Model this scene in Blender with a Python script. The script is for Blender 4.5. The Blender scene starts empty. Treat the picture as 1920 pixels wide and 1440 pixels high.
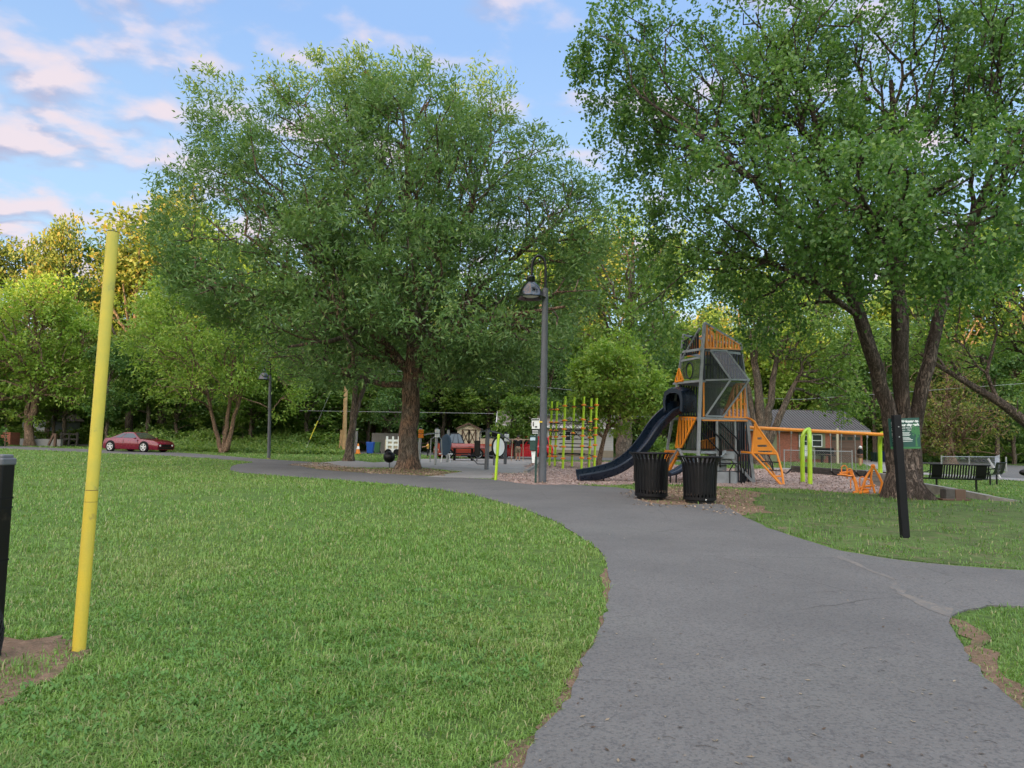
import bpy, bmesh, math, random
import numpy as np
from mathutils import Vector, Matrix, geometry
sc = bpy.context.scene
COL = sc.collection
R = math.radians
# ------------------------------------------------------------------ camera
CAMH, F, PITCH, ROLL = 1.55, 1330.0, R(4.3), R(1.15)
_f = Vector((0, math.cos(PITCH), math.sin(PITCH)))
_u0 = Vector((0, -math.sin(PITCH), math.cos(PITCH)))
_r = Vector((1, 0, 0)) * math.cos(ROLL) + _u0 * math.sin(ROLL)
_u = Vector((-1, 0, 0)) * math.sin(ROLL) + _u0 * math.cos(ROLL)
CP = Vector((0, 0, CAMH))
cam = bpy.data.cameras.new('camera')
cam.lens = F / 1920 * 36; cam.sensor_width = 36; cam.clip_start = 0.1; cam.clip_end = 3000
co = bpy.data.objects.new('camera', cam); COL.objects.link(co)
m = Matrix.Identity(4)
for i in range(3):
    m[i][0] = _r[i]; m[i][1] = _u[i]; m[i][2] = -_f[i]; m[i][3] = CP[i]
co.matrix_world = m
sc.camera = co
# ------------------------------------------------------------------ light
SUN_EL, SUN_AZ = R(8.0), R(197)          # azimuth clockwise from +Y (the view direction)
sv = Vector((math.sin(SUN_AZ) * math.cos(SUN_EL), math.cos(SUN_AZ) * math.cos(SUN_EL), math.sin(SUN_EL)))
sl = bpy.data.lights.new('sun', 'SUN'); sl.energy = 4.6; sl.angle = R(0.6); sl.color = (1.0, 0.63, 0.25)
so = bpy.data.objects.new('sun', sl); COL.objects.link(so)
so.rotation_euler = sv.to_track_quat('Z', 'Y').to_euler()
so.location = (0, -20, 60)
sc.view_settings.view_transform = 'Standard'
sc.view_settings.look = 'None'
sc.view_settings.gamma = 1
sc.view_settings.exposure = 1.68
try:
    sc.cycles.use_denoising = True
    sc.cycles.max_bounces = 6; sc.cycles.transparent_max_bounces = 8
    sc.cycles.diffuse_bounces = 3; sc.cycles.transmission_bounces = 4; sc.cycles.glossy_bounces = 2
except Exception: pass

def lin(c):
    def g(v):
        v /= 255.0
        return v / 12.92 if v <= 0.04045 else ((v + 0.055) / 1.055) ** 2.4
    return (g(c[0]), g(c[1]), g(c[2]), 1)

class NT:
    def __init__(s, tree): s.t = tree; s.n = tree.nodes; s.l = tree.links
    def new(s, ty, **kw):
        nd = s.n.new(ty)
        for k, v in kw.items():
            if k.startswith('_'): setattr(nd, k[1:], v)
            else:
                key = int(k[1:]) if k[0] == 'i' and k[1:].isdigit() else k.replace('__', ' ')
                if hasattr(v, 'is_output') or isinstance(v, bpy.types.NodeSocket): s.l.new(v, nd.inputs[key])
                else: nd.inputs[key].default_value = v
        return nd
    def math(s, op, a, b=0.0, c=0.0, clamp=False):
        nd = s.n.new('ShaderNodeMath'); nd.operation = op; nd.use_clamp = clamp
        for i, v in enumerate((a, b, c)):
            if isinstance(v, bpy.types.NodeSocket): s.l.new(v, nd.inputs[i])
            else: nd.inputs[i].default_value = v
        return nd.outputs[0]
    def mix(s, f, a, b, mode='MIX'):
        nd = s.n.new('ShaderNodeMix'); nd.data_type = 'RGBA'; nd.blend_type = mode
        for k, v in ((0, f), (6, a), (7, b)):
            if isinstance(v, bpy.types.NodeSocket): s.l.new(v, nd.inputs[k])
            else: nd.inputs[k].default_value = v
        return nd.outputs[2]
    def ramp(s, f, stops):
        nd = s.n.new('ShaderNodeValToRGB'); s.l.new(f, nd.inputs[0])
        cr = nd.color_ramp
        while len(cr.elements) < len(stops): cr.elements.new(0.5)
        for e, (p, c) in zip(cr.elements, stops):
            e.position = p; e.color = c if len(c) == 4 else (*c, 1)
        return nd.outputs[0]
    def noise(s, vec, scale, detail=4, rough=0.55, dist=0.0):
        nd = s.n.new('ShaderNodeTexNoise'); s.l.new(vec, nd.inputs['Vector'])
        nd.inputs['Scale'].default_value = scale; nd.inputs['Detail'].default_value = detail
        nd.inputs['Roughness'].default_value = rough; nd.inputs['Distortion'].default_value = dist
        return nd.outputs[0]
# ---- world: Nishita sky with evening clouds
w = bpy.data.worlds.new('World'); sc.world = w; w.use_nodes = True
w.node_tree.nodes.clear(); N = NT(w.node_tree)
out = N.new('ShaderNodeOutputWorld')
sky = N.new('ShaderNodeTexSky'); sky.sky_type = 'NISHITA'; sky.sun_disc = False
sky.sun_elevation = SUN_EL; sky.sun_rotation = SUN_AZ; sky.altitude = 600; sky.air_density = 1.0; sky.dust_density = 1.0; sky.ozone_density = 1.5
tc = N.new('ShaderNodeTexCoord')
sp = N.new('ShaderNodeSeparateXYZ', i0=tc.outputs['Generated'])
zz = N.math('ADD', N.math('MAXIMUM', sp.outputs[2], 0.0), 0.22)
cx = N.math('DIVIDE', sp.outputs[0], zz); cy = N.math('DIVIDE', sp.outputs[1], zz)
cv = N.new('ShaderNodeCombineXYZ', i0=cx, i1=cy, i2=0.0).outputs[0]
mp = N.new('ShaderNodeMapping', i0=cv); mp.inputs['Rotation'].default_value = (0, 0, R(-28)); mp.inputs['Scale'].default_value = (1.0, 1.2, 1); mp.inputs['Location'].default_value = (0.9, 0.2, 0)
n1 = N.noise(mp.outputs[0], 4.9, 8, 0.5, 0.12)
mp2 = N.new('ShaderNodeMapping', i0=mp.outputs[0]); mp2.inputs['Location'].default_value = (0.015, -0.07, 0)
n2 = N.noise(mp2.outputs[0], 4.9, 8, 0.5, 0.12)
# more cloud towards the left of the view, wisps elsewhere
az = N.math('ARCTAN2', sp.outputs[0], sp.outputs[1])
thr = N.new('ShaderNodeMapRange', i0=az, i1=-0.60, i2=-0.22, i3=0.075, i4=-0.035).outputs[0]
nd_ = N.math('ADD', n1, thr)
mask = N.new('ShaderNodeMapRange', i0=nd_, i1=0.46, i2=0.68, i3=0.0, i4=0.92); mask.interpolation_type = 'SMOOTHSTEP'; mask = mask.outputs[0]
lit = N.math('SUBTRACT', n2, n1)
litf = N.new('ShaderNodeMapRange', i0=lit, i1=-0.03, i2=0.07, i3=0.9, i4=0.0).outputs[0]
CL_DARK, CL_LIT = (0.155, 0.158, 0.215, 1), (0.30, 0.256, 0.268, 1)
cloud = N.mix(litf, CL_DARK, CL_LIT)
hsv = N.new('ShaderNodeHueSaturation', Saturation=1.0, Value=1.0, Color=sky.outputs[0])
bsky = N.mix(1.0, hsv.outputs[0], (0.115, 0.115, 0.115, 1), 'MULTIPLY')
bsky = N.mix(0.82, bsky, N.mix(N.new('ShaderNodeMapRange', i0=sp.outputs[2], i1=0.12, i2=0.5).outputs[0], (0.185, 0.26, 0.325, 1), (0.112, 0.178, 0.305, 1)))
col = N.mix(mask, bsky, cloud)
# sky brightened overhead and behind the camera, added to light the ground
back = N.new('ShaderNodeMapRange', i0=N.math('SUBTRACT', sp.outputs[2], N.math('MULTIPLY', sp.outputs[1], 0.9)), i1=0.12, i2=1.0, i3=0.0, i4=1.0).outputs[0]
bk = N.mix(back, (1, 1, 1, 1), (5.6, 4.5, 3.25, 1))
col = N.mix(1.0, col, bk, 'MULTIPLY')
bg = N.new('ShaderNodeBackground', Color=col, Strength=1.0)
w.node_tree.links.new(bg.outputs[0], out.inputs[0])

# ------------------------------------------------------------------ pixel -> world
def ray(px, py): return (_f * F + _r * (px - 960) - _u * (py - 720)).normalized()
def at(px, py, Y):
    d = ray(px, py); return CP + d * (Y / d.y)
def G(px, py, z=0.0):
    d = ray(px, py); p = CP + d * ((z - CAMH) / d.z); return Vector((p.x, p.y, z))
def onplane(px, py, A, B):
    "point of the pixel ray on the vertical plane through A and B"
    n = Vector((B.y - A.y, A.x - B.x, 0)); d = ray(px, py)
    return CP + d * ((A - CP).dot(n) / d.dot(n))
def X3(px, Y): return at(px, 820, Y).x
# ------------------------------------------------------------------ object helpers
def tag(o, label=None, cat=None, group=None, kind=None):
    if label: o['label'] = label
    if cat: o['category'] = cat
    if group: o['group'] = group
    if kind: o['kind'] = kind
    return o
def empty(name, loc, label, cat, group=None, rz=0):
    o = bpy.data.objects.new(name, None); COL.objects.link(o); o.location = loc; o.rotation_euler.z = rz
    o.empty_display_size = 0.2
    return tag(o, label, cat, group)
def kids(o): return [c for c in bpy.data.objects if c.parent == o]
def rootloc(o):
    v = Vector((0, 0, 0))
    while o is not None: v = v + o.location; o = o.parent
    return v
def link(name, me, mat, parent=None, origin=None, smooth=False):
    o = bpy.data.objects.new(name, me); COL.objects.link(o)
    if mat is not None and not me.materials: me.materials.append(mat)
    if parent is not None: o.parent = parent
    off = rootloc(parent) if parent is not None else (Vector(origin) if origin is not None else Vector((0, 0, 0)))
    if off.length > 0: me.transform(Matrix.Translation(-off))
    if parent is None and origin is not None: o.location = origin
    if smooth: me.shade_smooth()
    return o
def copy_tree(o, parent=None):
    c = o.copy(); COL.objects.link(c); c.parent = parent
    for ch in kids(o): copy_tree(ch, c)
    return c
def frames(pts):
    P = [Vector(p) for p in pts]; n = len(P); T = []
    for i in range(n):
        a = P[max(i - 1, 0)]; b = P[min(i + 1, n - 1)]
        t = (b - a); T.append(t.normalized() if t.length > 1e-9 else Vector((0, 0, 1)))
    ref = Vector((0, 0, 1)) if abs(T[0].z) < 0.9 else Vector((1, 0, 0))
    u = T[0].cross(ref).normalized(); out = []
    for t in T:
        u = (u - t * u.dot(t)); u = u.normalized() if u.length > 1e-6 else t.orthogonal().normalized()
        out.append((t, u, t.cross(u)))
    return P, out
class MB:
    def __init__(s): s.v = []; s.f = []
    def add(s, vs, fs):
        k = len(s.v); s.v += [Vector(v) for v in vs]; s.f += [tuple(i + k for i in f) for f in fs]; return s
    def box(s, c, size, rot=None):
        c = Vector(c); h = Vector(size) / 2; rot = rot or Matrix.Identity(3)
        vs = [c + rot @ Vector((x * h.x, y * h.y, z * h.z)) for x in (-1, 1) for y in (-1, 1) for z in (-1, 1)]
        return s.add(vs, [(0, 1, 3, 2), (4, 6, 7, 5), (0, 4, 5, 1), (2, 3, 7, 6), (0, 2, 6, 4), (1, 5, 7, 3)])
    def beam(s, p, q, w, h, up=(0, 0, 1)):
        p = Vector(p); q = Vector(q); t = (q - p).normalized(); up = Vector(up)
        if abs(t.dot(up)) > 0.98: up = Vector((1, 0, 0)) if abs(t.x) < 0.9 else Vector((0, 1, 0))
        a = t.cross(up).normalized() * w / 2; b = a.cross(t).normalized() * h / 2
        vs = [e + i * a + j * b for e in (p, q) for i, j in ((-1, -1), (1, -1), (1, 1), (-1, 1))]
        return s.add(vs, [(0, 1, 2, 3), (7, 6, 5, 4), (0, 4, 5, 1), (1, 5, 6, 2), (2, 6, 7, 3), (3, 7, 4, 0)])
    def tube(s, pts, r, n=8, cap=True, squash=1.0):
        P, fr = frames(pts); rs = r if hasattr(r, '__len__') else [r] * len(P); vs = []; fs = []
        for p, (t, u, b), rr in zip(P, fr, rs):
            for k in range(n):
                a = 2 * math.pi * k / n; vs.append(p + u * math.cos(a) * rr + b * math.sin(a) * rr * squash)
        for i in range(len(P) - 1):
            for k in range(n):
                k2 = (k + 1) % n; fs.append((i * n + k, i * n + k2, (i + 1) * n + k2, (i + 1) * n + k))
        if cap: fs.append(tuple(range(n))[::-1]); fs.append(tuple((len(P) - 1) * n + k for k in range(n)))
        return s.add(vs, fs)
    def lathe(s, prof, c=(0, 0, 0), n=24, M=None):
        c = Vector(c); vs = []; fs = []
        for r_, z in prof:
            for k in range(n):
                a = 2 * math.pi * k / n; v = Vector((r_ * math.cos(a), r_ * math.sin(a), z)); vs.append(c + (M @ v if M else v))
        for i in range(len(prof) - 1):
            for k in range(n):
                k2 = (k + 1) % n; fs.append((i * n + k, i * n + k2, (i + 1) * n + k2, (i + 1) * n + k))
        return s.add(vs, fs)
    def prism(s, pts, th):
        "planar outline given thickness vector th (both sides)"
        P = [Vector(p) for p in pts]; th = Vector(th); n = len(P)
        vs = [p - th / 2 for p in P] + [p + th / 2 for p in P]
        tri = geometry.tessellate_polygon([P])
        fs = [tuple(t) for t in tri] + [tuple(i + n for i in t)[::-1] for t in tri]
        fs += [(i, (i + 1) % n, n + (i + 1) % n, n + i) for i in range(n)]
        return s.add(vs, fs)
    def ell(s, c, r, n=12, m_=8, M=None):
        r = Vector(r) if hasattr(r, '__len__') else Vector((r, r, r)); c = Vector(c); vs = []; fs = []
        for i in range(m_ + 1):
            th = math.pi * i / m_
            for k in range(n):
                a = 2 * math.pi * k / n; v = Vector((r.x * math.sin(th) * math.cos(a), r.y * math.sin(th) * math.sin(a), r.z * math.cos(th))); vs.append(c + (M @ v if M else v))
        for i in range(m_):
            for k in range(n):
                k2 = (k + 1) % n; fs.append((i * n + k, (i + 1) * n + k, (i + 1) * n + k2, i * n + k2))
        return s.add(vs, fs)
    def build(s, name, mat, parent=None, origin=None, smooth=False, bevel=0):
        me = bpy.data.meshes.new(name); me.from_pydata([tuple(v) for v in s.v], [], s.f)
        bm = bmesh.new(); bm.from_mesh(me); bmesh.ops.remove_doubles(bm, verts=bm.verts, dist=1e-5)
        bmesh.ops.recalc_face_normals(bm, faces=bm.faces); bm.to_mesh(me); bm.free()
        o = link(name, me, mat, parent, origin)
        if smooth:
            me.shade_smooth()
            try: me.set_sharp_from_angle(angle=R(40))
            except Exception: pass
        if bevel:
            b = o.modifiers.new('bevel', 'BEVEL'); b.width = bevel; b.segments = 2; b.limit_method = 'ANGLE'
        return o
def arc(c, r, a0, a1, n, ux=(1, 0, 0), uy=(0, 0, 1)):
    c = Vector(c); ux = Vector(ux); uy = Vector(uy)
    return [c + ux * r * math.cos(a0 + (a1 - a0) * i / n) + uy * r * math.sin(a0 + (a1 - a0) * i / n) for i in range(n + 1)]
def npmesh(name, V, quads):
    me = bpy.data.meshes.new(name); k = quads.shape[1]
    me.vertices.add(len(V)); me.vertices.foreach_set('co', V.astype(np.float32).ravel())
    me.loops.add(quads.size); me.loops.foreach_set('vertex_index', quads.astype(np.int32).ravel())
    me.polygons.add(len(quads)); me.polygons.foreach_set('loop_start', np.arange(0, quads.size, k, dtype=np.int32))
    me.update(calc_edges=True); return me
# ------------------------------------------------------------------ materials
_mats = {}
def pmat(name, col, rough=0.6, metal=0.0, var=0.12, vscale=3.0, bump=0.0, bscale=40.0, spec=0.5, coat=0.0, col2=None, trans=0.0, fine=0.0, wear=None):
    if name in _mats: return _mats[name]
    mt = bpy.data.materials.new(name); mt.use_nodes = True; N = NT(mt.node_tree); N.n.clear()
    o = N.new('ShaderNodeOutputMaterial'); b = N.new('ShaderNodeBsdfPrincipled')
    tc = N.new('ShaderNodeTexCoord'); ob = tc.outputs['Object']
    c = col if len(col) == 4 else (*col, 1)
    c2 = (col2 if len(col2) == 4 else (*col2, 1)) if col2 else tuple(x * (1 - var) for x in c[:3]) + (1,)
    f = N.new('ShaderNodeMapRange', i0=N.noise(ob, vscale, 6, 0.6), i1=0.35, i2=0.65).outputs[0]
    cc = N.mix(f, c, c2)
    if fine:
        cc = N.mix(N.math('MULTIPLY', N.noise(ob, bscale * 2.3, 3, 0.7), fine), cc, tuple(x * 0.35 for x in c[:3]) + (1,))
    if wear:
        wf = N.new('ShaderNodeMapRange', i0=N.noise(ob, vscale * 3.1, 8, 0.7), i1=0.60, i2=0.70, i3=0, i4=0.8).outputs[0]
        cc = N.mix(wf, cc, (*wear, 1))
    N.l.new(cc, b.inputs['Base Color'])
    rr = N.new('ShaderNodeMapRange', i0=N.noise(ob, vscale * 2.3, 5, 0.6), i3=max(rough - 0.1, 0.02), i4=min(rough + 0.12, 1)).outputs[0]
    N.l.new(rr, b.inputs['Roughness']); b.inputs['Metallic'].default_value = metal
    b.inputs['Specular IOR Level'].default_value = spec; b.inputs['Coat Weight'].default_value = coat
    b.inputs['Coat Roughness'].default_value = 0.05
    if trans: b.inputs['Transmission Weight'].default_value = trans
    if bump:
        bp = N.new('ShaderNodeBump', Height=N.noise(ob, bscale, 5, 0.65), Strength=bump, Distance=0.02); N.l.new(bp.outputs[0], b.inputs['Normal'])
    N.l.new(b.outputs[0], o.inputs[0]); _mats[name] = mt; return mt
def bark(name, c1, c2, zs=5.0, sc_=9.0, depth=0.05):
    if name in _mats: return _mats[name]
    mt = bpy.data.materials.new(name); mt.use_nodes = True; N = NT(mt.node_tree); N.n.clear()
    o = N.new('ShaderNodeOutputMaterial'); b = N.new('ShaderNodeBsdfPrincipled'); ob = N.new('ShaderNodeTexCoord').outputs['Object']
    mp = N.new('ShaderNodeMapping', i0=ob); mp.inputs['Scale'].default_value = (1, 1, 1 / zs)
    nz = N.noise(mp.outputs[0], sc_ * 1.5, 7, 0.7, 0.6)
    nz2 = N.noise(mp.outputs[0], sc_ * 0.8, 8, 0.75, 1.6)
    rid = N.new('ShaderNodeMapRange', i0=N.math('ABSOLUTE', N.math('SUBTRACT', nz2, 0.5)), i1=0.0, i2=0.07).outputs[0]
    h = N.math('ADD', N.math('MULTIPLY', rid, 0.45), nz)
    f = N.new('ShaderNodeMapRange', i0=h, i1=0.55, i2=1.0).outputs[0]
    cc = N.mix(f, tuple(x * 0.22 for x in c1[:3]) + (1,), N.mix(N.new('ShaderNodeMapRange', i0=N.noise(ob, 1.1, 4), i1=0.4, i2=0.6).outputs[0], (*c1, 1), (*c2, 1)))
    N.l.new(cc, b.inputs['Base Color']); b.inputs['Roughness'].default_value = 0.9; b.inputs['Specular IOR Level'].default_value = 0.2
    bp = N.new('ShaderNodeBump', Height=h, Strength=1.0, Distance=depth); N.l.new(bp.outputs[0], b.inputs['Normal'])
    N.l.new(b.outputs[0], o.inputs[0]); _mats[name] = mt; return mt
def leafmat(name, c1, c2, c3=None, tr=0.35, ns=0.5, f3=0.15, rough=0.5, ns2=0, c4=(0.1, 0.1, 0.03)):
    if name in _mats: return _mats[name]
    mt = bpy.data.materials.new(name); mt.use_nodes = True; N = NT(mt.node_tree); N.n.clear()
    o = N.new('ShaderNodeOutputMaterial'); g = N.new('ShaderNodeNewGeometry'); ob = N.new('ShaderNodeTexCoord').outputs['Object']
    rp = g.outputs['Random Per Island']
    f = N.math('ADD', N.math('MULTIPLY', rp, 0.4), N.new('ShaderNodeMapRange', i0=N.noise(ob, ns, 3), i1=0.35, i2=0.65, i3=0, i4=0.6).outputs[0])
    cc = N.mix(f, (*c1, 1), (*c2, 1))
    if ns2: cc = N.mix(N.new('ShaderNodeMapRange', i0=N.noise(ob, ns2, 4, 0.6), i1=0.5, i2=0.68, i3=0, i4=0.75).outputs[0], cc, (*c4, 1))
    if c3: cc = N.mix(N.math('GREATER_THAN', N.math('FRACT', N.math('MULTIPLY', rp, 7.31)), 1 - f3), cc, (*c3, 1))
    b = N.new('ShaderNodeBsdfPrincipled'); N.l.new(cc, b.inputs['Base Color']); b.inputs['Roughness'].default_value = rough; b.inputs['Specular IOR Level'].default_value = 0.35
    t = N.new('ShaderNodeBsdfTranslucent'); N.l.new(N.mix(1.0, cc, (1.25, 1.35, 0.7, 1), 'MULTIPLY'), t.inputs[0])
    ms = N.new('ShaderNodeMixShader', i0=tr); N.l.new(b.outputs[0], ms.inputs[1]); N.l.new(t.outputs[0], ms.inputs[2])
    N.l.new(ms.outputs[0], o.inputs[0]); _mats[name] = mt; return mt
# ------------------------------------------------------------------ noise
_rt = np.random.default_rng(5).random((24, 24, 24))
def noise3(P, s):
    Q = P * s; I = np.floor(Q).astype(int); Fq = Q - I; Fq = Fq * Fq * (3 - 2 * Fq); I %= 24; J = (I + 1) % 24
    x0, y0, z0 = I.T; x1, y1, z1 = J.T; fx, fy, fz = Fq.T
    c = lambda a, b, d: _rt[a, b, d]
    return ((c(x0,y0,z0)*(1-fx)+c(x1,y0,z0)*fx)*(1-fy)+(c(x0,y1,z0)*(1-fx)+c(x1,y1,z0)*fx)*fy)*(1-fz)+((c(x0,y0,z1)*(1-fx)+c(x1,y0,z1)*fx)*(1-fy)+(c(x0,y1,z1)*(1-fx)+c(x1,y1,z1)*fx)*fy)*fz
# ------------------------------------------------------------------ ground, path, pads
def groundmat(name, layers, bump=0.3, bscale=30, rough=0.95, fine=None):
    mt = bpy.data.materials.new(name); mt.use_nodes = True; N = NT(mt.node_tree); N.n.clear()
    o = N.new('ShaderNodeOutputMaterial'); b = N.new('ShaderNodeBsdfPrincipled'); ob = N.new('ShaderNodeTexCoord').outputs['Object']
    cc = (*layers[0][0], 1)
    for c, scale, lo, hi, amt in layers[1:]:
        f = N.new('ShaderNodeMapRange', i0=N.noise(ob, scale, 6, 0.65), i1=lo, i2=hi, i3=0, i4=amt).outputs[0]
        cc = N.mix(f, cc, (*c, 1))
    if name == 'asphalt':
        wv = N.new('ShaderNodeMixRGB', Fac=0.12, Color1=ob, Color2=N.new('ShaderNodeTexNoise', Vector=ob, Scale=2.2, Detail=6.0).outputs[1]).outputs[0]
        v = N.new('ShaderNodeTexVoronoi', Vector=wv, Scale=0.42); v.feature = 'DISTANCE_TO_EDGE'
        ck = N.math('MULTIPLY', N.math('LESS_THAN', v.outputs[0], 0.0022), N.new('ShaderNodeMapRange', i0=N.noise(ob, 0.35, 3), i1=0.48, i2=0.58).outputs[0])
        cc = N.mix(N.math('MULTIPLY', ck, 0.5), cc, (0.035, 0.033, 0.03, 1))
    N.l.new(cc, b.inputs['Base Color']); b.inputs['Roughness'].default_value = rough; b.inputs['Specular IOR Level'].default_value = 0.25
    bp = N.new('ShaderNodeBump', Height=N.noise(ob, bscale, 6, 0.7), Strength=bump, Distance=0.03); N.l.new(bp.outputs[0], b.inputs['Normal'])
    N.l.new(b.outputs[0], o.inputs[0]); _mats[name] = mt; return mt
M_lawn = groundmat('lawn_soil', [((0.10, 0.18, 0.032),), ((0.07, 0.135, 0.025), 0.35, 0.4, 0.6, 0.7), ((0.14, 0.205, 0.045), 0.12, 0.45, 0.6, 0.7), ((0.035, 0.06, 0.015), 9, 0.45, 0.6, 0.6), ((0.15, 0.13, 0.07), 1.1, 0.62, 0.72, 0.5), ((0.03, 0.05, 0.012), 60, 0.5, 0.6, 0.5)], 0.8, 45)
M_asph = groundmat('asphalt', [((0.136, 0.133, 0.127),), ((0.106, 0.104, 0.100), 0.5, 0.4, 0.62, 0.8), ((0.145, 0.144, 0.134), 0.23, 0.5, 0.62, 0.7), ((0.06, 0.06, 0.063), 42, 0.5, 0.6, 0.6), ((0.22, 0.22, 0.22), 55, 0.60, 0.68, 0.55), ((0.06, 0.058, 0.06), 3.5, 0.6, 0.72, 0.45), ((0.20, 0.17, 0.14), 0.9, 0.66, 0.74, 0.5)], 0.5, 45, 0.85)
M_dirt = groundmat('dirt', [((0.23, 0.15, 0.10),), ((0.15, 0.10, 0.065), 3, 0.4, 0.6, 0.8), ((0.30, 0.21, 0.14), 11, 0.5, 0.65, 0.6), ((0.09, 0.07, 0.04), 40, 0.52, 0.62, 0.7), ((0.07, 0.10, 0.03), 1.7, 0.55, 0.62, 0.5)], 0.9, 60)
M_litter = groundmat('leaf_litter', [((0.25, 0.18, 0.125),), ((0.17, 0.115, 0.075), 2.5, 0.4, 0.6, 0.8), ((0.07, 0.09, 0.03), 0.9, 0.5, 0.6, 0.6), ((0.33, 0.25, 0.18), 25, 0.55, 0.62, 0.8), ((0.08, 0.06, 0.04), 40, 0.55, 0.62, 0.7)], 0.9, 50)
M_mulch = groundmat('wood_chips', [((0.40, 0.30, 0.265),), ((0.27, 0.18, 0.155), 6, 0.4, 0.6, 0.8), ((0.56, 0.46, 0.41), 14, 0.52, 0.62, 0.8), ((0.12, 0.08, 0.07), 17, 0.55, 0.63, 0.8), ((0.24, 0.17, 0.15), 0.6, 0.45, 0.6, 0.6)], 1.0, 35)
M_conc = groundmat('concrete', [((0.27, 0.26, 0.245),), ((0.22, 0.21, 0.20), 0.7, 0.4, 0.6, 0.7), ((0.32, 0.31, 0.29), 6, 0.5, 0.65, 0.5), ((0.16, 0.15, 0.14), 50, 0.58, 0.68, 0.4)], 0.3, 60)

M_sand = groundmat('sandy_film', [((0.165, 0.15, 0.13),), ((0.125, 0.123, 0.119), 7, 0.40, 0.54, 0.95), ((0.25, 0.21, 0.17), 14, 0.55, 0.65, 0.6)], 0.4, 50)
M_worn = groundmat('worn_grass', [((0.09, 0.15, 0.035),), ((0.20, 0.155, 0.105), 0.55, 0.58, 0.66, 0.85), ((0.05, 0.075, 0.02), 1.3, 0.45, 0.6, 0.7), ((0.15, 0.115, 0.075), 4, 0.52, 0.64, 0.7), ((0.04, 0.05, 0.02), 14, 0.52, 0.62, 0.6)], 0.9, 40)
def rough_ring(P, amp=0.05, step=0.25, seed=0):
    "closed outline resampled (Catmull-Rom) and made uneven"
    n = len(P); out = []; rnd = random.Random(seed)
    for i in range(n):
        p0, p1, p2, p3 = P[i - 1], P[i], P[(i + 1) % n], P[(i + 2) % n]
        L = (p2 - p1).length; k = max(1, min(60, int(L / max(step, 0.02 * p1.length))))
        sharp = L > 60
        for j in range(k):
            t = j / k
            if sharp: q = p1.lerp(p2, t)
            else:
                q = 0.5 * ((2 * p1) + (p2 - p0) * t + (2 * p0 - 5 * p1 + 4 * p2 - p3) * t * t + (3 * p1 - p0 - 3 * p2 + p3) * t ** 3)
            out.append(q + Vector((rnd.gauss(0, amp), rnd.gauss(0, amp), 0)))
    return out
def sheet(name, pix, z, mat, amp=0.04, step=0.25, seed=0, world=False, th=0.0, kind='structure', wav=0.0):
    P = [Vector((p[0], p[1], 0)) if world else G(*p) for p in pix]
    P = rough_ring(P, amp, step, seed) if step else P
    if wav: P = wavy(P, wav)
    me = bpy.data.meshes.new(name)
    tri = geometry.tessellate_polygon([P])
    n = len(P)
    if th:
        vs = [(p.x, p.y, z) for p in P] + [(p.x, p.y, z - th) for p in P]
        fs = [tuple(t) for t in tri] + [(i, (i + 1) % n, n + (i + 1) % n, n + i) for i in range(n)]
    else: vs = [(p.x, p.y, z) for p in P]; fs = [tuple(t) for t in tri]
    me.from_pydata(vs, [], fs)
    bm = bmesh.new(); bm.from_mesh(me)
    for f in bm.faces:
        f.normal_update()
        if abs(f.normal.z) > 0.5 and f.normal.z < 0: f.normal_flip()
    bm.to_mesh(me); bm.free()
    o = link(name, me, mat); tag(o, kind=kind)
    return o, np.array([(p.x, p.y) for p in P])
def wavy(P, amp, fq=1.3):
    A = np.array([(p.x, p.y, 0) for p in P]); a = noise3(A + 11, fq) - .5; b = noise3(A + 37, fq) - .5; c = noise3(A + 3, fq * 4) - .5; d = noise3(A + 61, fq * 4) - .5
    return [Vector((p.x + amp * (2 * a[i] + .9 * c[i]), p.y + amp * (2 * b[i] + .9 * d[i]), 0)) for i, p in enumerate(P)]
def inpoly(pts, poly):
    x, y = pts[:, 0], pts[:, 1]; res = np.zeros(len(pts), bool); j = len(poly) - 1
    for i in range(len(poly)):
        xi, yi = poly[i]; xj, yj = poly[j]
        c = ((yi > y) != (yj > y)) & (x < (xj - xi) * (y - yi) / ((yj - yi) + 1e-12) + xi); res ^= c; j = i
    return res
# terrain: flat around the park, shading ridge added behind the camera, hills beyond the trees
def terrain():
    xs = np.concatenate([np.linspace(-900, -160, 12), np.linspace(-130, 130, 27), np.linspace(160, 900, 12)])
    ys = np.concatenate([np.linspace(-700, -150, 23), np.linspace(-130, 130, 27), np.linspace(150, 1200, 22)])
    V = []; nx = len(xs)
    for y in ys:
        for x in xs:
            z = 0.0
            if y < -110: z = 66 * (1 / (1 + math.exp(-(-y - 200) / 26))) * (1 + 0.03 * math.sin(x * 0.013 + 1) + 0.02 * math.sin(x * 0.041)) 
            if y > 120: z += min((y - 120) * 0.10, 24) * (1 + 0.3 * math.sin(x * 0.01))
            if y > 0 and x > 60 and y>40: z += min((x - 60) * 0.06, 8)
            V.append((x, y, z))
    V = np.array(V); q = np.array([(j * nx + i, j * nx + i + 1, (j + 1) * nx + i + 1, (j + 1) * nx + i) for j in range(len(ys) - 1) for i in range(nx - 1)])
    me = npmesh('ground', V, q); me.shade_smooth(); o = link('ground', me, M_lawn); tag(o, kind='structure')
terrain()
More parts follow.
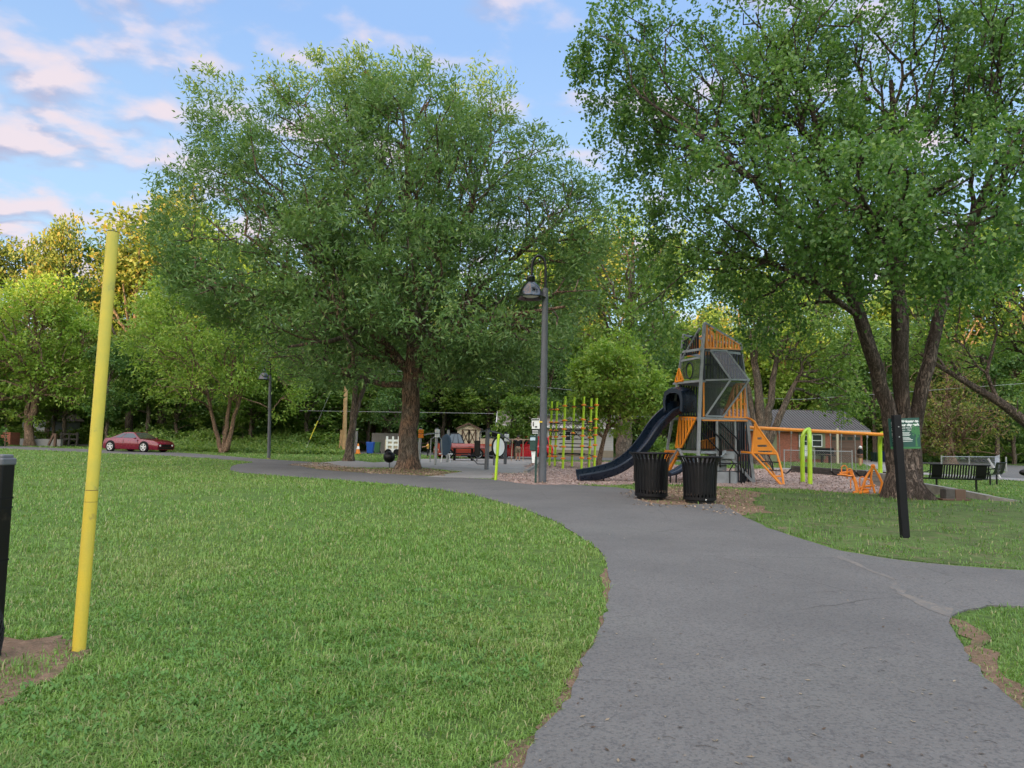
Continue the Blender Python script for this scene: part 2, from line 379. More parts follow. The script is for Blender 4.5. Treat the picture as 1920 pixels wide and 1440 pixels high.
PATH = [(900,1750),(985,1440),(1035,1345),(1085,1255),(1125,1180),(1146,1115),(1138,1060),(1100,1015),(1040,978),(960,948),(870,926),(760,911),(640,901),(540,894),(450,886),(430,879),(444,871),(470,866),(350,857),(200,850),(0,841),(-300,828),(-300,823),(0,836),(200,844),(350,850),(480,860),(600,868),(565,873),(610,882),(720,889),(860,896),(1000,905),(1100,911),(1180,918),(1200,938),(1260,948),(1345,946),(1380,962),(1440,990),(1540,1024),(1640,1045),(1760,1060),(1920,1072),(2400,1100),(2400,1170),(1920,1140),(1840,1143),(1795,1158),(1782,1190),(1815,1235),(1880,1300),(1960,1375),(2100,1500),(2250,1750)]
path, PPOLY = sheet('asphalt_path', PATH, 0.016, M_asph, 0.012, 0.1, 1, wav=0.05, th=0.03)
sheet('sand_streak', [(1585,1045),(1640,1072),(1690,1104),(1750,1133),(1808,1150),(1800,1162),(1745,1141),(1688,1111),(1638,1077),(1580,1050)], 0.0185, M_sand, 0.01, 0.04, 21, wav=0.16)
path_rim, RPOLY = sheet('dirt_edge', [(850,1750),(968,1440),(1005,1385),(1030,1310),(1068,1255),(1104,1210),(1136,1140),(1140,1110),(1136,1070),(1200,1075),(1250,1750)], 0.008, M_dirt, 0.02, 0.08, 2, wav=0.12)
r2, RP2 = sheet('dirt_edge_right', [(1800,1160),(1775,1190),(1830,1250),(1890,1320),(2000,1420),(1980,1340),(1900,1290),(1850,1215)], 0.0085, M_dirt, 0.03, 0.1, 3, wav=0.15)
b1, BP1 = sheet('bare_dirt', [(-160,1190),(0,1195),(60,1200),(110,1190),(190,1222),(150,1245),(120,1275),(60,1300),(10,1335),(-160,1380)], 0.0088, M_dirt, 0.02, 0.08, 4, wav=0.14)
b2, BP2 = sheet('dirt_under_bins', [(1175,920),(1240,912),(1400,918),(1420,935),(1380,972),(1300,955),(1200,948)], 0.0092, M_dirt, 0.04, 0.15, 5, wav=0.5)
litter, LP = sheet('leaf_litter_ground', [(545,872),(600,868),(660,876),(700,880),(790,878),(840,884),(866,885),(830,890),(800,894),(700,888),(600,880)], 0.012, M_litter, 0.06, 0.3, 6, wav=0.5)
pad, CP_ = sheet('concrete_pad', [(560,871),(660,863),(700,868),(790,861),(1012,860),(1003,877),(985,888),(930,888),(922,898),(800,895),(868,885),(790,877),(660,877),(600,874)], 0.02, M_conc, 0.0, 0, 7, th=0.03)
mulch, MP = sheet('wood_chip_surface', [(932,888),(985,888),(1012,868),(1200,868),(1330,878),(1480,881),(1560,886),(1660,897),(1670,925),(1560,922),(1470,916),(1350,913),(1250,908),(1100,910),(1020,910),(935,901)], 0.024, M_mulch, 0.05, 0.3, 8, wav=0.25, th=0.03)
road, RDP = sheet('road', [(-400,812),(0,823),(200,831),(320,836),(480,840),(760,845),(1000,855),(1400,860),(1400,866),(1000,862),(760,852),(560,850),(320,843),(200,838),(0,831),(-400,822)], 0.012, M_asph, 0.02, 0.8, 9)
road2, RD2 = sheet('side_road', [(1640,858),(1790,866),(1925,874),(2100,882),(2300,905),(1990,905),(1860,895),(1885,885),(1850,877),(1780,872),(1650,866)], 0.012, M_asph, 0.02, 0.8, 10)
walk2, WK2 = sheet('sidewalk', [(1440,877),(1560,880),(1700,884),(1830,893),(2100,908),(2100,912),(1820,897),(1700,888),(1560,884),(1440,880)], 0.016, M_conc, 0.0, 0, 11)
drive, DRP = sheet('driveway', [(1590,858),(1640,858),(1700,884),(1650,882)], 0.0155, M_conc, 0.0, 0, 12)
rg_, RG = sheet('worn_ground', [(1400,920),(1560,924),(1680,932),(1760,945),(1925,942),(2250,950),(2300,1090),(1920,1068),(1760,1056),(1640,1040),(1540,1019),(1440,985),(1385,958),(1420,938)], 0.006, M_worn, 0.03, 0.3, 15, wav=0.1)
noGrass = [PPOLY, CP_, MP, RDP, RD2, WK2, DRP]
soft = [RPOLY, BP1, RP2, BP2, LP]
# ------------------------------------------------------------------ grass
def grass(name, n, dmin, dmax, a0, a1, seed, mat, label, hmul=1.0, test=None, keep_soft=0.3, polys=None):
    rg = np.random.default_rng(seed)
    u = rg.random(n); d = 1 / ((1 / dmin) * (1 - u) + (1 / dmax) * u)      # denser close by
    a = rg.uniform(a0, a1, n)
    P = np.stack([d * np.tan(a), d, np.zeros(n)], 1)
    ok = np.ones(n, bool)
    for pl in noGrass: ok &= ~inpoly(P, pl)
    for k_, pl in enumerate(soft): ok &= (~inpoly(P, pl)) | (rg.random(n) < (keep_soft if k_ != 1 else 0.35 * np.clip((noise3(P * [1, 1, 0] + 9, 3.2) - .5) * 5, 0.05, 1)))
    bare = noise3(P * [1, 1, 0] + 13.3, 0.7) * .5 + noise3(P * [1, 1, 0] + 5.1, 2.9) * .5; ok &= (bare > .33) | (rg.random(n) < .25)
    thin = noise3(P * [1, 1, 0] + 3.3, 0.9); ok &= rg.random(n) < np.clip(0.35 + thin * 1.3, 0, 1)
    if test is not None: ok &= test(P, rg)
    P = P[ok]; d = d[ok]; n = len(P)
    big = noise3(P * [1, 1, 0] + 7.7, 1.3) * .6 + noise3(P * [1, 1, 0] + 2.7, 5.3) * .4
    h = (0.015 + 0.0021 * d + 0.075 * np.clip(big - 0.5, 0, 1)) * rg.uniform(0.4, 1.7, n) ** 1.2 * hmul
    wd = np.maximum(0.0022 + 0.00075 * d, 0.003) * rg.uniform(0.7, 1.5, n)
    th = rg.uniform(0, 2 * np.pi, n); lean = rg.uniform(0.2, 1.5, n) * h
    ax = np.stack([np.cos(th), np.sin(th), np.zeros(n)], 1); sd = np.stack([-np.sin(th), np.cos(th), np.zeros(n)], 1)
    # random turn of the width so that blades are not all edge-on
    mid = P + ax * (lean * 0.35)[:, None] + np.array([0, 0, 1]) * (h * 0.62)[:, None]
    tip = P + ax * lean[:, None] + np.array([0, 0, 1]) * (h * np.clip(1.15 - lean / h * 0.45, 0.35, 1))[:, None]
    w1 = sd * (wd / 2)[:, None]
    V = np.stack([P - w1, P + w1, mid + w1 * 0.9, tip, mid - w1 * 0.9], 1).reshape(-1, 3)
    k = np.arange(n)[:, None] * 5
    me = npmesh(name, V, np.concatenate([k + np.array([[0, 1, 2, 4]])], 0))
    # tips as triangles folded into quads (tip used twice is avoided by a second mesh part)
    q = np.concatenate([k + np.array([[0, 1, 2, 4]])]); t = k + np.array([[4, 2, 3]])
    me2 = bpy.data.meshes.new(name)
    me2.vertices.add(len(V)); me2.vertices.foreach_set('co', V.astype(np.float32).ravel())
    loops = np.concatenate([q.ravel(), t.ravel()]).astype(np.int32)
    me2.loops.add(len(loops)); me2.loops.foreach_set('vertex_index', loops)
    ls = np.concatenate([np.arange(0, q.size, 4), q.size + np.arange(0, t.size, 3)]).astype(np.int32)
    me2.polygons.add(len(ls)); me2.polygons.foreach_set('loop_start', ls); me2.update(calc_edges=True)
    bpy.data.meshes.remove(me)
    o = link(name, me2, mat); tag(o, label, 'grass', kind='stuff'); return o
M_grass = leafmat('grass_blades', (0.092, 0.19, 0.036), (0.195, 0.325, 0.068), (0.30, 0.30, 0.14), tr=0.3, ns=2.6, f3=0.12, ns2=0.30, c4=(0.23, 0.29, 0.085))
M_grass2 = leafmat('dull_grass_blades', (0.08, 0.165, 0.035), (0.15, 0.26, 0.055), (0.27, 0.26, 0.13), tr=0.3, ns=0.9, f3=0.09)  # slightly darker, duller green for the patchy grass right of the path
grass('grass', 330000, 2.6, 26, -0.72, 0.2, 11, M_grass, 'mown green lawn grass filling the field left of the path', test=lambda P, rg: P[:, 0] < 0.02 * P[:, 1] + 2.6)
def _rt_test(P, rg):
    return (P[:, 0] > 1.2) & (rg.random(len(P)) < np.clip((noise3(P * [1, 1, 0] + 1.1, 0.5) * .6 + noise3(P * [1, 1, 0] + 4.1, 1.7) * .4 - .3) * 3.2, .08, 1))
grass('far_lawn_grass', 130000, 22, 62, -0.72, 0.75, 13, M_grass, 'distant mown grass between the path and the road', hmul=0.55)
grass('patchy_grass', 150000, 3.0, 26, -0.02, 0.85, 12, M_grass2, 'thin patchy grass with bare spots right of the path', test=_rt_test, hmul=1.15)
# broad-leaved weeds and clover in the near lawn
def weeds():
    rg = np.random.default_rng(21); V = []; F = []
    for i in range(5200):
        d = 1 / rg.uniform(1 / 12, 1 / 2.8); a = rg.uniform(-0.7, 0.05); c = np.array([d * math.tan(a), d, 0])
        if any(inpoly(c[None], pl)[0] for pl in (PPOLY, BP1, RPOLY)): continue
        if noise3(c[None] + 5, 0.8)[0] < 0.46: continue
        for j in range(rg.integers(3, 8)):
            t = rg.uniform(0, 6.28); L = rg.uniform(0.018, 0.05); W = L * rg.uniform(0.25, 0.5)
            ax = np.array([math.cos(t), math.sin(t), rg.uniform(0.1, 0.9)]); ax /= np.linalg.norm(ax); sd = np.array([-math.sin(t), math.cos(t), 0])
            b = c + [rg.normal(0, .012), rg.normal(0, .012), rg.uniform(0.01, 0.035)]
            k = len(V); V += [b, b + ax * L * .5 + sd * W * .5, b + ax * L, b + ax * L * .5 - sd * W * .5]; F.append((k, k + 1, k + 2, k + 3))
    me = npmesh('clover', np.array(V), np.array(F)); o = link('clover', me, leafmat('clover_leaf', (0.07, 0.16, 0.03), (0.11, 0.24, 0.05), tr=0.3))
    tag(o, 'low broad leaved clover and weeds scattered in the near lawn', 'weeds', kind='stuff')
weeds()
# ------------------------------------------------------------------ trees
def grow(trunks, blobs, ntips, seed, hole=0.42, hs=0.45, wplen=0.3, seg=0.7, shell=0.0, avoid=None):
    """trunks: polylines [(x,y,z,r)..]; blobs: (c, radii). Branches reach for points scattered in the blobs."""
    rg = np.random.default_rng(seed)
    pos = []; par = []; fr = []; plen = []
    for tl in trunks:
        tl = [(Vector(q[:3]), q[3]) for q in tl]; prev = -1
        if pos:
            A = np.array(pos); dd = np.linalg.norm(A - np.array(tl[0][0]), axis=1)
            if dd.min() < 0.6: prev = int(dd.argmin())
        acc = 0 if prev < 0 else plen[prev]
        for i in range(len(tl) - 1):
            (a, ra), (b, rb) = tl[i], tl[i + 1]; L = (b - a).length; k = max(1, int(L / 0.5))
            for j in range(k if i < len(tl) - 2 else k + 1):
                t = j / k
                if prev >= 0 and i == 0 and j == 0 and pos and (Vector(pos[prev]) - a).length < 0.05: continue
                pos.append(tuple(a.lerp(b, t) + Vector((rg.normal(0, ra * .12), rg.normal(0, ra * .12), 0)) * (1 if (i or j) else 0))); par.append(prev); fr.append(ra + (rb - ra) * t); plen.append(acc + L * t); prev = len(pos) - 1
            acc += L
    nt = len(pos)
    vol = np.array([r[0] * r[1] * r[2] for c, r in blobs]) ** 0.8; pick = rg.choice(len(blobs), int(ntips * 3.2), p=vol / vol.sum())
    D = rg.normal(size=(len(pick), 3)); D /= np.linalg.norm(D, axis=1)[:, None]
    rad = rg.random(len(pick)) ** (1 / 3.0); rad = rad * (1 - shell) + shell * rg.uniform(0.7, 1, len(pick))
    C = np.array([list(blobs[i][0]) for i in pick]); RR = np.array([list(blobs[i][1]) for i in pick])
    T = C + D * (rad * (0.72 + 0.65 * noise3(D * 1.6 + pick[:, None] * 3.1 + seed, 1.0)))[:, None] * RR
    nz = noise3(T + seed * 1.7, hs) * 0.7 + noise3(T + seed, hs * 2.3) * 0.3
    T = T[(nz > hole) & (T[:, 2] > 0.7)]
    if avoid is not None: T = T[~avoid(T)]
    T = T[:ntips]
    base = np.array(pos)
    dmin = np.array([np.min(np.linalg.norm(base - t, axis=1)) for t in T]); T = T[np.argsort(dmin)]
    cap = nt + len(T) * 12; P = np.zeros((cap, 3)); P[:nt] = base; PL = np.zeros(cap); PL[:nt] = plen
    DR = np.zeros((cap, 3))
    for i in range(nt):
        d = base[i] - (base[par[i]] if par[i] >= 0 else base[i] - [0, 0, 1]); DR[i] = d / (np.linalg.norm(d) + 1e-9)
    top = [1.6 if True else 0]; n = nt; par = list(par); fr = list(fr); tipn = []
    zlow = min(q[2] for q in [t[0] for t in trunks]) + 1.2
    for t in T:
        v = t - P[:n]; d = np.linalg.norm(v, axis=1) + 1e-6; cs = (v * DR[:n]).sum(1) / d
        cost = d * (1.25 - 0.35 * cs) + wplen * PL[:n]; cost[:nt][base[:, 2] < zlow] += 50
        i = int(cost.argmin()); L = d[i]; a = P[i].copy(); k = int(min(10, max(1, round(L / seg)))); ctl = a + DR[i] * L * 0.35 + np.array([0, 0, 0.12 * L])
        ctl += rg.normal(0, 0.05 * L, 3); prev = i
        for j in range(1, k + 1):
            s_ = j / k; q = a * (1 - s_) ** 2 + 2 * s_ * (1 - s_) * ctl + t * s_ * s_
            P[n] = q; dv = q - P[prev]; dl = np.linalg.norm(dv) + 1e-9; DR[n] = dv / dl; PL[n] = PL[prev] + dl
            par.append(prev); fr.append(0.0); prev = n; n += 1
        tipn.append(prev)
    P = P[:n]; DR = DR[:n]; par = np.array(par); cnt = np.zeros(n)
    cnt[tipn] = 1
    for i in range(n - 1, -1, -1):
        if par[i] >= 0 and i >= nt: cnt[par[i]] += cnt[i]
    return dict(P=P, D=DR, par=par, cnt=cnt, fr=np.array(fr), nt=nt, tips=np.array(tipn, int))
def tree_tubes(g, r0=0.012, rmin=0.014, pw=0.46, seed=0, flare=1.0, trunks_n=18, only=None):
    P, par, cnt, nt, fr = g['P'], g['par'], g['cnt'], g['nt'], g['fr']; n = len(P); rad = np.where(np.arange(n) < nt, fr, r0 * np.maximum(cnt, 1) ** pw)
    for i in range(nt, n):
        rad[i] = min(rad[i], rad[par[i]] * 0.92 if par[i] >= nt else fr[par[i]] * 0.6)
    ch = [[] for _ in range(n)]
    for i in range(n):
        if par[i] >= 0: ch[par[i]].append(i)
    V = []; Fc = []
    rg = np.random.default_rng(seed)
    starts = [(i, -1) for i in range(n) if par[i] < 0]; k0 = 0
    while starts:
        i, pr = starts.pop(); line = [pr] if pr >= 0 else []; j = i
        rr = [min(rad[pr], rad[i] * 1.15)] if pr >= 0 else []
        while True:
            line.append(j); rr.append(rad[j])
            c = [x for x in ch[j] if rad[x] >= rmin]
            if not c: break
            c.sort(key=lambda x: (-(x < nt), -rad[x]))
            if j < nt and c[0] >= nt and pr < 0 and False: break
            for x in c[1:]: starts.append((x, j))
            j = c[0]
        if len(line) < 2: continue
        pts = [Vector(P[q]) for q in line]; R_ = max(rr)
        m_ = trunks_n if R_ > 0.12 else (8 if R_ > 0.06 else (5 if R_ > 0.025 else 3))
        PP, frm = frames(pts)
        b = len(V)
        for q, (p, (t, u, bb)) in enumerate(zip(PP, frm)):
            for k in range(m_):
                a = 2 * math.pi * k / m_; r_ = rr[q]
                if R_ > 0.12:
                    r_ *= 1 + 0.07 * math.sin(3 * a + p.z * 0.9 + seed) + 0.04 * math.sin(7 * a + p.z * 2.1)
                    if pr < 0 and flare > 1:
                        hgt = p.z - PP[0].z
                        r_ *= 1 + (flare - 1) * math.exp(-hgt / 0.35) * (1 + 0.35 * math.sin(5 * a + seed))
                V.append(p + u * math.cos(a) * r_ + bb * math.sin(a) * r_)
        for q in range(len(line) - 1):
            for k in range(m_):
                k2 = (k + 1) % m_; Fc.append((b + q * m_ + k, b + q * m_ + k2, b + (q + 1) * m_ + k2, b + (q + 1) * m_ + k))
    return np.array([tuple(v) for v in V]), np.array(Fc)
def leaf_mesh(g, per, L, W, seed, spread=0.25, droop=-0.1, maxcnt=3, up=0.8, align=0.6, lim=None, fold=0.0, hang=0.0):
    rg = np.random.default_rng(seed + 99); nt = g['nt']; idx = np.where((g['cnt'] <= maxcnt) & (np.arange(len(g['P'])) >= nt))[0]
    if lim and len(idx) * per > lim: per = lim / len(idx)
    k = rg.poisson(per * rg.gamma(1.3, 1 / 1.3, len(idx))); I = np.repeat(idx, k); n = len(I)
    C = g['P'][I] + rg.normal(0, spread, (n, 3)) * [1, 1, 0.75] ; Dd = g['D'][I]
    A = Dd * align + rg.normal(0, 0.55, (n, 3)) + [0, 0, droop]; A /= np.linalg.norm(A, axis=1)[:, None] + 1e-9
    if hang: C[:, 2] -= rg.exponential(hang, n)
    Nn = rg.normal(0, 0.7, (n, 3)) + [0, 0, up]; Wd = np.cross(A, Nn); Wd /= np.linalg.norm(Wd, axis=1)[:, None] + 1e-9
    l = (L * rg.uniform(0.6, 1.3, n))[:, None]; w = (W * rg.uniform(0.7, 1.25, n))[:, None]
    Nn = np.cross(Wd, A)
    bend = l * 0.12 * Nn
    V = np.stack([C, C + A * l * .42 + Wd * w * .5 + bend, C + A * l, C + A * l * .42 - Wd * w * .5 + bend], 1).reshape(-1, 3)
    return V, (np.arange(n)[:, None] * 4 + np.array([[0, 1, 2, 3]]))
class TreeSpec: pass
def make_tree(name, label, base, trunks, blobs, ntips, leaf, lmat, bmat, seed, group=None, hole=0.42, hs=0.45, lim=None, spread=0.25, per=6, droop=-0.1, up=0.8, rmin=0.014, r0=0.012, flare=1.5, wplen=0.3, cat='tree', maxcnt=3, shell=0.0, seg=0.7, leafparts=True, align=0.6, hang=0.0):
    root = empty(name, base, label, cat, group)
    g = grow(trunks, blobs, ntips, seed, hole=hole, hs=hs, wplen=wplen, shell=shell, seg=seg)
    V, Fq = tree_tubes(g, r0=r0, rmin=rmin, seed=seed, flare=flare)
    me = npmesh('trunk', V, Fq); me.shade_smooth(); link('trunk', me, bmat, root)
    V, Fq = leaf_mesh(g, per, leaf[0], leaf[1], seed, spread=spread, droop=droop, lim=lim, up=up, maxcnt=maxcnt, align=align, hang=hang)
    me = npmesh('crown', V, Fq); link('crown', me, lmat, root)
    return root
def pxtree(name, label, bpx, trunks, blobs, **kw):
    "trunks/blobs given as seen from the path, at the depth of the trunk base"
    b = G(*bpx); Y = b.y; s = F / (Y * 1.0)
    T = []
    for tl in trunks:
        q = []
        for e in tl:
            px, py, r = e[0], e[1], e[2]; dy = e[3] if len(e) > 3 else 0
            p = at(px, py, Y + dy); q.append((p.x, p.y, p.z, r))
        T.append(q)
    T[0][0] = (T[0][0][0], T[0][0][1], -0.05, T[0][0][3])
    B = []
    for e in blobs:
        px, py, rx, ry = e[:4]; dy = e[4] if len(e) > 4 else 0; rd = (e[5] if len(e) > 5 else min(rx, 230) * 1.0) / s
        p = at(px, py, Y + dy); k = (Y + dy) / Y; B.append((p, (rx / s * k, rd, ry / s * k)))
    return make_tree(name, label, b, T, B, **kw)
B_oak = bark('oak_bark', (0.22, 0.18, 0.14), (0.32, 0.19, 0.12), 5, 8, 0.04)
B_birch = bark('river_birch_bark', (0.25, 0.19, 0.155), (0.15, 0.11, 0.09), 4, 8, 0.09)
B_grey = bark('grey_bark', (0.20, 0.165, 0.13), (0.27, 0.20, 0.15), 4, 7, 0.03)
B_tan = bark('tan_bark', (0.36, 0.24, 0.16), (0.28, 0.18, 0.12), 2.5, 8, 0.03)
L_oak = leafmat('willow_oak_leaf', (0.095, 0.178, 0.062), (0.15, 0.25, 0.085), (0.21, 0.30, 0.10), tr=0.38, ns=0.35)
L_birch = leafmat('river_birch_leaf', (0.06, 0.135, 0.036), (0.11, 0.215, 0.05), (0.19, 0.30, 0.075), tr=0.38, ns=0.4, rough=0.4, ns2=0.16, c4=(0.15, 0.26, 0.065))
L_lime = leafmat('bright_leaf', (0.17, 0.28, 0.05), (0.27, 0.39, 0.07), (0.35, 0.42, 0.09), tr=0.4, ns=0.4)
L_mid = leafmat('mid_leaf', (0.11, 0.195, 0.042), (0.18, 0.285, 0.058), (0.25, 0.33, 0.08), tr=0.4, ns=0.35)
L_dark = leafmat('dark_leaf', (0.055, 0.125, 0.034), (0.10, 0.185, 0.048), (0.15, 0.24, 0.06), tr=0.35, ns=0.35)
L_olive = leafmat('olive_leaf', (0.13, 0.18, 0.042), (0.21, 0.245, 0.055), (0.32, 0.26, 0.07), tr=0.35, ns=0.35)
# --- willow oak in the middle
pxtree('willow_oak', 'broad willow oak with fine narrow leaves, the tallest tree in the middle', (765, 880),
 [[(765,880,.46),(768,810,.40),(770,740,.40),(774,690,.40),(778,600,.26),(777,520,.22),(770,420,.17),(762,300,.11),(755,190,.05)],
  [(772,700,.24),(735,660,.22),(690,615,.19,-1),(620,560,.15,-2),(540,500,.11,-2.5),(460,440,.06,-3)],
  [(776,690,.2),(830,620,.17),(900,540,.14),(980,470,.10),(1060,405,.05)],
  [(778,600,.16),(835,500,.14),(880,390,.10),(920,270,.05)],
  [(777,560,.16),(720,460,.13),(650,350,.09),(590,220,.05)],
  [(777,640,.15),(860,610,.12,-2),(960,590,.09,-3),(1060,575,.05,-4)],
  [(774,650,.14),(770,590,.12,3),(820,500,.1,5),(850,400,.05,6)],
  [(690,615,.12,-1),(620,640,.09,-3),(540,650,.05,-5)]],
 [(700,330,230,190,0,230),(480,410,160,140),(900,370,180,165),(640,205,145,88),(820,195,155,85),(400,220,55,95),(430,300,90,90),(365,400,70,70),(1030,400,75,100),(590,540,170,110,-1),
  (880,560,150,75),(760,520,220,130,0,240),(410,545,100,55),(1050,560,90,45),(620,640,120,50,-2,120),(570,140,50,42),(900,190,70,75),(1000,280,60,60),(325,350,45,35),(600,700,50,28,-1,120),(660,690,80,35,-2),(690,650,110,50,-3,140),(850,660,120,55,-2,140),(990,610,90,45,-2,120),(590,590,120,60,-3,130),(440,550,90,35,-2,100),(360,470,90,60,-1),(1080,490,60,50,-1),(770,600,180,60,-5,120),(910,700,100,35,-1,120),(450,520,120,60,-2),(960,640,110,50,-2,120),(360,510,50,40),(1110,430,60,70),(740,450,200,150,-4,120),
  (880,650,120,40,-3),(700,610,100,60,3),(480,600,90,50,1),(1100,330,40,60),(840,700,60,30,2)],
 ntips=9000, leaf=(0.27, 0.080), lmat=L_oak, bmat=B_oak, seed=3, hole=0.41, hs=0.5, per=20, lim=620000, spread=0.26, droop=0.05, up=0.6, flare=1.45, wplen=0.3, rmin=0.022)
# --- river birch on the right
pxtree('river_birch', 'three stemmed river birch with peeling brown bark standing behind the green park sign', (1700, 934),
 [[(1698,934,.50),(1698,915,.48),(1698,890,.40),(1697,868,.32),(1695,830,.22),(1693,760,.2),(1690,680,.22),(1687,600,.24),(1686,540,.18),(1690,430,.15),(1684,300,.11),(1670,150,.06)],
  [(1690,905,.36),(1683,870,.30),(1675,820,.23),(1662,760,.21),(1643,690,.2),(1618,620,.19),(1596,550,.18),(1580,480,.18),(1562,400,.14),(1545,320,.11),(1515,170,.06)],
  [(1707,905,.36),(1710,870,.29),(1713,820,.21),(1722,760,.19),(1740,680,.18),(1762,590,.165),(1790,500,.15),(1830,400,.12),(1880,280,.07)],
  [(1590,530,.11),(1520,440,.1,-1),(1430,350,.08,-2),(1320,260,.06,-2),(1200,180,.03,-2)],
  [(1575,460,.1),(1500,330,.09,1),(1400,230,.06,2),(1290,120,.03,2)],
  [(1605,590,.09),(1540,540,.08,-1),(1440,490,.06,-1),(1320,470,.04,0),(1240,460,.02)],
  [(1690,440,.10),(1750,360,.08,-3),(1800,330,.05,-5)],
  [(1686,540,.1),(1660,450,.08,-3),(1620,380,.05,-5)]],
 [(1300,130,220,150),(1150,120,95,110),(1190,230,95,90),(1110,90,55,60),(1260,380,95,110),(1320,500,110,60),(1240,560,60,40),(1480,320,200,200),(1700,120,260,160),(1900,100,120,160),(1500,120,150,150),
  (1740,330,190,130),(1890,360,110,140),(1570,480,130,80,2),(1440,500,110,80),(1230,310,70,60),(1700,340,200,110,-5,200),(1790,450,110,90,-5,150),(1620,440,110,70,-4,150),(1500,400,90,60,-3),
  (1700,520,110,50,-4,120),(1420,610,60,30,1),(1850,500,60,60,-3),(1950,250,100,200,-3),(1220,480,55,50),(1260,600,60,35),(1400,540,90,40,-1),(1210,400,60,60),(1480,560,70,50,-1),(1530,420,110,90,-2),(1370,300,120,100,-3)],
 ntips=6200, leaf=(0.125, 0.092), lmat=L_birch, bmat=B_birch, seed=8, hole=0.44, hs=0.75, per=26, lim=600000, hang=0.2, spread=0.14, droop=-0.45, up=0.5, flare=1.5, wplen=0.28, rmin=0.014, r0=0.008, seg=0.5, align=0.35)
# ------------------------------------------------------------------ middle distance trees
pxtree('layered_tree', 'bright green tree with flat layered branches and a crooked brown trunk at the far left', (55, 836),
 [[(55,836,.36),(54,815,.34),(53,795,.33),(62,772,.30),(70,740,.26),(72,690,.2),(66,620,.12),(64,560,.05)], [(70,730,.14),(120,680,.1),(170,650,.05)], [(70,720,.14),(10,670,.1),(-50,640,.05)]],
 [(60,630,110,95),(100,560,50,40),(10,570,50,35),(130,680,60,60),(-40,680,80,80),(90,570,60,45),(20,730,110,22),(130,745,55,18),(40,780,30,8),(160,620,30,30),(-90,620,90,110)],
 ntips=2200, leaf=(0.34, 0.17), lmat=L_lime, bmat=B_tan, seed=31, hole=0.47, hs=0.5, per=14, lim=44000, spread=0.36, up=1.6, droop=-.05, rmin=0.03, r0=0.02)
pxtree('multi_stem_birch', 'pale green multi stemmed birch with three thin tan trunks left of the smaller lamp', (421, 849),
 [[(419,849,.26),(421,830,.17),(425,800,.15),(430,760,.13),(436,700,.11),(440,620,.07),(438,560,.03)],
  [(416,845,.2),(408,820,.15),(400,790,.13),(393,755,.11),(380,700,.08),(350,640,.05)], [(426,840,.2),(434,810,.15),(440,780,.13),(452,740,.11),(475,690,.08),(510,640,.05)]],
 [(400,640,110,100),(330,600,70,70),(400,520,70,50),(480,560,70,50),(320,540,50,50),(540,600,60,50),(300,680,60,60),(480,640,70,80),(520,720,55,55),(430,720,90,40),(380,560,70,50),(350,720,60,35),(250,640,25,40),(540,660,30,40),(560,740,20,30),(270,720,25,25)],
 ntips=2400, leaf=(0.28, 0.12), lmat=L_lime, bmat=B_tan, seed=32, hole=0.42, hs=0.55, per=14, lim=60000, spread=0.3, up=0.7, droop=-.3, rmin=0.022, r0=0.014)
pxtree('forked_tree', 'slim dark forked tree with two leaning stems left of the willow oak', (653, 865),
 [[(653,865,.26),(657,830,.2),(661,795,.19),(664,760,.16),(667,720,.15),(668,680,.12),(665,600,.08)], [(663,790,.14),(674,750,.13),(686,715,.1),(695,670,.08),(705,620,.05)]],
 [(600,640,90,60),(680,600,90,70),(540,680,60,40),(640,690,70,25),(730,680,50,30),(600,560,70,50)],
 ntips=1100, leaf=(0.25, 0.08), lmat=L_oak, bmat=B_grey, seed=33, hole=0.42, hs=0.6, per=9, lim=20000, spread=0.27, rmin=0.018)
pxtree('leaning_tree', 'leaning bare lower trunk with a cut stub beside the wooden yard fence', (735, 846),
 [[(733,846,.38),(722,826,.34),(728,800,.28),(736,760,.23),(742,720,.2),(750,690,.18),(760,640,.12)], [(738,750,.1),(760,744,.07),(780,738,.04)]],
 [(790,640,80,60),(720,600,80,60),(820,720,50,40)],
 ntips=700, leaf=(0.3, 0.14), lmat=L_mid, bmat=B_grey, seed=34, hole=0.42, per=9, lim=12000, spread=0.3, rmin=0.03)
pxtree('leaning_tree', 'leaning trunk with a fresh orange cut at its top behind the blue wheeled bin', (697, 842),
 [[(697,842,.3),(700,800,.26),(706,765,.24),(712,735,.22),(716,720,.24)], [(712,735,.08),(720,716,.06),(722,700,.03)]],
 [(650,640,60,50),(700,700,20,12)],
 ntips=160, leaf=(0.3, 0.14), lmat=L_mid, bmat=B_tan, seed=35, hole=0.3, per=9, spread=0.3, rmin=0.03)
pxtree('drooping_tree', 'green tree with drooping feathery boughs right of the willow oak trunk', (845, 846),
 [[(845,846,.3),(843,800,.26),(838,740,.22),(830,680,.15),(826,620,.06)]],
 [(830,740,75,60),(800,680,60,50),(870,700,50,45),(790,770,40,25),(870,770,45,20),(850,640,70,50),(900,640,50,40)],
 ntips=1300, leaf=(0.3, 0.11), lmat=L_mid, bmat=B_grey, seed=36, hole=0.38, per=9, lim=22000, spread=0.28, droop=-.3, rmin=0.03)
pxtree('young_maple', 'small leafy tree standing in front of the white house', (966, 861),
 [[(966,861,.12),(966,830,.1),(964,800,.08),(960,770,.04)]],
 [(962,790,26,24),(950,812,20,16),(980,806,18,18),(964,762,20,16),(1000,762,26,16),(985,780,16,12)],
 ntips=700, leaf=(0.3, 0.17), lmat=L_mid, bmat=B_grey, seed=37, hole=0.32, hs=.9, per=7, lim=7000, spread=0.2, rmin=0.03)
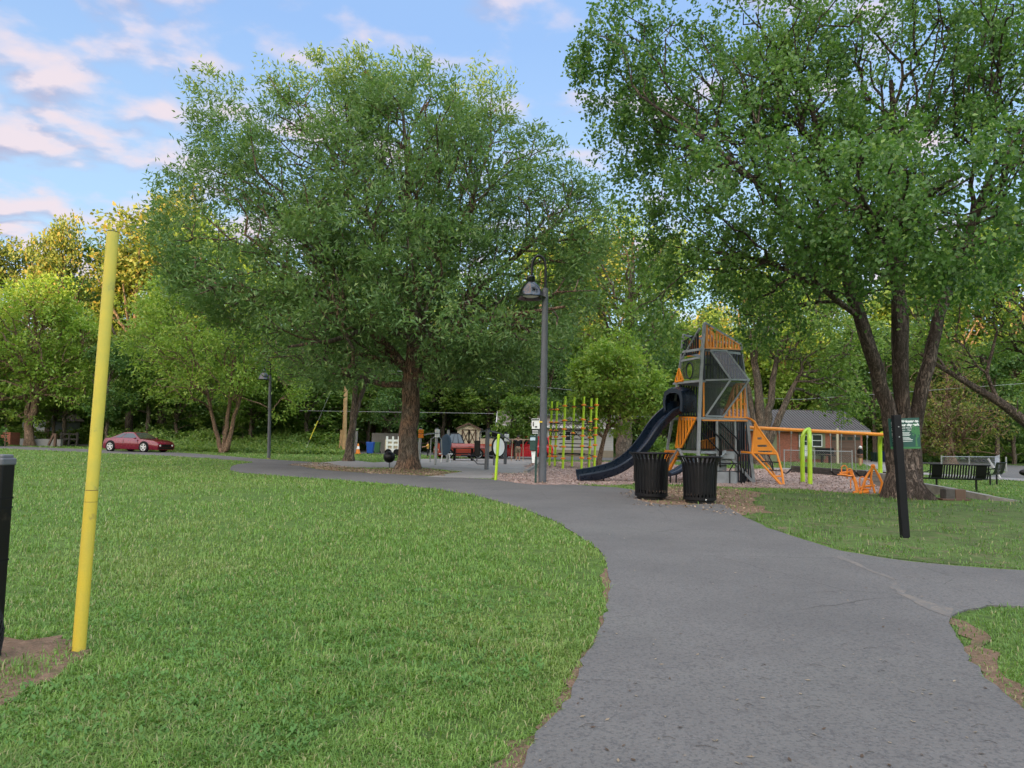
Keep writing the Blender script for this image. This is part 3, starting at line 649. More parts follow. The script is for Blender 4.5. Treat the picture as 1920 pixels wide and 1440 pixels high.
pxtree('street_tree', 'bright green young tree with thin leaning trunk between climber and slide', (1121, 874),
 [[(1121,874,.13),(1128,840,.12),(1138,805,.1),(1146,760,.08),(1150,700,.04)]],
 [(1150,720,75,55),(1165,640,28,25),(1140,680,60,30),(1110,760,45,30),(1200,760,45,35),(1160,665,50,35),(1180,800,45,15),(1130,800,40,14),(1215,720,30,35),(1100,700,25,30)],
 ntips=1500, leaf=(0.26, 0.14), lmat=L_lime, bmat=B_tan, seed=38, hole=0.45, hs=1.0, per=12, lim=30000, spread=0.25, up=1.2, rmin=0.02, r0=.01)
pxtree('tall_oak', 'thick grey trunk and tall crown seen behind the playground slide', (1172, 866),
 [[(1172,866,.62),(1172,820,.52),(1174,760,.48),(1178,700,.42),(1180,640,.34),(1184,540,.2),(1188,440,.08)]],
 [(1180,560,110,120),(1120,500,90,90),(1240,520,90,100),(1180,440,80,60),(1120,620,80,60),(1270,620,70,60),(1080,460,60,60),(1090,560,60,70),(1200,650,90,35)],
 ntips=1900, leaf=(0.36, 0.16), lmat=L_mid, bmat=B_grey, seed=39, hole=0.45, hs=.45, per=8, lim=30000, spread=0.36, rmin=0.03)
pxtree('multi_trunk_tree', 'many stemmed grey tree behind the tower in front of the brick house', (1430, 872),
 [[(1430,872,.5),(1428,820,.38),(1424,760,.3),(1418,700,.25),(1405,620,.12)], [(1432,830,.3),(1442,770,.24),(1450,710,.2),(1460,640,.1)], [(1436,840,.26),(1462,780,.22),(1480,740,.18),(1505,690,.1)], [(1426,830,.25),(1412,780,.18),(1404,730,.14),(1390,680,.08)]],
 [(1450,620,110,60),(1530,650,70,60),(1380,620,60,50),(1560,720,50,45),(1520,590,80,40),(1480,560,90,40),(1410,560,60,40),(1600,760,40,30),(1600,650,50,50)],
 ntips=1900, leaf=(0.28, 0.14), lmat=L_mid, bmat=B_grey, seed=40, hole=0.42, hs=.6, per=8, lim=30000, spread=0.28, rmin=0.025)
pxtree('spreading_conifer', 'olive and brown spreading conifer with bare lower twigs behind the benches', (1783, 872),
 [[(1783,872,.45),(1781,850,.3),(1780,800,.25),(1777,740,.18),(1775,670,.06)], [(1788,868,.3),(1783,845,.2)]],
 [(1780,770,80,55),(1720,800,60,45),(1840,800,50,40),(1775,710,60,35),(1740,840,60,18),(1830,838,50,14),(1790,670,40,20),(1700,770,30,30)],
 ntips=2000, leaf=(0.30, 0.10), lmat=L_olive, bmat=B_tan, seed=41, hole=0.42, hs=.7, per=5, lim=22000, spread=0.25, rmin=0.012, r0=0.014, up=1.3, wplen=.2)
pxtree('leaning_limb_tree', 'dark leaning tree at the right edge with its trunk reaching into the picture', (2010, 905),
 [[(2010,905,.34),(1990,860,.3),(1955,820,.26),(1915,785,.22),(1870,752,.2),(1845,738,.17),(1800,710,.12),(1750,680,.08),(1690,640,.04)], [(1870,752,.1),(1850,700,.08),(1870,620,.05)], [(1960,825,.16),(1950,700,.12),(1920,560,.08)]],
 [(1800,640,120,50),(1880,600,80,90),(1720,650,60,40),(1930,680,60,80),(1900,500,100,80),(1800,560,90,50)],
 ntips=2000, leaf=(0.2, 0.09), lmat=L_mid, bmat=B_birch, seed=42, hole=0.45, hs=.6, per=7, lim=26000, spread=0.24, rmin=0.02, flare=1.2)
# ------------------------------------------------------------------ woodland behind (prototypes, then copies)
def proto(name, label, h, cw, seed, lmat, bmat, leaf, ntips=1100, lim=20000, low=0.3, hole=0.44, forks=4, group=None):
    rg = random.Random(seed); T = [[(0, 0, -0.1, h * 0.016), (0.1, 0, h * .25, h * 0.013), (rg.uniform(-.5, .5), 0, h * .55, h * 0.009), (rg.uniform(-1, 1), 0, h * .9, 0.05)]]
    for k in range(forks):
        a = rg.uniform(0, 6.28); z = h * rg.uniform(.3, .5); T.append([(0, 0, z, h * .007), (math.cos(a) * cw * .3, math.sin(a) * cw * .3, z + h * .15, h * .005), (math.cos(a) * cw * .6, math.sin(a) * cw * .6, z + h * .33, .04)])
    B = []
    for k in range(15):
        t = rg.random(); a = rg.uniform(0, 6.28); z = h * (low + (0.93 - low) * t); rr = cw * (1 - abs(2 * t - 0.8) ** 2 * 0.55) * rg.uniform(.3, .8)
        s = cw * rg.uniform(.28, .48); B.append(((math.cos(a) * rr, math.sin(a) * rr, z), (s, s, s * rg.uniform(.6, .95))))
    B.append(((0, 0, h * .65), (cw * .6, cw * .6, h * .28)))
    r = make_tree(name, label, Vector((0, 0, 0)), T, B, ntips=ntips, leaf=leaf, lmat=lmat, bmat=bmat, seed=seed, hole=hole + .03, hs=.35, per=14, lim=lim * 1.5, spread=0.42, rmin=0.05, r0=.02, group=group, flare=1.2, seg=1.0)
    return r
GW = 'woodland trees behind the park'
protos = [proto('woodland_tree', 'x', 20, 6.2, 51, L_mid, B_grey, (.42, .24), group=GW), proto('woodland_tree', 'x', 20, 5.6, 52, L_dark, B_grey, (.5, .3), group=GW),
          proto('woodland_tree', 'x', 20, 5.8, 53, L_olive, B_grey, (.40, .24), group=GW, hole=.49), proto('woodland_tree', 'x', 20, 6.0, 54, L_lime, B_tan, (.40, .22), group=GW), proto('woodland_tree', 'x', 20, 7.0, 55, L_dark, B_grey, (.42, .25), group=GW, low=.12), proto('woodland_tree', 'x', 20, 8.5, 56, L_mid, B_grey, (.62, .38), group=GW, low=.08, hole=.40)]
# (px of trunk, px of top, distance, prototype, width factor, label)
W = [(-120,400,74,2,1.1,'tall golden topped tree cut by the left edge of the picture'),(15,440,78,2,.8,'golden leafed tree at the left horizon, left of the tallest left spire'),(88,388,72,2,.6,'tall golden tree whose top stands alone in the sky at far left'),
 (150,520,86,1,1.0,'dark tree filling the dip between the golden left trees'),(185,465,76,0,.9,'dull green tree rising just behind the yellow pole'),(240,430,73,2,1.0,'golden brown tree right of the yellow pole top'),
 (300,335,78,2,1.0,'tallest golden tree at the left flank of the willow oak'),(360,430,70,0,1.0,'green tree behind the left side of the willow oak'),(275,560,62,0,.9,'low green tree behind the multi stemmed birch, to its left'),
 (200,640,60,1,1.0,'dark low tree above the parked maroon coupe'),(470,480,72,3,.9,'light green tree above the smaller lamp'),(560,520,66,1,1.0,'dark tree right of the smaller lamp'),(640,500,76,0,1.1,'green tree behind the forked tree'),
 (720,560,70,1,1.0,'dark tree directly behind the willow oak trunk'),(800,480,80,4,1.1,'large dark tree behind the right side of the willow oak'),(880,560,72,4,1.0,'dark tree rising over the tan garden shed'),(950,530,78,4,1.0,'dark tree behind the roof of the white house, left end'),
 (1010,470,74,0,1.0,'green tree behind the taller lamp'),(1060,420,82,2,1.0,'golden topped tree between the willow oak and the river birch'),(1120,440,90,2,1.0,'hazy golden tree behind the tall oak'),(1255,470,72,0,1.0,'green tree behind the playground tower, to its left'),
 (1330,560,78,2,.9,'olive tree directly behind the tower roof'),(1390,500,84,0,1.1,'green tree behind the tower, to its right'),(1480,540,76,3,1.0,'light green tree over the ridge of the brick house, left'),(1560,520,80,0,1.1,'green tree over the ridge of the brick house, middle'),
 (1640,600,66,1,1.0,'dark tree behind the right end of the brick house'),(1700,540,76,0,1.1,'green tree behind the river birch stems'),(1770,480,72,1,1.0,'dark tree above the olive conifer'),(1840,450,80,2,1.0,'golden olive tree in the right background'),
 (1905,420,72,0,1.0,'green tree at the right edge of the background'),(1990,400,78,1,1.2,'dark tree half outside the right edge'),(2080,380,70,0,1.2,'green tree just outside the right edge'),(1870,640,62,1,1.0,'dark low tree above the side road'),
 (-60,560,64,1,1.0,'dark low tree behind the layered tree'),(120,600,66,0,.9,'low green tree between the layered tree and the yellow pole'),(-230,420,70,0,1.2,'green tree outside the left edge'),(420,600,64,4,.9,'dense dark tree behind the multi stemmed birch'),(1210,600,66,4,.8,'dense dark tree behind the slide hood'),(1300,640,62,3,.7,'light low tree behind the slide hood'),(1020,620,64,4,.9,'dense dark tree beside the taller lamp post'),(750,640,62,4,.9,'dense dark low tree behind the willow oak fork')]
W += [(330,690,63,5,1.0,'low bushy green tree above the nose of the maroon coupe'),(470,700,61,5,1.0,'low bushy green tree left of the smaller lamp head'),(575,680,62,5,1.1,'low bushy green tree just right of the smaller lamp'),(690,690,66,5,1.0,'low bushy tree above the grey board fence'),
 (830,650,68,5,1.0,'low bushy tree above the cream shed roof, left side'),(915,690,66,5,1.0,'low bushy tree above the cream shed roof, right side'),(1050,700,70,5,1.0,'low bushy tree over the white house roof'),(1240,700,66,5,1.0,'low bushy tree seen between slide and thick grey trunk'),
 (1350,690,68,5,1.0,'low bushy tree seen through the tower legs'),(1660,720,70,5,1.0,'low bushy tree right of the brick house, behind the bins'),(1900,700,66,5,1.0,'low bushy tree at right beyond the side road'),(100,700,68,5,1.0,'low bushy tree behind the split rail fence'),(-20,690,72,5,1.0,'low bushy tree at the left edge of the wood')]
_seen = {}
rg = random.Random(77)
for px, pt, Y, k, wf, lab in W:
    h = at(px, pt, Y).z; x = X3(px, Y); o = protos[k] if k not in _seen else copy_tree(protos[k]); _seen[k] = 1
    o.location = (x, Y, 0); sz = h / 19.3; kx = 1.35 if k == 5 else 1.0; o.scale = (sz * wf * kx * rg.uniform(.95, 1.1), sz * wf * kx * rg.uniform(.95, 1.1), sz); o.rotation_euler.z = rg.uniform(0, 6.28); o['label'] = lab
# ------------------------------------------------------------------ shrubs and ivy bank
def bush_mesh(name, c, r, n, leaf, seed, nspray=90):
    rg = np.random.default_rng(seed); D = rg.normal(size=(nspray, 3)); D /= np.linalg.norm(D, axis=1)[:, None]; D[:, 2] = np.abs(D[:, 2])
    S = np.array(r) * D * rg.uniform(.35, 1.0, nspray)[:, None]; S *= (0.75 + .5 * noise3(D * 2 + seed, 1.3))[:, None]
    I = rg.integers(0, nspray, n); C = S[I] + rg.normal(0, .13 * min(r), (n, 3)); C[:, 2] = np.abs(C[:, 2]) + .02
    A = D[I] * .6 + rg.normal(0, .6, (n, 3)); A /= np.linalg.norm(A, axis=1)[:, None]; Nn = rg.normal(0, .6, (n, 3)) + [0, 0, 1]
    Wd = np.cross(A, Nn); Wd /= np.linalg.norm(Wd, axis=1)[:, None]; l = (leaf[0] * rg.uniform(.6, 1.3, n))[:, None]; w = (leaf[1] * rg.uniform(.7, 1.2, n))[:, None]
    V = np.stack([C, C + A * l * .45 + Wd * w * .5, C + A * l, C + A * l * .45 - Wd * w * .5], 1).reshape(-1, 3) + np.array(c)
    return npmesh(name, V, np.arange(n)[:, None] * 4 + np.array([[0, 1, 2, 3]]))
GS = 'shrubs along the edge of the wood'
bm_ = [bush_mesh('shrub', (0, 0, 0), (2.2, 1.5, 1.7), 5200, (.3, .2), 61), bush_mesh('shrub', (0, 0, 0), (1.8, 1.5, 2.3), 5200, (.28, .19), 62), bush_mesh('shrub', (0, 0, 0), (2.6, 1.6, 1.2), 5200, (.26, .17), 63)]
sh = [(-40,836,0,1.0,L_dark,'dark shrub at the left edge behind the layered tree'),(110,832,2,.9,L_dark,'low dark shrub left of the yellow pole'),(165,832,1,.9,L_mid,'upright green shrub just left of the yellow pole foot'),(215,826,2,1.1,L_mid,'shrub behind the tail of the maroon coupe'),(262,826,2,1.2,L_lime,'pale shrub behind the roof of the maroon coupe'),(312,832,0,1.0,L_mid,'shrub behind the nose of the maroon coupe'),
 (350,838,0,1.2,L_dark,'dark ivy shrub right of the maroon coupe'),(385,838,1,1.0,L_dark,'dark ivy shrub left of the birch stems'),(440,840,0,1.1,L_dark,'dark ivy shrub behind the birch stems'),(490,842,1,1.0,L_dark,'dark ivy shrub left of the smaller lamp'),(530,844,2,1.3,L_mid,'green ivy shrub right of the smaller lamp'),(570,845,0,1.2,L_mid,'green ivy shrub midway between lamp and wooden post'),(605,846,1,.9,L_mid,'green ivy shrub left of the wooden post'),
 (650,838,1,1.0,L_lime,'bright shrub behind the wooden post'),(800,838,0,1.2,L_mid,'shrub left of the tan garden shed'),(770,836,0,1.2,L_mid,'vine covered hump behind the willow oak trunk'),(915,840,1,.9,L_dark,'dark shrub right of the tan garden shed'),
 (1640,856,0,.9,L_mid,'shrub at the right corner of the brick house'),(1700,860,1,.9,L_dark,'dark shrub behind the birch stems'),(1850,862,2,1.0,L_dark,'low dark shrub beside the side road'),(1890,850,0,1.3,L_dark,'dark shrub across the side road'),(1740,866,2,.9,L_dark,'low dark shrub left of the conifer trunk'),(1270,862,2,.9,L_mid,'low shrub seen under the playground tower'),(1230,860,0,1.0,L_mid,'green shrub right of the thick grey trunk')]
for i, (px, py, k, s_, mt, lab) in enumerate(sh):
    me = bm_[k] if i < 3 and False else bm_[k].copy(); me.materials.clear(); me.materials.append(mt)
    o = bpy.data.objects.new('shrub', me); COL.objects.link(o); o.location = G(px, py); o.location.y = min(o.location.y, 72); o.location.x = X3(px, o.location.y); o.scale = (s_, s_, s_); o.rotation_euler.z = i * 1.7; tag(o, lab, 'shrub', GS)
# deep undergrowth that closes the wood
def undergrowth():
    rg = np.random.default_rng(71); n = 90000; X = rg.uniform(-80, 80, n); Y = 84 + rg.normal(0, 3, n) + 4 * np.sin(X * .1); hgt = 9 + 6 * noise3(np.stack([X, X * 0, X * 0], 1), .12)
    Z = rg.random(n) ** .8 * hgt; C = np.stack([X, Y, Z], 1); A = rg.normal(size=(n, 3)); A /= np.linalg.norm(A, axis=1)[:, None]; Nn = rg.normal(0, .6, (n, 3)) + [0, 0, 1]
    Wd = np.cross(A, Nn); Wd /= np.linalg.norm(Wd, axis=1)[:, None]; l = (.9 * rg.uniform(.6, 1.3, n))[:, None]; w = (.6 * rg.uniform(.7, 1.2, n))[:, None]
    V = np.stack([C, C + A * l * .45 + Wd * w * .5, C + A * l, C + A * l * .45 - Wd * w * .5], 1).reshape(-1, 3)
    o = link('woodland_undergrowth', npmesh('woodland_undergrowth', V, np.arange(n)[:, None] * 4 + np.array([[0, 1, 2, 3]])), L_mid); tag(o, 'dark undergrowth closing the wood behind the houses and trees', 'undergrowth', kind='stuff')
undergrowth()
def ivy():
    rg = np.random.default_rng(73); n = 26000; px = rg.uniform(180, 640, n); X = np.array([(p - 960) / F for p in px]); Y = 52 + (px - 180) * -0.004 + rg.uniform(0, 8, n); X = X * Y
    hh = .25 + np.clip((Y - 53) * .2, 0, 2.0); Z = rg.random(n) * hh * (0.5 + noise3(np.stack([X, Y, X * 0], 1), .5)); C = np.stack([X, Y + 2.2, Z], 1)
    A = rg.normal(size=(n, 3)); A /= np.linalg.norm(A, axis=1)[:, None]; Nn = rg.normal(0, .5, (n, 3)) + [0, -.4, 1]; Wd = np.cross(A, Nn); Wd /= np.linalg.norm(Wd, axis=1)[:, None]
    V = np.stack([C, C + A * .12 + Wd * .08, C + A * .24, C + A * .12 - Wd * .08], 1).reshape(-1, 3)
    o = link('ivy_ground_cover', npmesh('ivy_ground_cover', V, np.arange(n)[:, None] * 4 + np.array([[0, 1, 2, 3]])), L_mid); tag(o, 'ivy and weeds covering the bank along the wood behind the road', 'ground cover', kind='stuff')
ivy()
# ------------------------------------------------------------------ object materials
M_black = pmat('black_powdercoat', (0.005, 0.005, 0.0065), 0.42, spec=0.28, var=0.3, bump=0.05, wear=(0.03, 0.024, 0.02))
M_blackw = pmat('black_plastic_lumber', (0.006, 0.006, 0.008), 0.6, spec=0.25, var=0.3, bump=0.15, bscale=25)
M_yellow = pmat('weathered_yellow_paint', (0.66, 0.48, 0.04), 0.55, var=0.12, vscale=3, bump=0.1, fine=0.35, wear=(0.30, 0.23, 0.06), col2=(0.56, 0.44, 0.06))
M_grey = pmat('grey_painted_steel', (0.10, 0.108, 0.12), 0.5, spec=0.3, var=0.15)
M_galv = pmat('galvanised_steel', (0.34, 0.35, 0.35), 0.5, metal=0.35, var=0.2, wear=(0.22, 0.21, 0.19))
M_greyw = pmat('grey_recycled_lumber', (0.27, 0.30, 0.325), 0.65, var=0.25, bump=0.2)
M_orange = pmat('orange_powdercoat', (0.80, 0.27, 0.018), 0.45, var=0.12, wear=(0.62, 0.30, 0.07))
M_orangep = pmat('orange_plastic', (0.80, 0.24, 0.015), 0.4, var=0.1)
M_lime = pmat('lime_powdercoat', (0.40, 0.62, 0.02), 0.4, var=0.12)
M_navy = pmat('dark_blue_plastic', (0.007, 0.016, 0.034), 0.28, var=0.3, spec=0.4)
M_slat = pmat('dark_blue_grey_panel', (0.010, 0.013, 0.022), 0.5, spec=0.3, var=0.25)
M_white = pmat('white_paint', (0.72, 0.72, 0.70), 0.5, var=0.08)
M_chain = pmat('chain_steel', (0.36, 0.36, 0.36), 0.4, metal=0.6)
M_rubber = pmat('black_rubber', (0.007, 0.007, 0.007), 0.8, spec=0.25)
M_rope = pmat('black_rope', (0.016, 0.016, 0.018), 0.85)
M_timber = pmat('weathered_grey_timber', (0.27, 0.255, 0.23), 0.9, var=0.4, vscale=4, bump=0.5, bscale=18)
M_timberd = pmat('dark_stained_timber', (0.075, 0.068, 0.062), 0.9, var=0.4, vscale=4, bump=0.5, bscale=18)
M_wood = pmat('raw_yellow_timber', (0.48, 0.31, 0.15), 0.85, var=0.35, vscale=3, bump=0.3, bscale=14)
M_glass = pmat('tinted_polycarbonate', (0.05, 0.06, 0.062), 0.12, var=0.1)
_b = [n for n in M_glass.node_tree.nodes if n.type == 'BSDF_PRINCIPLED'][0]; _b.inputs['Alpha'].default_value = 0.42
M_win = pmat('window_glass', (0.03, 0.035, 0.04), 0.08, spec=0.8)
M_signg = pmat('sign_dark_green', (0.018, 0.075, 0.06), 0.4, var=0.1)
M_signl = pmat('sign_light_green', (0.045, 0.17, 0.06), 0.4, var=0.1)
M_signw = pmat('sign_white', (0.75, 0.78, 0.76), 0.5, var=0.05)
M_dgreen = pmat('dark_green_paint', (0.015, 0.055, 0.045), 0.45, var=0.15)
# ------------------------------------------------------------------ left edge: netting post, yellow pole
def yellow_pole():
    b = G(147, 1222); t = at(212, 436, b.y + 0.05); r = empty('foul_pole', b, 'leaning yellow painted pole with worn greenish top standing in the lawn', 'pole')
    k = b.lerp(t, 0.345); k2 = b.lerp(t, 0.372)
    b0 = b - Vector((0, 0, .08))
    MB().tube([b0, k], 0.043, 20).build('lower_pole', M_yellow, r, smooth=True)
    MB().tube([k + (k2 - k) * .04, k2], 0.0425, 20).build('sleeve', M_yellow, r, smooth=True)
    MB().tube([k2 + (k2 - k) * .06, t], 0.041, 20).build('upper_pole', pmat('greenish_yellow_paint', (0.42, 0.38, 0.06), 0.6, var=0.2, vscale=2.5, col2=(0.60, 0.46, 0.05), wear=(0.25, 0.25, 0.08)), r, smooth=True)
    MB().tube([t - (t - b) * .001, t + (t - b) * .002], 0.036, 16).build('open_top', M_black, r)
    MB().tube([k - (t - b) * .002, k2 + (t - b) * .002], 0.0395, 16).build('joint', pmat('pole_rust', (0.12, 0.08, 0.04), 0.9), r)
    d = MB(); rg = random.Random(2)
    for i in range(14):
        a = rg.uniform(0, 6.28); d.ell(b + Vector((math.cos(a) * .07, math.sin(a) * .07, .004)), (rg.uniform(.015, .035), rg.uniform(.015, .03), rg.uniform(.008, .02)), 7, 5)
    tag(d.build('soil_clods', M_dirt, None, b), 'small clods of soil pushed up around the yellow pole base', 'soil', kind='stuff')
yellow_pole()
def net_post():
    b = G(-22, 1235); Y = b.y
    r = empty('fence_post', b, 'black padded square post with grey cap cut by the left edge', 'post')
    tp = at(-22, 868, Y).z
    w_ = at(24, 868, Y).x - b.x
    M = Matrix.Rotation(R(-12), 3, 'Z')
    MB().box((b.x, Y, tp * .5 + .0), (w_ * 1.55, w_ * 1.5, tp), M).build('padding', M_black, r, bevel=.012)
    c = MB().box((b.x, Y, tp + .012), (w_ * 1.7, w_ * 1.65, .05), M); c.box((b.x, Y, tp + .045), (w_ * 1.3, w_ * 1.3, .03), M)
    c.build('cap', pmat('grey_plastic_cap', (0.10, 0.105, 0.12), 0.5), r, bevel=.01)
    for z in (tp * .82, tp * .77, tp * .5): MB().box((b.x, Y, z), (w_ * 1.57, w_ * 1.52, .012), M).build('strap', M_rubber, r)
    n = empty('netting', (b.x, Y - .02, 0), 'black mesh netting bunched at the foot of the padded post', 'netting')
    m_ = MB(); rg = random.Random(5); zt = at(0, 1000, Y).z
    xw = lambda z: w_ * (0.62 + 0.50 * math.exp(-((z - .16) / .16) ** 2) + .25 * max(0, (.55 - z)))
    for k in range(22):
        a0 = 2 * math.pi * k / 22
        for sg in (1, -1):
            pts = []
            for i in range(20):
                z = .02 + (zt) * i / 19; a = a0 + sg * i * .28; q = xw(z) * (1 + .06 * math.sin(9 * z + k)); pts.append((b.x + q * math.cos(a), Y - .02 + q * math.sin(a), z))
            m_.tube(pts, .0035, 3, cap=False)
    m_.build('mesh', M_rope, n)
net_post()
# ------------------------------------------------------------------ street lamps
def lamp(bpx, tpx, armpx, label, group='park lamps'):
    b = G(*bpx); Y = b.y; top = at(*tpx, Y); H = top.z; s = H / 7.0
    sx = (at(tpx[0], 560, Y).x - b.x)
    r = empty('street_lamp', b, label, 'lamp', group)
    ax = b + Vector((sx, 0, 0)); zarm = H - .62 * s
    rad = .085 * s * 1.25
    MB().tube([b + Vector((0, 0, -.05)), b.lerp(Vector((ax.x, Y, zarm)), .5), (ax.x, Y, zarm - .45 * s)], [rad * 1.12, rad * 1.0, rad * .85], 16).build('pole', M_grey, r, smooth=True)
    MB().lathe([(rad * 2.0, 0), (rad * 2.0, .03), (rad * 1.2, .05), (0, .05)], b, 20).build('base_plate', pmat('rusty_base', (0.22, 0.15, 0.10), 0.9), r)
    R_ = .21 * s; c = Vector((ax.x - R_, Y, zarm + .2 * s))
    up = [Vector((ax.x, Y, zarm - .45 * s)), Vector((ax.x, Y, zarm - .1 * s))] + [c + Vector((R_ * math.cos(a), 0, R_ * 1.7 * math.sin(a))) for a in np.linspace(0, math.pi, 14)] + [Vector((ax.x - 2 * R_, Y, zarm - .02 * s))]
    MB().tube(up, .040 * s, 12).build('arm', M_black, r, smooth=True)
    sc_ = Vector((ax.x - 2 * R_ - .02 * s, Y, zarm - .06 * s)); k = s * 1.0
    sh = MB().lathe([(.05 * k, .02 * k), (.13 * k, -.04 * k), (.13 * k, -.17 * k), (.11 * k, -.2 * k), (.16 * k, -.24 * k), (.27 * k, -.36 * k), (.34 * k, -.50 * k), (.38 * k, -.62 * k), (.47 * k, -.68 * k), (.46 * k, -.71 * k), (.34 * k, -.66 * k), (.22 * k, -.50 * k), (0, -.45 * k)], sc_, 28)
    sh = sh.build('lamp_shade', pmat('gloss_black', (0.004, 0.005, 0.008), 0.1, spec=0.5, coat=0.4), r, smooth=True)
    MB().ell(sc_ + Vector((0, 0, -.62 * k)), (.26 * k, .26 * k, .06 * k)).build('diffuser', M_white, sh, smooth=True)
    return r
l1 = lamp((1017, 907), (1022, 476), None, 'tall grey lamp post with black bell shade beside the paved exercise pad')
MB().box(at(1014, 791, G(1017, 907).y - .13), (.1, .02, .05)).build('sticker', pmat('yellow_sticker', (0.75, 0.55, 0.05), 0.5), l1)
lamp((504, 860), (513, 676), None, 'smaller far lamp post with black bell shade by the pale birch')
# ------------------------------------------------------------------ litter bins
def bin_(bpx, label):
    b = G(*bpx); Y = b.y; s = F / Y; H = (bpx[1] - (bpx[1] - 88)) / s; r = empty('trash_can', b, label, 'trash can', 'black slatted trash cans'); k = H / 1.0
    sl_ = MB(); n = 28
    prof = [(.335, .10), (.35, .5), (.365, .78), (.385, .86), (.43, .945), (.46, .965)]
    for i in range(n):
        a = 2 * math.pi * i / n; ca, sa = math.cos(a), math.sin(a); t = Vector((-sa, ca, 0)); o_ = Vector((ca, sa, 0)); vs = []
        for (rr, z) in prof:
            for e, q in ((-1, 0), (1, 0), (1, -.008), (-1, -.008)): vs.append(b + (o_ * (rr + q) + t * e * .0245) * k + Vector((0, 0, z * k)))
        fs = []
        for j in range(len(prof) - 1):
            for c in range(4): fs.append((j * 4 + c, j * 4 + (c + 1) % 4, j * 4 + 4 + (c + 1) % 4, j * 4 + 4 + c))
        sl_.add(vs, fs)
    sl_.build('slat_body', M_black, r)
    ring = lambda rr, z, t: [(rr + .0, z), (rr + .012, z + t / 2), (rr, z + t), (rr - .012, z + t / 2), (rr, z)]
    m_ = MB(); m_.lathe([(x * k, z * k) for x, z in ring(.462, .955, .03)], b, 40); m_.lathe([(x * k, z * k) for x, z in ring(.40, .955, .02)], b, 40)
    m_.build('top_ring', M_black, r, smooth=True)
    MB().lathe([(0, .0), (.30 * k, .0), (.30 * k, .06 * k), (.345 * k, .075 * k), (.345 * k, .135 * k), (.30 * k, .14 * k), (0, .14 * k)], b, 36).build('base', M_black, r, smooth=True)
    MB().lathe([(.0, .2 * k), (.29 * k, .2 * k), (.315 * k, .85 * k), (.30 * k, .85 * k), (.28 * k, .3 * k), (0, .3 * k)], b, 30).build('liner', pmat('dark_liner', (0.03, 0.032, 0.036), 0.55), r, smooth=True)
    return r
bin_((1221, 936), 'black slatted trash can on the path edge, left one of the pair')
tb = bin_((1312, 943), 'black slatted trash can with small white sticker near its foot')
_b2 = G(1312, 943)
MB().box(_b2 + Vector((.02, -.405, .115)), (.08, .006, .03)).build('sticker', M_signw, tb)
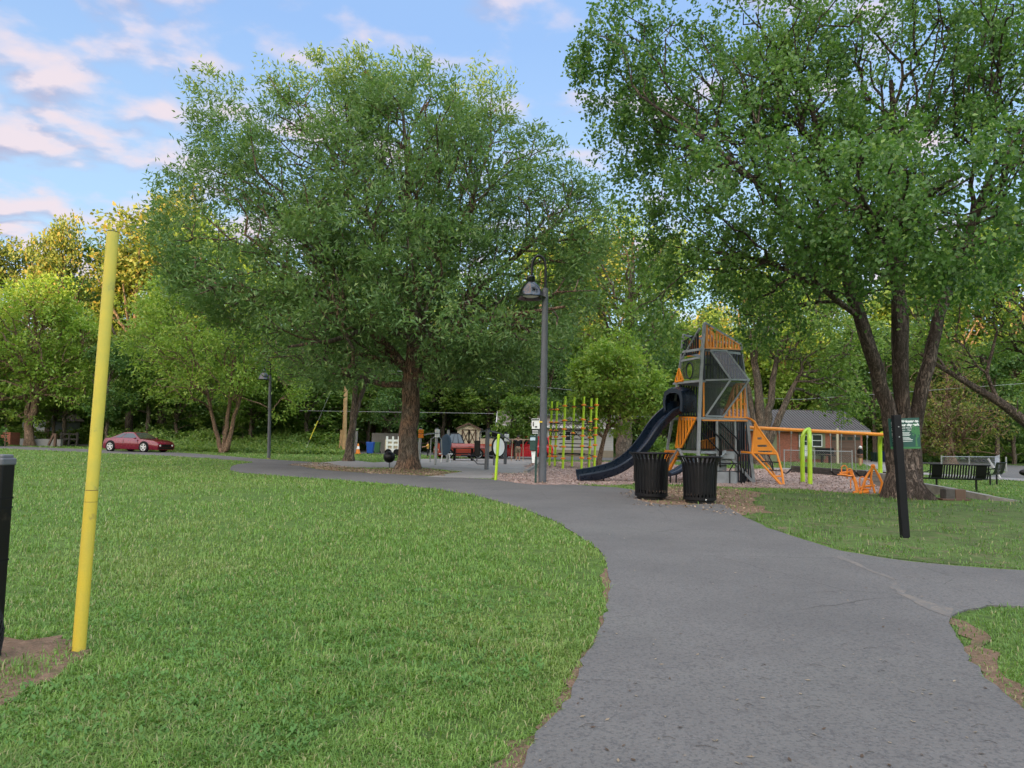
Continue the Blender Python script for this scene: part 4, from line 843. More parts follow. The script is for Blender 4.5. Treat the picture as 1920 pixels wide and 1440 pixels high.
# ------------------------------------------------------------------ welcome sign
def text_mesh(txt, size, bold=0.0, align='LEFT'):
    cu = bpy.data.curves.new('t', 'FONT'); cu.body = txt; cu.size = size; cu.offset = bold; cu.extrude = 0.0012; cu.align_x = align; cu.resolution_u = 3
    o = bpy.data.objects.new('t', cu); COL.objects.link(o); dg = bpy.context.evaluated_depsgraph_get(); dg.update()
    me = bpy.data.meshes.new_from_object(o.evaluated_get(dg)); bpy.data.objects.remove(o); me.materials.clear(); return me
def place_text(name, txt, size, M, mat, parent, bold=0.0, align='LEFT'):
    me = text_mesh(txt, size, bold, align); me.transform(M); return link(name, me, mat, parent)
def welcome_sign():
    b = G(1697, 1009); Y = b.y; t = at(1680, 778, Y); wpx = 22 / (F / Y)
    r = empty('park_sign', b, 'dark green park welcome sign fixed to a leaning black square post', 'sign')
    d = (t - b).normalized()
    a = b - d * .1
    MB().beam(a, t, .125, .10, up=(0, 1, 0)).build('post', M_blackw, r, bevel=.006)
    # board: frame plane tilted with the post, in front of which the post stands
    P = lambda px, py: at(px, py, Y + .085)
    tl, tr, br, bl = P(1665, 785), P(1723, 783), P(1726, 841), P(1670, 842)
    bd = MB().prism([tl, tr, br, bl], (0, .012, 0)).build('board', M_signg, r)
    ex = (tr - tl).normalized(); ez = (tl - bl).normalized(); W_ = (tr - tl).length; H_ = (tl - bl).length
    ny = Vector((0, -1, 0))
    def MX(u, v, rot=0, dy=.008):
        o = bl + (br - bl).normalized() * (u * (br - bl).length) + (tl - bl) * v + ny * dy
        X_ = ex * math.cos(rot) + ez * math.sin(rot); Y_ = -ex * math.sin(rot) + ez * math.cos(rot)
        m_ = Matrix.Identity(4)
        for i in range(3): m_[i][0] = X_[i]; m_[i][1] = Y_[i]; m_[i][2] = ny[i]; m_[i][3] = o[i]
        return m_
    place_text('lettering', 'Welcome to\nour city park', H_ * .115, MX(.40, .86), M_signw, bd, H_ * .006)
    place_text('lettering', 'Park Hours:\n6am - 10pm', H_ * .075, MX(.40, .66), M_signw, bd)
    place_text('lettering', 'ASHEVILLE', H_ * .17, MX(.205, .10, R(90)), M_signw, bd, H_ * .003)
    rg = random.Random(4); l = MB()
    for i, v in enumerate((.52, .485, .45, .415, .35, .315, .28, .23)):
        ww = W_ * rg.uniform(.22, .34); o = bl + ex * W_ * .40 + (tl - bl) * v + ny * .008; l.prism([o, o + ex * ww, o + ex * ww + ez * H_ * .014, o + ez * H_ * .014], (0, .002, 0))
    l.build('small_print', M_signw, bd)
    # emblem: ring with a small mark
    c = bl + ex * W_ * .15 + (tl - bl) * .80 + ny * .009; e = MB(); rr = W_ * .058
    ring = [c + ex * rr * math.cos(q) + ez * rr * math.sin(q) for q in np.linspace(0, 2 * math.pi, 25)]
    e.tube(ring, rr * .16, 6); e.prism([c - ex * rr * .55, c + ez * rr * .6, c + ex * rr * .55, c + ez * rr * .1], (0, .003, 0)); e.build('emblem', M_signw, bd)
    # tree silhouette at the right of the board and pale green band below
    tr_ = MB(); rg = random.Random(9)
    cc = bl + ex * W_ * .84 + (tl - bl) * .56 + ny * .0085
    for i in range(60):
        a = rg.uniform(0, 6.28); q = rg.random() ** .5; o = cc + ex * W_ * .13 * q * math.cos(a) + ez * H_ * .25 * q * math.sin(a); z = rg.uniform(.02, .045) * W_
        o2 = Vector(o); o2 += ex * min(0, (bl + ex * W_ * .985 - o - ex * z).dot(ex))
        tr_.prism([o2 + ex * z * math.cos(k_) * rg.uniform(.6, 1) + ez * z * math.sin(k_) * rg.uniform(.6, 1) for k_ in np.linspace(0, 5.3, 7)], (0, .0006 + .00002 * i, 0))
    tr_.prism([cc + ex * -.008 - ez * H_ * .2, cc + ex * .008 - ez * H_ * .2, cc + ex * .02 - ez * H_ * .5, cc - ex * .02 - ez * H_ * .5], (0, .0021, 0))
    tr_.build('tree_picture', M_signl, bd)
    MB().prism([bl + ny * .0075, br + ny * .0075, br + ny * .0075 + ez * H_ * .055, bl + ny * .0075 + ez * H_ * .075], (0, .001, 0)).build('band', M_signl, bd)
    for v in (.2, .75): MB().tube([b.lerp(t, .79 + v * .15) + ny * .05, b.lerp(t, .79 + v * .15) + ny * .058], .01, 10).build('bolt', M_galv, r)
welcome_sign()
# ------------------------------------------------------------------ slatted panels and the tower
def panel(mb, poly, n, edge=.06, th=.04, bar=.55, mid=None, slotmargin=.0):
    "flat slotted panel: rim bars plus upright bars clipped to the outline"
    P = [Vector(p) for p in poly]; c = sum(P, Vector()) / len(P)
    u = Vector(((P[1] - P[0]).x, (P[1] - P[0]).y, 0)); u = u.normalized() if u.length > 1e-4 else Vector(((P[2] - P[1]).x, (P[2] - P[1]).y, 0)).normalized()
    nrm = Vector((u.y, -u.x, 0)); q = [((p - c).dot(u), p.z) for p in P]
    for i in range(len(P)): 
        mb.beam(P[i], P[(i + 1) % len(P)], edge, th, up=nrm.cross(P[(i + 1) % len(P)] - P[i]) if True else (0, 0, 1))
    lo = min(a for a, _ in q); hi = max(a for a, _ in q)
    def span(x):
        zs = []
        for i in range(len(q)):
            (a, za), (b_, zb) = q[i], q[(i + 1) % len(q)]
            if (a - x) * (b_ - x) < 0: zs.append(za + (zb - za) * (x - a) / (b_ - a))
        return (min(zs), max(zs)) if len(zs) >= 2 else None
    st = (hi - lo) / n
    for k in range(n):
        x = lo + st * (k + .5); sp_ = span(x)
        if not sp_: continue
        z0, z1 = sp_; o = c + u * x; hw = u * st * bar / 2
        s0, s1 = span(x - st * bar / 2) or sp_, span(x + st * bar / 2) or sp_
        mb.prism([Vector((o.x, o.y, s0[0])) - hw, Vector((o.x, o.y, s1[0])) + hw, Vector((o.x, o.y, s1[1])) + hw, Vector((o.x, o.y, s0[1])) - hw], nrm * th * .8)
        if mid and k > 0:
            for m__ in mid:
                z = z0 + (z1 - z0) * m__
                if z1 - z0 > .5: mb.box((o.x - u.x * st / 2, o.y - u.y * st / 2, z), (abs(u.x) * st + .01, abs(u.y) * st + .01, .07))
def tower():
    YC, YR, YL = 26.0, 27.2, 27.6
    C = Vector((X3(1313, YC), YC, 0)); Rr = Vector((X3(1400, YR), YR, 0)); L = Vector((X3(1256, YL), YL, 0)); B = Vector((X3(1344, 28.9), 28.9, 0))
    r = empty('playground_tower', Vector((C.x, YC, 0)), 'tall angular playground tower with orange slatted panels and a glazed bay', 'playground tower')
    PR = lambda px, py, off=0: onplane(px, py, C, Rr) + Vector(((Rr - C).y, -(Rr - C).x, 0)).normalized() * off
    PL = lambda px, py, off=0: onplane(px, py, L, C) + Vector(((C - L).y, -(C - L).x, 0)).normalized() * off
    PLB = lambda px, py: onplane(px, py, L, B)
    PRB = lambda px, py: onplane(px, py, Rr, B)
    up_n = Vector((0, -1, 0))
    fr = MB(); bw = .075
    def bm_(a, b, w_=bw, h_=bw): fr.beam(a, b, w_, h_, up=(0, 1, 0) if abs((b - a).normalized().z) > .5 else (0, 0, 1))
    # corner posts
    fr2 = [('C', [PR(1308, 908), PR(1311, 785), PR(1314, 714), PR(1317, 655), PR(1321, 606)]), ('R', [PR(1413, 908), PR(1407, 850), PR(1401, 785), PR(1396, 714), PR(1389, 655), PR(1388, 645)])]
    for nm, pts in fr2:
        p_ = MB(); pts[0].z = -.05
        for a, b in zip(pts, pts[1:]): p_.beam(a, b, .11, .11, up=(0, 1, 0))
        p_.build('corner_post', M_greyw, r)
    p_ = MB(); pts = [PL(1247, 906), PL(1252, 835), PL(1262, 780), PL(1270, 715), PL(1277, 675), PL(1281, 630)]; pts[0].z = -.05
    for a, b in zip(pts, pts[1:]): p_.beam(a, b, .09, .09, up=(0, 1, 0))
    p_.build('corner_post', M_greyw, r)
    p_ = MB(); bt = at(1338, 640, 28.9); p_.beam((B.x, B.y, -.05), bt, .11, .11, up=(0, 1, 0)); p_.build('corner_post', M_greyw, r)
    ztop = lambda py: PR(1313, py).z
    # ring beams
    for py, pr_, pl_ in ((655, 1389, 1277), (714, 1396, 1266), (784, 1402, 1260), (848, 1408, 1250)):
        a = PR(1313, py); z = a.z
        cR = PR(pr_, py + (2 if py < 700 else 1)); cR.z = z; lp = PL(pl_, py + 8); lp.z = z
        bb = Vector((B.x - .1, B.y, z))
        for u_, v_ in ((a, cR), (a, lp), (cR, bb), (lp, bb)): fr.beam(u_, v_, .07, .09)
    # roof edges
    bm_(PR(1321, 605), PR(1388, 645)); bm_(PR(1321, 606), bt); bm_(PR(1388, 645), bt)
    bm_(PL(1277, 676), PL(1312, 616)); bm_(PL(1277, 677), PL(1313, 670)); bm_(PL(1281, 628), bt)
    # A frame legs at the front, stringers
    for q0, q1, q2 in ((PR(1357, 846, .06), PR(1414, 909, .06), PR(1330, 872, .06)), (PL(1275, 842, .06), PL(1236, 900, .06), PL(1300, 892, .06))):
        MB().beam(q0, q1, .1, .1, up=(0, 1, 0)).beam(q0, q2, .1, .1, up=(0, 1, 0)).build('a_frame_leg', M_greyw, r)
    bm_(PR(1344, 785), PR(1345, 905), .08); bm_(PR(1378, 785), PR(1381, 905), .07)
    fr.build('frame', M_greyw, r)
    # decks
    for py in (714, 784, 848):
        z = ztop(py); q = [Vector((p.x, p.y, z)) for p in (C, Rr, B, L)]
        c = sum(q, Vector()) / 4; q = [c + (p - c) * .93 for p in q]
        MB().prism(q, (0, 0, .06)).build('deck', M_greyw, r)
    # panels on the right face
    m_ = MB(); panel(m_, [PR(1323, 652), PR(1387, 655), PR(1387, 647), PR(1323, 609)], 11, .07, .05, .42); m_.build('slatted_panel', M_orange, r)
    m_ = MB(); panel(m_, [PR(1318, 712), PR(1395, 713), PR(1388, 658), PR(1320, 656)], 14, .1, .05, .62, mid=(.5,)); m_.build('slatted_panel', M_slat, r)
    m_ = MB(); panel(m_, [PR(1356, 782), PR(1400, 783), PR(1395, 720), PR(1378, 720)], 6, .09, .05, .48, mid=(.52,)); m_.build('slatted_panel', M_orange, r)
    m_ = MB(); panel(m_, [PR(1382, 903), PR(1411, 906), PR(1406, 852), PR(1381, 850)], 6, .05, .04, .62); m_.build('slatted_panel', M_slat, r)
    m_ = MB(); panel(m_, [PR(1384, 846), PR(1406, 847), PR(1402, 790), PR(1381, 790)], 6, .05, .04, .5); m_.build('slatted_panel', M_slat, r)
    MB().prism([PR(1317, 780), PR(1350, 781), PR(1352, 718), PR(1317, 717)], (0, .03, 0)).build('tinted_panel', M_glass, r)
    MB().prism([PR(1346, 845), PR(1377, 846), PR(1376, 790), PR(1346, 789)], (0, .03, 0)).build('tinted_panel', M_glass, r)
    m_ = MB(); m_.beam(PR(1319, 781), PR(1319, 717), .06, .06, up=(0, 1, 0)); m_.beam(PR(1316, 788, .02), PR(1402, 789, .02), .05, .05); m_.build('orange_trim', M_orange, r)
    # bay window pushed out of the right face
    o = .95
    tA, tB = PR(1330, 657, .04), PR(1361, 658, .04); f1, f2 = PR(1351, 713, .5), PR(1385, 714, .5); l1_, l2_ = PR(1322, 780, .04), PR(1354, 781, .04); s1, s2 = PR(1320, 713), PR(1392, 713)
    m_ = MB()
    for a, b in ((tA, tB), (tA, f1), (tB, f2), (f1, f2), (f1, l1_), (f2, l2_), (s1, f1), (s2, f2), (l1_, l2_)): m_.beam(a, b, .06, .06, up=(0, 1, 0) if abs((b - a).normalized().z) > .5 else (0, 0, 1))
    bay = m_.build('bay_frame', M_greyw, r)
    g = MB(); g.prism([tA, tB, f2, f1], (0, .02, .01)); g.prism([f1, f2, l2_, l1_], (0, .02, -.01)); g.prism([tA, f1, s1], (.02, 0, 0)); g.prism([tB, f2, s2], (.02, 0, 0)); g.prism([s1, f1, l1_], (.02, 0, 0))
    g.build('bay_glazing', M_glass, bay)
    # left face
    m_ = MB(); panel(m_, [PL(1279, 668), PL(1309, 662), PL(1309, 626), PL(1282, 640)], 9, .04, .04, .5); m_.build('slatted_panel', M_slat, r)
    m_ = MB(); panel(m_, [PLB(1290, 668), PLB(1336, 664), PLB(1334, 622), PLB(1292, 640)], 8, .08, .04, .55, mid=(.5,)); m_.build('slatted_panel', M_orange, r)
    # tinted panel with round hole
    q = [PL(1281, 711), PL(1313, 710), PL(1314, 672), PL(1279, 678)]; cc = PL(1293, 695); ux = (C - L).normalized(); hole_ = [cc + ux * .19 * math.cos(a) + Vector((0, 0, .3 * math.sin(a))) for a in np.linspace(0, 2 * math.pi, 25)[:-1]]
    m_ = MB(); outer = []
    for a in np.linspace(0, 2 * math.pi, 25)[:-1]:
        dirv = ux * math.cos(a) + Vector((0, 0, math.sin(a))); best = 9
        for i in range(4):
            p0, p1 = q[i], q[(i + 1) % 4]; e = p1 - p0; nn = Vector((e.dot(Vector((0, 0, 1))), -e.dot(ux))); den = dirv.dot(ux) * nn.x + dirv.z * nn.y
            if abs(den) > 1e-6:
                t = ((p0 - cc).dot(ux) * nn.x + (p0 - cc).z * nn.y) / den
                if t > 0: best = min(best, t)
        outer.append(cc + dirv * best)
    vs = hole_ + outer; fs = [(i, (i + 1) % 24, 24 + (i + 1) % 24, 24 + i) for i in range(24)]
    nrm = Vector((ux.y, -ux.x, 0)) * .02; m_.add(vs, fs); m_.add([v + nrm for v in vs], fs); m_.build('tinted_panel', M_glass, r)
    m_ = MB(); m_.tube(hole_ + [hole_[0]], .03, 6); m_.build('porthole_rim', M_slat, r)
    m_ = MB(); panel(m_, [PL(1268, 716, .05), PL(1283, 714, .05), PL(1275, 691, .05)], 4, .05, .05, .5); m_.build('slatted_panel', M_orange, r)
    m_ = MB(); panel(m_, [PL(1269, 839, .04), PL(1279, 839, .04), PL(1307, 783, .04), PL(1276, 782, .04)], 7, .06, .05, .45); m_.build('slatted_panel', M_orange, r)
    m_ = MB(); panel(m_, [PL(1250, 884, .04), PL(1256, 884, .04), PL(1275, 846, .04), PL(1250, 845, .04)], 4, .1, .05, .75, mid=(.4, .8)); m_.build('slatted_panel', M_orange, r)
    MB().prism([PL(1285, 842), PL(1306, 842), PL(1306, 800), PL(1302, 796)], nrm).build('tinted_panel', M_glass, r)
    # inner back panels, seen through the openings
    m_ = MB(); panel(m_, [PRB(1350, 842), PRB(1395, 842), PRB(1395, 788), PRB(1350, 788)], 10, .08, .04, .55); m_.build('slatted_panel', M_slat, r)
    m_ = MB(); panel(m_, [PLB(1310, 842), PLB(1340, 842), PLB(1340, 820), PLB(1310, 828)], 8, .06, .04, .6); m_.build('slatted_panel', M_orange, r)
    m_ = MB(); panel(m_, [PLB(1275, 842), PLB(1340, 842), PLB(1340, 720), PLB(1275, 720)], 14, .08, .04, .6, mid=(.5,)); m_.build('slatted_panel', M_slat, r)
    # steps and rails
    z2 = ztop(848); m_ = MB(); nst = 5; cm = PR(1361, 848); out_ = Vector(((Rr - C).y, -(Rr - C).x, 0)).normalized(); al = (Rr - C).normalized()
    for i in range(nst):
        z = z2 * (nst - i - .5) / nst; m_.box(cm + out_ * (.12 + .2 * i) * -1 + Vector((0, 0, z - cm.z)) - al * .1, (.9, .28, z2 / nst))
    m_.box(Vector((X3(1352, 26.2), 26.4, .22)), (1.1, .5, .44)); m_.build('steps', M_greyw, r)
    m_ = MB()
    for (x0, y0, x1, y1) in ((1313, 790, 1347, 823), (1313, 812, 1345, 846), (1347, 793, 1381, 826), (1346, 814, 1379, 852)): m_.tube([PR(x0, y0, .12), PR(x1, y1, .12), PR(x1 + 1, y1 + 30, .12)], .028, 8)
    for dx in (0, 24):
        m_.tube([PR(1349 + dx * .9, 908, .5), PR(1349 + dx * .9, 880, .5), PR(1357 + dx * .5, 868, .5), PR(1368 + dx * .2, 868, .5), PR(1371 + dx * .2, 880, .5), PR(1371 + dx * .2, 905, .5)], .025, 8)
    m_.tube([PR(1316, 868, .1), PR(1384, 869, .1)], .025, 8); m_.tube([PR(1316, 884, .1), PR(1384, 884, .1)], .025, 8)
    m_.build('handrail', M_black, r, smooth=True)
    # slide: hood and double chute towards the left
    zt = PL(1272, 776).z; st = PL(1272, 776, .1)
    ctr = [(1284, 764, 27.2), (1270, 768, 26.85), (1252, 780, 26.75), (1232, 801, 26.6), (1212, 831, 26.5), (1188, 858, 26.4), (1158, 879, 26.3), (1125, 890, 26.2), (1084, 897, 26.1)]
    P = [at(a, b, c) for a, b, c in ctr]
    Pd = []
    for i in range(len(P) - 1):
        p0, p1, p2, p3 = P[max(i - 1, 0)], P[i], P[i + 1], P[min(i + 2, len(P) - 1)]
        for j in range(6):
            t = j / 6; Pd.append(.5 * ((2 * p1) + (p2 - p0) * t + (2 * p0 - 5 * p1 + 4 * p2 - p3) * t * t + (3 * p1 - p0 - 3 * p2 + p3) * t ** 3))
    Pd.append(P[-1])
    sec = [(-.40, .21), (-.36, .25), (-.315, .24), (-.29, .12), (-.23, 0), (0, -.03), (.23, 0), (.29, .12), (.315, .24), (.36, .25), (.40, .21), (.385, .05), (.32, -.09), (.1, -.11), (-.1, -.11), (-.32, -.09), (-.385, .05)]
    vs = []; fs = []; n = len(sec)
    for i, p in enumerate(Pd):
        a = Pd[max(i - 1, 0)]; b = Pd[min(i + 1, len(Pd) - 1)]; t = (b - a).normalized(); s_ = t.cross(Vector((0, 0, 1))).normalized(); nn = s_.cross(t).normalized()
        tw = R(16) * (1 if i > 6 else i / 6); ts = s_ * math.cos(tw) + nn * math.sin(tw) * (1 if s_.y < 0 else -1) * -1; tn = ts.cross(t).normalized()
        if tn.z < 0: tn = -tn
        for x, y in sec: vs.append(p + ts * x * .82 + tn * y)
    for i in range(len(Pd) - 1):
        for k in range(n): fs.append((i * n + k, i * n + (k + 1) % n, (i + 1) * n + (k + 1) % n, (i + 1) * n + k))
    fs.append(tuple(range(n))); fs.append(tuple((len(Pd) - 1) * n + k for k in range(n))[::-1])
    sl_ = MB().add(vs, fs).build('slide', M_navy, r, smooth=True)
    for i in (len(Pd) - 5, len(Pd) - 8): MB().tube([Pd[i] + Vector((0, -.1, -.08)), Vector((Pd[i].x, Pd[i].y - .1, -.05))], .03, 8).build('slide_support', M_black, sl_)
    MB().tube([at(1190, 862, 26.4), Vector((X3(1190, 26.4), 26.4, -.05))], .03, 8).build('slide_support', M_black, sl_)
    # hood: rounded box with an opening facing the slide
    hd = MB(); hpts = []
    ho = [(-.46, 0), (-.5, .5), (-.42, .86), (-.2, 1.0), (.2, 1.0), (.42, .86), (.5, .5), (.46, 0)]
    a0 = P[1] + Vector((0, 0, -.05)); ax_ = (P[1] - P[0]); ax_.z = 0; ax_.normalize(); sd = Vector((ax_.y, -ax_.x, 0))
    vs = []
    for t, k in ((-.55, 1.0), (.1, 1.0), (.32, .93)):
        for x, z in ho: vs.append(a0 + ax_ * t + sd * x * k * .95 + Vector((0, 0, z * k * .95 - .05)))
    for t, k in ((.32, .70), (-.5, .8)):
        for x, z in ho: vs.append(a0 + ax_ * t + sd * x * k * .95 + Vector((0, 0, z * k * .95)))
    nn = 8; fs = [(i * nn + k, i * nn + k + 1, (i + 1) * nn + k + 1, (i + 1) * nn + k) for i in range(4) for k in range(nn - 1)]
    fs += [(k, k + 1, 32 + k + 1, 32 + k) for k in range(7)] + [tuple(range(8))]
    hd.add(vs, fs).build('slide_hood', M_navy, sl_, smooth=True)
    # low slide behind the bins
    q = [at(1299, 862, 26.0), at(1285, 872, 25.9), at(1268, 884, 25.8), at(1254, 889, 25.7)]
    MB().tube(q, [.22, .24, .26, .2], 12, squash=.45).build('short_slide', M_navy, r, smooth=True)
    for e in (q[2], q[3] + Vector((.06, 0, 0))): MB().tube([e, (e.x, e.y, -.03)], .03, 8).build('slide_support', M_black, r)
    # orange climber on the right
    Yc = 26.6; A = lambda px, py, y=Yc: at(px, py, y)
    cl = MB()
    cl.tube([A(1401, 784, 27), A(1408, 786), A(1415, 791), A(1419, 799), A(1437, 824), A(1457, 851), A(1466, 884, 26.3), A(1470, 913, 26.1)], .042, 10)
    cl.tube([A(1416, 795), A(1413, 822), A(1409, 849), A(1440, 882, 26.3), A(1469, 914, 26.1)], .04, 10)
    cl.tube([A(1382, 847, 27.2), A(1409, 849), A(1457, 851)], .042, 10)
    cl.tube([A(1422, 852), A(1443, 876), A(1458, 899), A(1470, 912, 26.1)], .032, 8); cl.tube([A(1447, 893, 26.3), A(1466, 893, 26.3)], .03, 8)
    cf = cl.build('climber_frame', M_orange, r, smooth=True)
    tri = [A(1417, 797), A(1455, 849), A(1411, 848)]
    pn = MB()
    rows = [(797, 820, None), (820, 824, (1420, 1428)), (824, 834, None), (834, 838, (1420, 1438)), (838, 845, None), (845, 848, (1421, 1448)), (848, 849.5, None)]
    xl = lambda y: 1417 - 6 * (y - 797) / 51; xr = lambda y: 1417 + 38 * (y - 797) / 52
    for y0, y1, sl2 in rows:
        if not sl2: pn.prism([A(xl(y0), y0), A(xr(y0) + .2, y0), A(xr(y1), y1), A(xl(y1), y1)], (0, .04, 0))
        else:
            pn.prism([A(xl(y0), y0), A(sl2[0], y0), A(sl2[0], y1), A(xl(y1), y1)], (0, .04, 0)); pn.prism([A(sl2[1], y0), A(xr(y0), y0), A(xr(y1), y1), A(sl2[1], y1)], (0, .04, 0))
    pn.build('climber_panel', M_orange, cf)
    n_ = MB(); n_.tube([A(1426, 865), A(1460, 867, 26.4)], .022, 6); n_.tube([A(1441, 881, 26.4), A(1464, 883, 26.3)], .022, 6); n_.tube([A(1440, 853), A(1448, 868, 26.4), A(1450, 883, 26.4)], .022, 6); n_.tube([A(1450, 883, 26.3), A(1443, 865, 26.4)], .022, 6)
    n_.build('rope_net', M_rope, cf)
tower()
# ------------------------------------------------------------------ swings
def swings():
    Yn, Yf = 28.3, 29.0
    a = at(1392, 801, 27.9); b_ = at(1658, 815, 29.6)
    r = empty('swing_set', Vector((X3(1512, Yn), Yn, 0)), 'long swing set with orange top beam and lime green arched legs', 'swing set')
    MB().tube([a, b_], .07, 14).build('top_beam', M_orange, r, smooth=True)
    def pt(px):
        t = (px - 1392) / (1658 - 1392); return a.lerp(b_, t)
    for (c0, feet) in ((1514, ((1505, 905), (1519, 909))), (1655, ((1651, 902), (1666, 900)))):
        top = pt(c0 - 1)
        for k, (fx, fy) in enumerate(feet):
            g_ = G(fx, fy); x = g_.x
            sg = 1 if k else -1; hh = .05 if k else -.12
            z0 = top.z - .5; pts = [(x, g_.y, -.05), (x, g_.y, z0)] + [(x + (top.x - x) * (1 - math.cos(q)), g_.y + (top.y - g_.y) * (1 - math.cos(q)), z0 + (.55 - .06 * k) * math.sin(q)) for q in np.linspace(.15, math.pi / 2, 9)]
            MB().tube(pts, .085, 12).build('leg', M_lime, r, smooth=True)
    def swing(p0, p1, sag, name, label):
        s = empty(name, Vector(((p0.x + p1.x) / 2, (p0.y + p1.y) / 2, sag)), label, 'swing', 'belt swings')
        for q in (p0, p1):
            tp = pt(q_px[q_i(q)])
        return s
    for pl, pr, sp, lab in ((1458, 1480, 884, 'belt swing nearest the tower, half hidden by the orange climber'), (1553, 1574, 888, 'middle belt swing, hanging right of the central lime legs'), (1600, 1624, 890, 'belt swing hanging in front of the garage door')):
        t0, t1 = pt(pl), pt(pr); Ys = (t0.y + t1.y) / 2; z0 = at(pl, sp - 5, Ys).z
        s = empty('swing', Vector(((t0.x + t1.x) / 2, Ys, z0)), lab, 'swing', 'belt swings')
        for k, t in enumerate((t0, t1)):
            ch = MB(); e = Vector((t.x + (.03 if k == 0 else -.03), t.y, z0)); n = 46
            for i in range(n):
                c = t.lerp(e, (i + .5) / n); ch.box(c, (.012 if i % 2 else .026, .026 if i % 2 else .012, (t.z - z0) / n * 1.05))
            ch.build('chain', M_chain, s)
            MB().tube([t + Vector((0, 0, -.05)), t + Vector((0, 0, -.17))], .035, 8).build('hanger', M_galv, s)
        e0, e1 = Vector((t0.x + .03, t0.y, z0)), Vector((t1.x - .03, t1.y, z0)); bt = MB(); pts = [e0.lerp(e1, q) + Vector((0, 0, -.16 * math.sin(math.pi * q))) for q in np.linspace(0, 1, 12)]
        vs = []; fs = []
        for p in pts: vs += [p + Vector((0, -.08, 0)), p + Vector((0, .08, 0)), p + Vector((0, .08, -.025)), p + Vector((0, -.08, -.025))]
        for i in range(11):
            for c in range(4): fs.append((i * 4 + c, i * 4 + (c + 1) % 4, i * 4 + 4 + (c + 1) % 4, i * 4 + 4 + c))
        bt.add(vs, fs).build('belt_seat', M_rubber, s)
swings()
# ------------------------------------------------------------------ orange see-saw
def rocker():
    b = G(1620, 926); Y = b.y; A = lambda px, py, d=0: at(px, py, Y + d)
    r = empty('rocking_seesaw', b, 'orange tubular rocking toy for several children on the wood chips', 'seesaw')
    m_ = MB(); m_.tube([A(1596, 885, .3), A(1604, 904), A(1608, 921), A(1604, 927)], .055, 10); m_.tube([A(1600, 925), A(1628, 922)], .06, 8); m_.tube([A(1575, 888, .5), A(1598, 884, .3)], .05, 8); m_.tube([A(1604, 918), A(1620, 912), A(1640, 910)], .035, 8)
    m_.build('base_beam', M_orangep, r, smooth=True)
    m_ = MB(); m_.tube([A(1613, 925), A(1625, 893), A(1637, 874), A(1648, 892), A(1654, 905), A(1650, 926)], .04, 10); m_.tube([A(1636, 874), A(1633, 897), A(1641, 926)], .032, 8); m_.ell(A(1637, 874), .07, 10, 8)
    m_.build('arch', M_orangep, r, smooth=True)
    for px, py, k in ((1583, 879, 1), (1593, 885, 1), (1617, 900, 1), (1627, 905, .8), (1600, 903, .8)):
        c = A(px, py, .2 * k); m_ = MB(); w_ = .085; m_.tube([c + Vector((-w_, 0, -.22)), c + Vector((-w_, 0, 0))] + [c + Vector((-w_ * math.cos(q), 0, w_ * math.sin(q) + .02)) for q in np.linspace(0, math.pi, 9)] + [c + Vector((w_, 0, -.22))], .018, 8); m_.build('handle', M_orangep, r, smooth=True)
    for px, py in ((1580, 890), (1590, 892), (1622, 917), (1610, 922)):
        c = A(px, py, .1); MB().ell(c, (.17, .12, .035), 14, 8).build('seat', M_orangep, r, smooth=True)
    for px, py in ((1565, 916),):
        pass
rocker()
# ------------------------------------------------------------------ rope climber
def climber():
    posts = [(1030, 874, 752), (1040, 875, 753), (1055, 880, 743), (1072, 876, 745), (1090, 881, 743), (1104, 878, 747), (1114, 880, 746)]
    b0 = G(1072, 878); r = empty('rope_climber', b0, 'rope climber ringed by lime green posts with orange clamps', 'climbing frame')
    C = []
    for px, pb, ptp in posts:
        b = G(px, pb); b = Vector((b.x, b.y, 0)); z = at(px, ptp, b.y).z; tpx = at(px + 5, ptp, b.y).x; C.append((b, z)); 
        MB().tube([(b.x, b.y, -.05), (tpx, b.y, z)], .062, 12).build('post', M_lime, r, smooth=True)
        for f in (.16, .32, .46, .56, .68, .88) if px not in (1072,) else (.2, .5, .88):
            m_ = MB(); c = Vector((b.x + (tpx - b.x) * f, b.y, z * (f + .02 * math.sin(px)))); m_.lathe([(.065, -.05), (.105, -.035), (.115, 0), (.105, .035), (.065, .05)], c, 12); m_.box(c + Vector((.08, 0, 0)), (.09, .05, .05)); m_.box(c + Vector((-.08, 0, 0)), (.09, .05, .05)); m_.build('clamp', M_orangep, r)
    rp = MB()
    idx = [0, 2, 4, 6, 5, 3, 1, 0]
    for i in range(7):
        (a, za), (b, zb) = C[idx[i]], C[idx[i + 1]]
        for f in (.88, .66, .54, .42, .2):
            p, q = a + Vector((0, 0, za * f)), b + Vector((0, 0, zb * f)); mid = (p + q) / 2 - Vector((0, 0, .06)); rp.tube([p, mid, q], .018, 6)
        rp.tube([a + Vector((0, 0, za * .66)), b + Vector((0, 0, zb * .42))], .015, 5); rp.tube([a + Vector((0, 0, za * .42)), b + Vector((0, 0, zb * .66))], .015, 5)
    rp.tube([C[0][0] + Vector((0, -.05, C[0][1] * .66)), C[6][0] + Vector((0, -.05, C[6][1] * .62))], .028, 6)
    rp.build('rope', M_rope, r)
    c = sum((q[0] for q in C), Vector()) / 7
    for z, rr in ((.75, .72), (1.75, .62)):
        MB().lathe([(rr * .55, z), (rr, z + .03), (rr, z - .03 ), (rr * .55, z - .02), (rr * .55, z)], c, 24).build('rubber_ring', M_rubber, r, smooth=True)
    m_ = MB()
    for f, w_ in ((1.28, .5), (1.1, .4)): m_.box(c + Vector((.1, 0, f)), (1.5, .5, .05))
    m_.build('net_platform', M_rope, r)
climber()
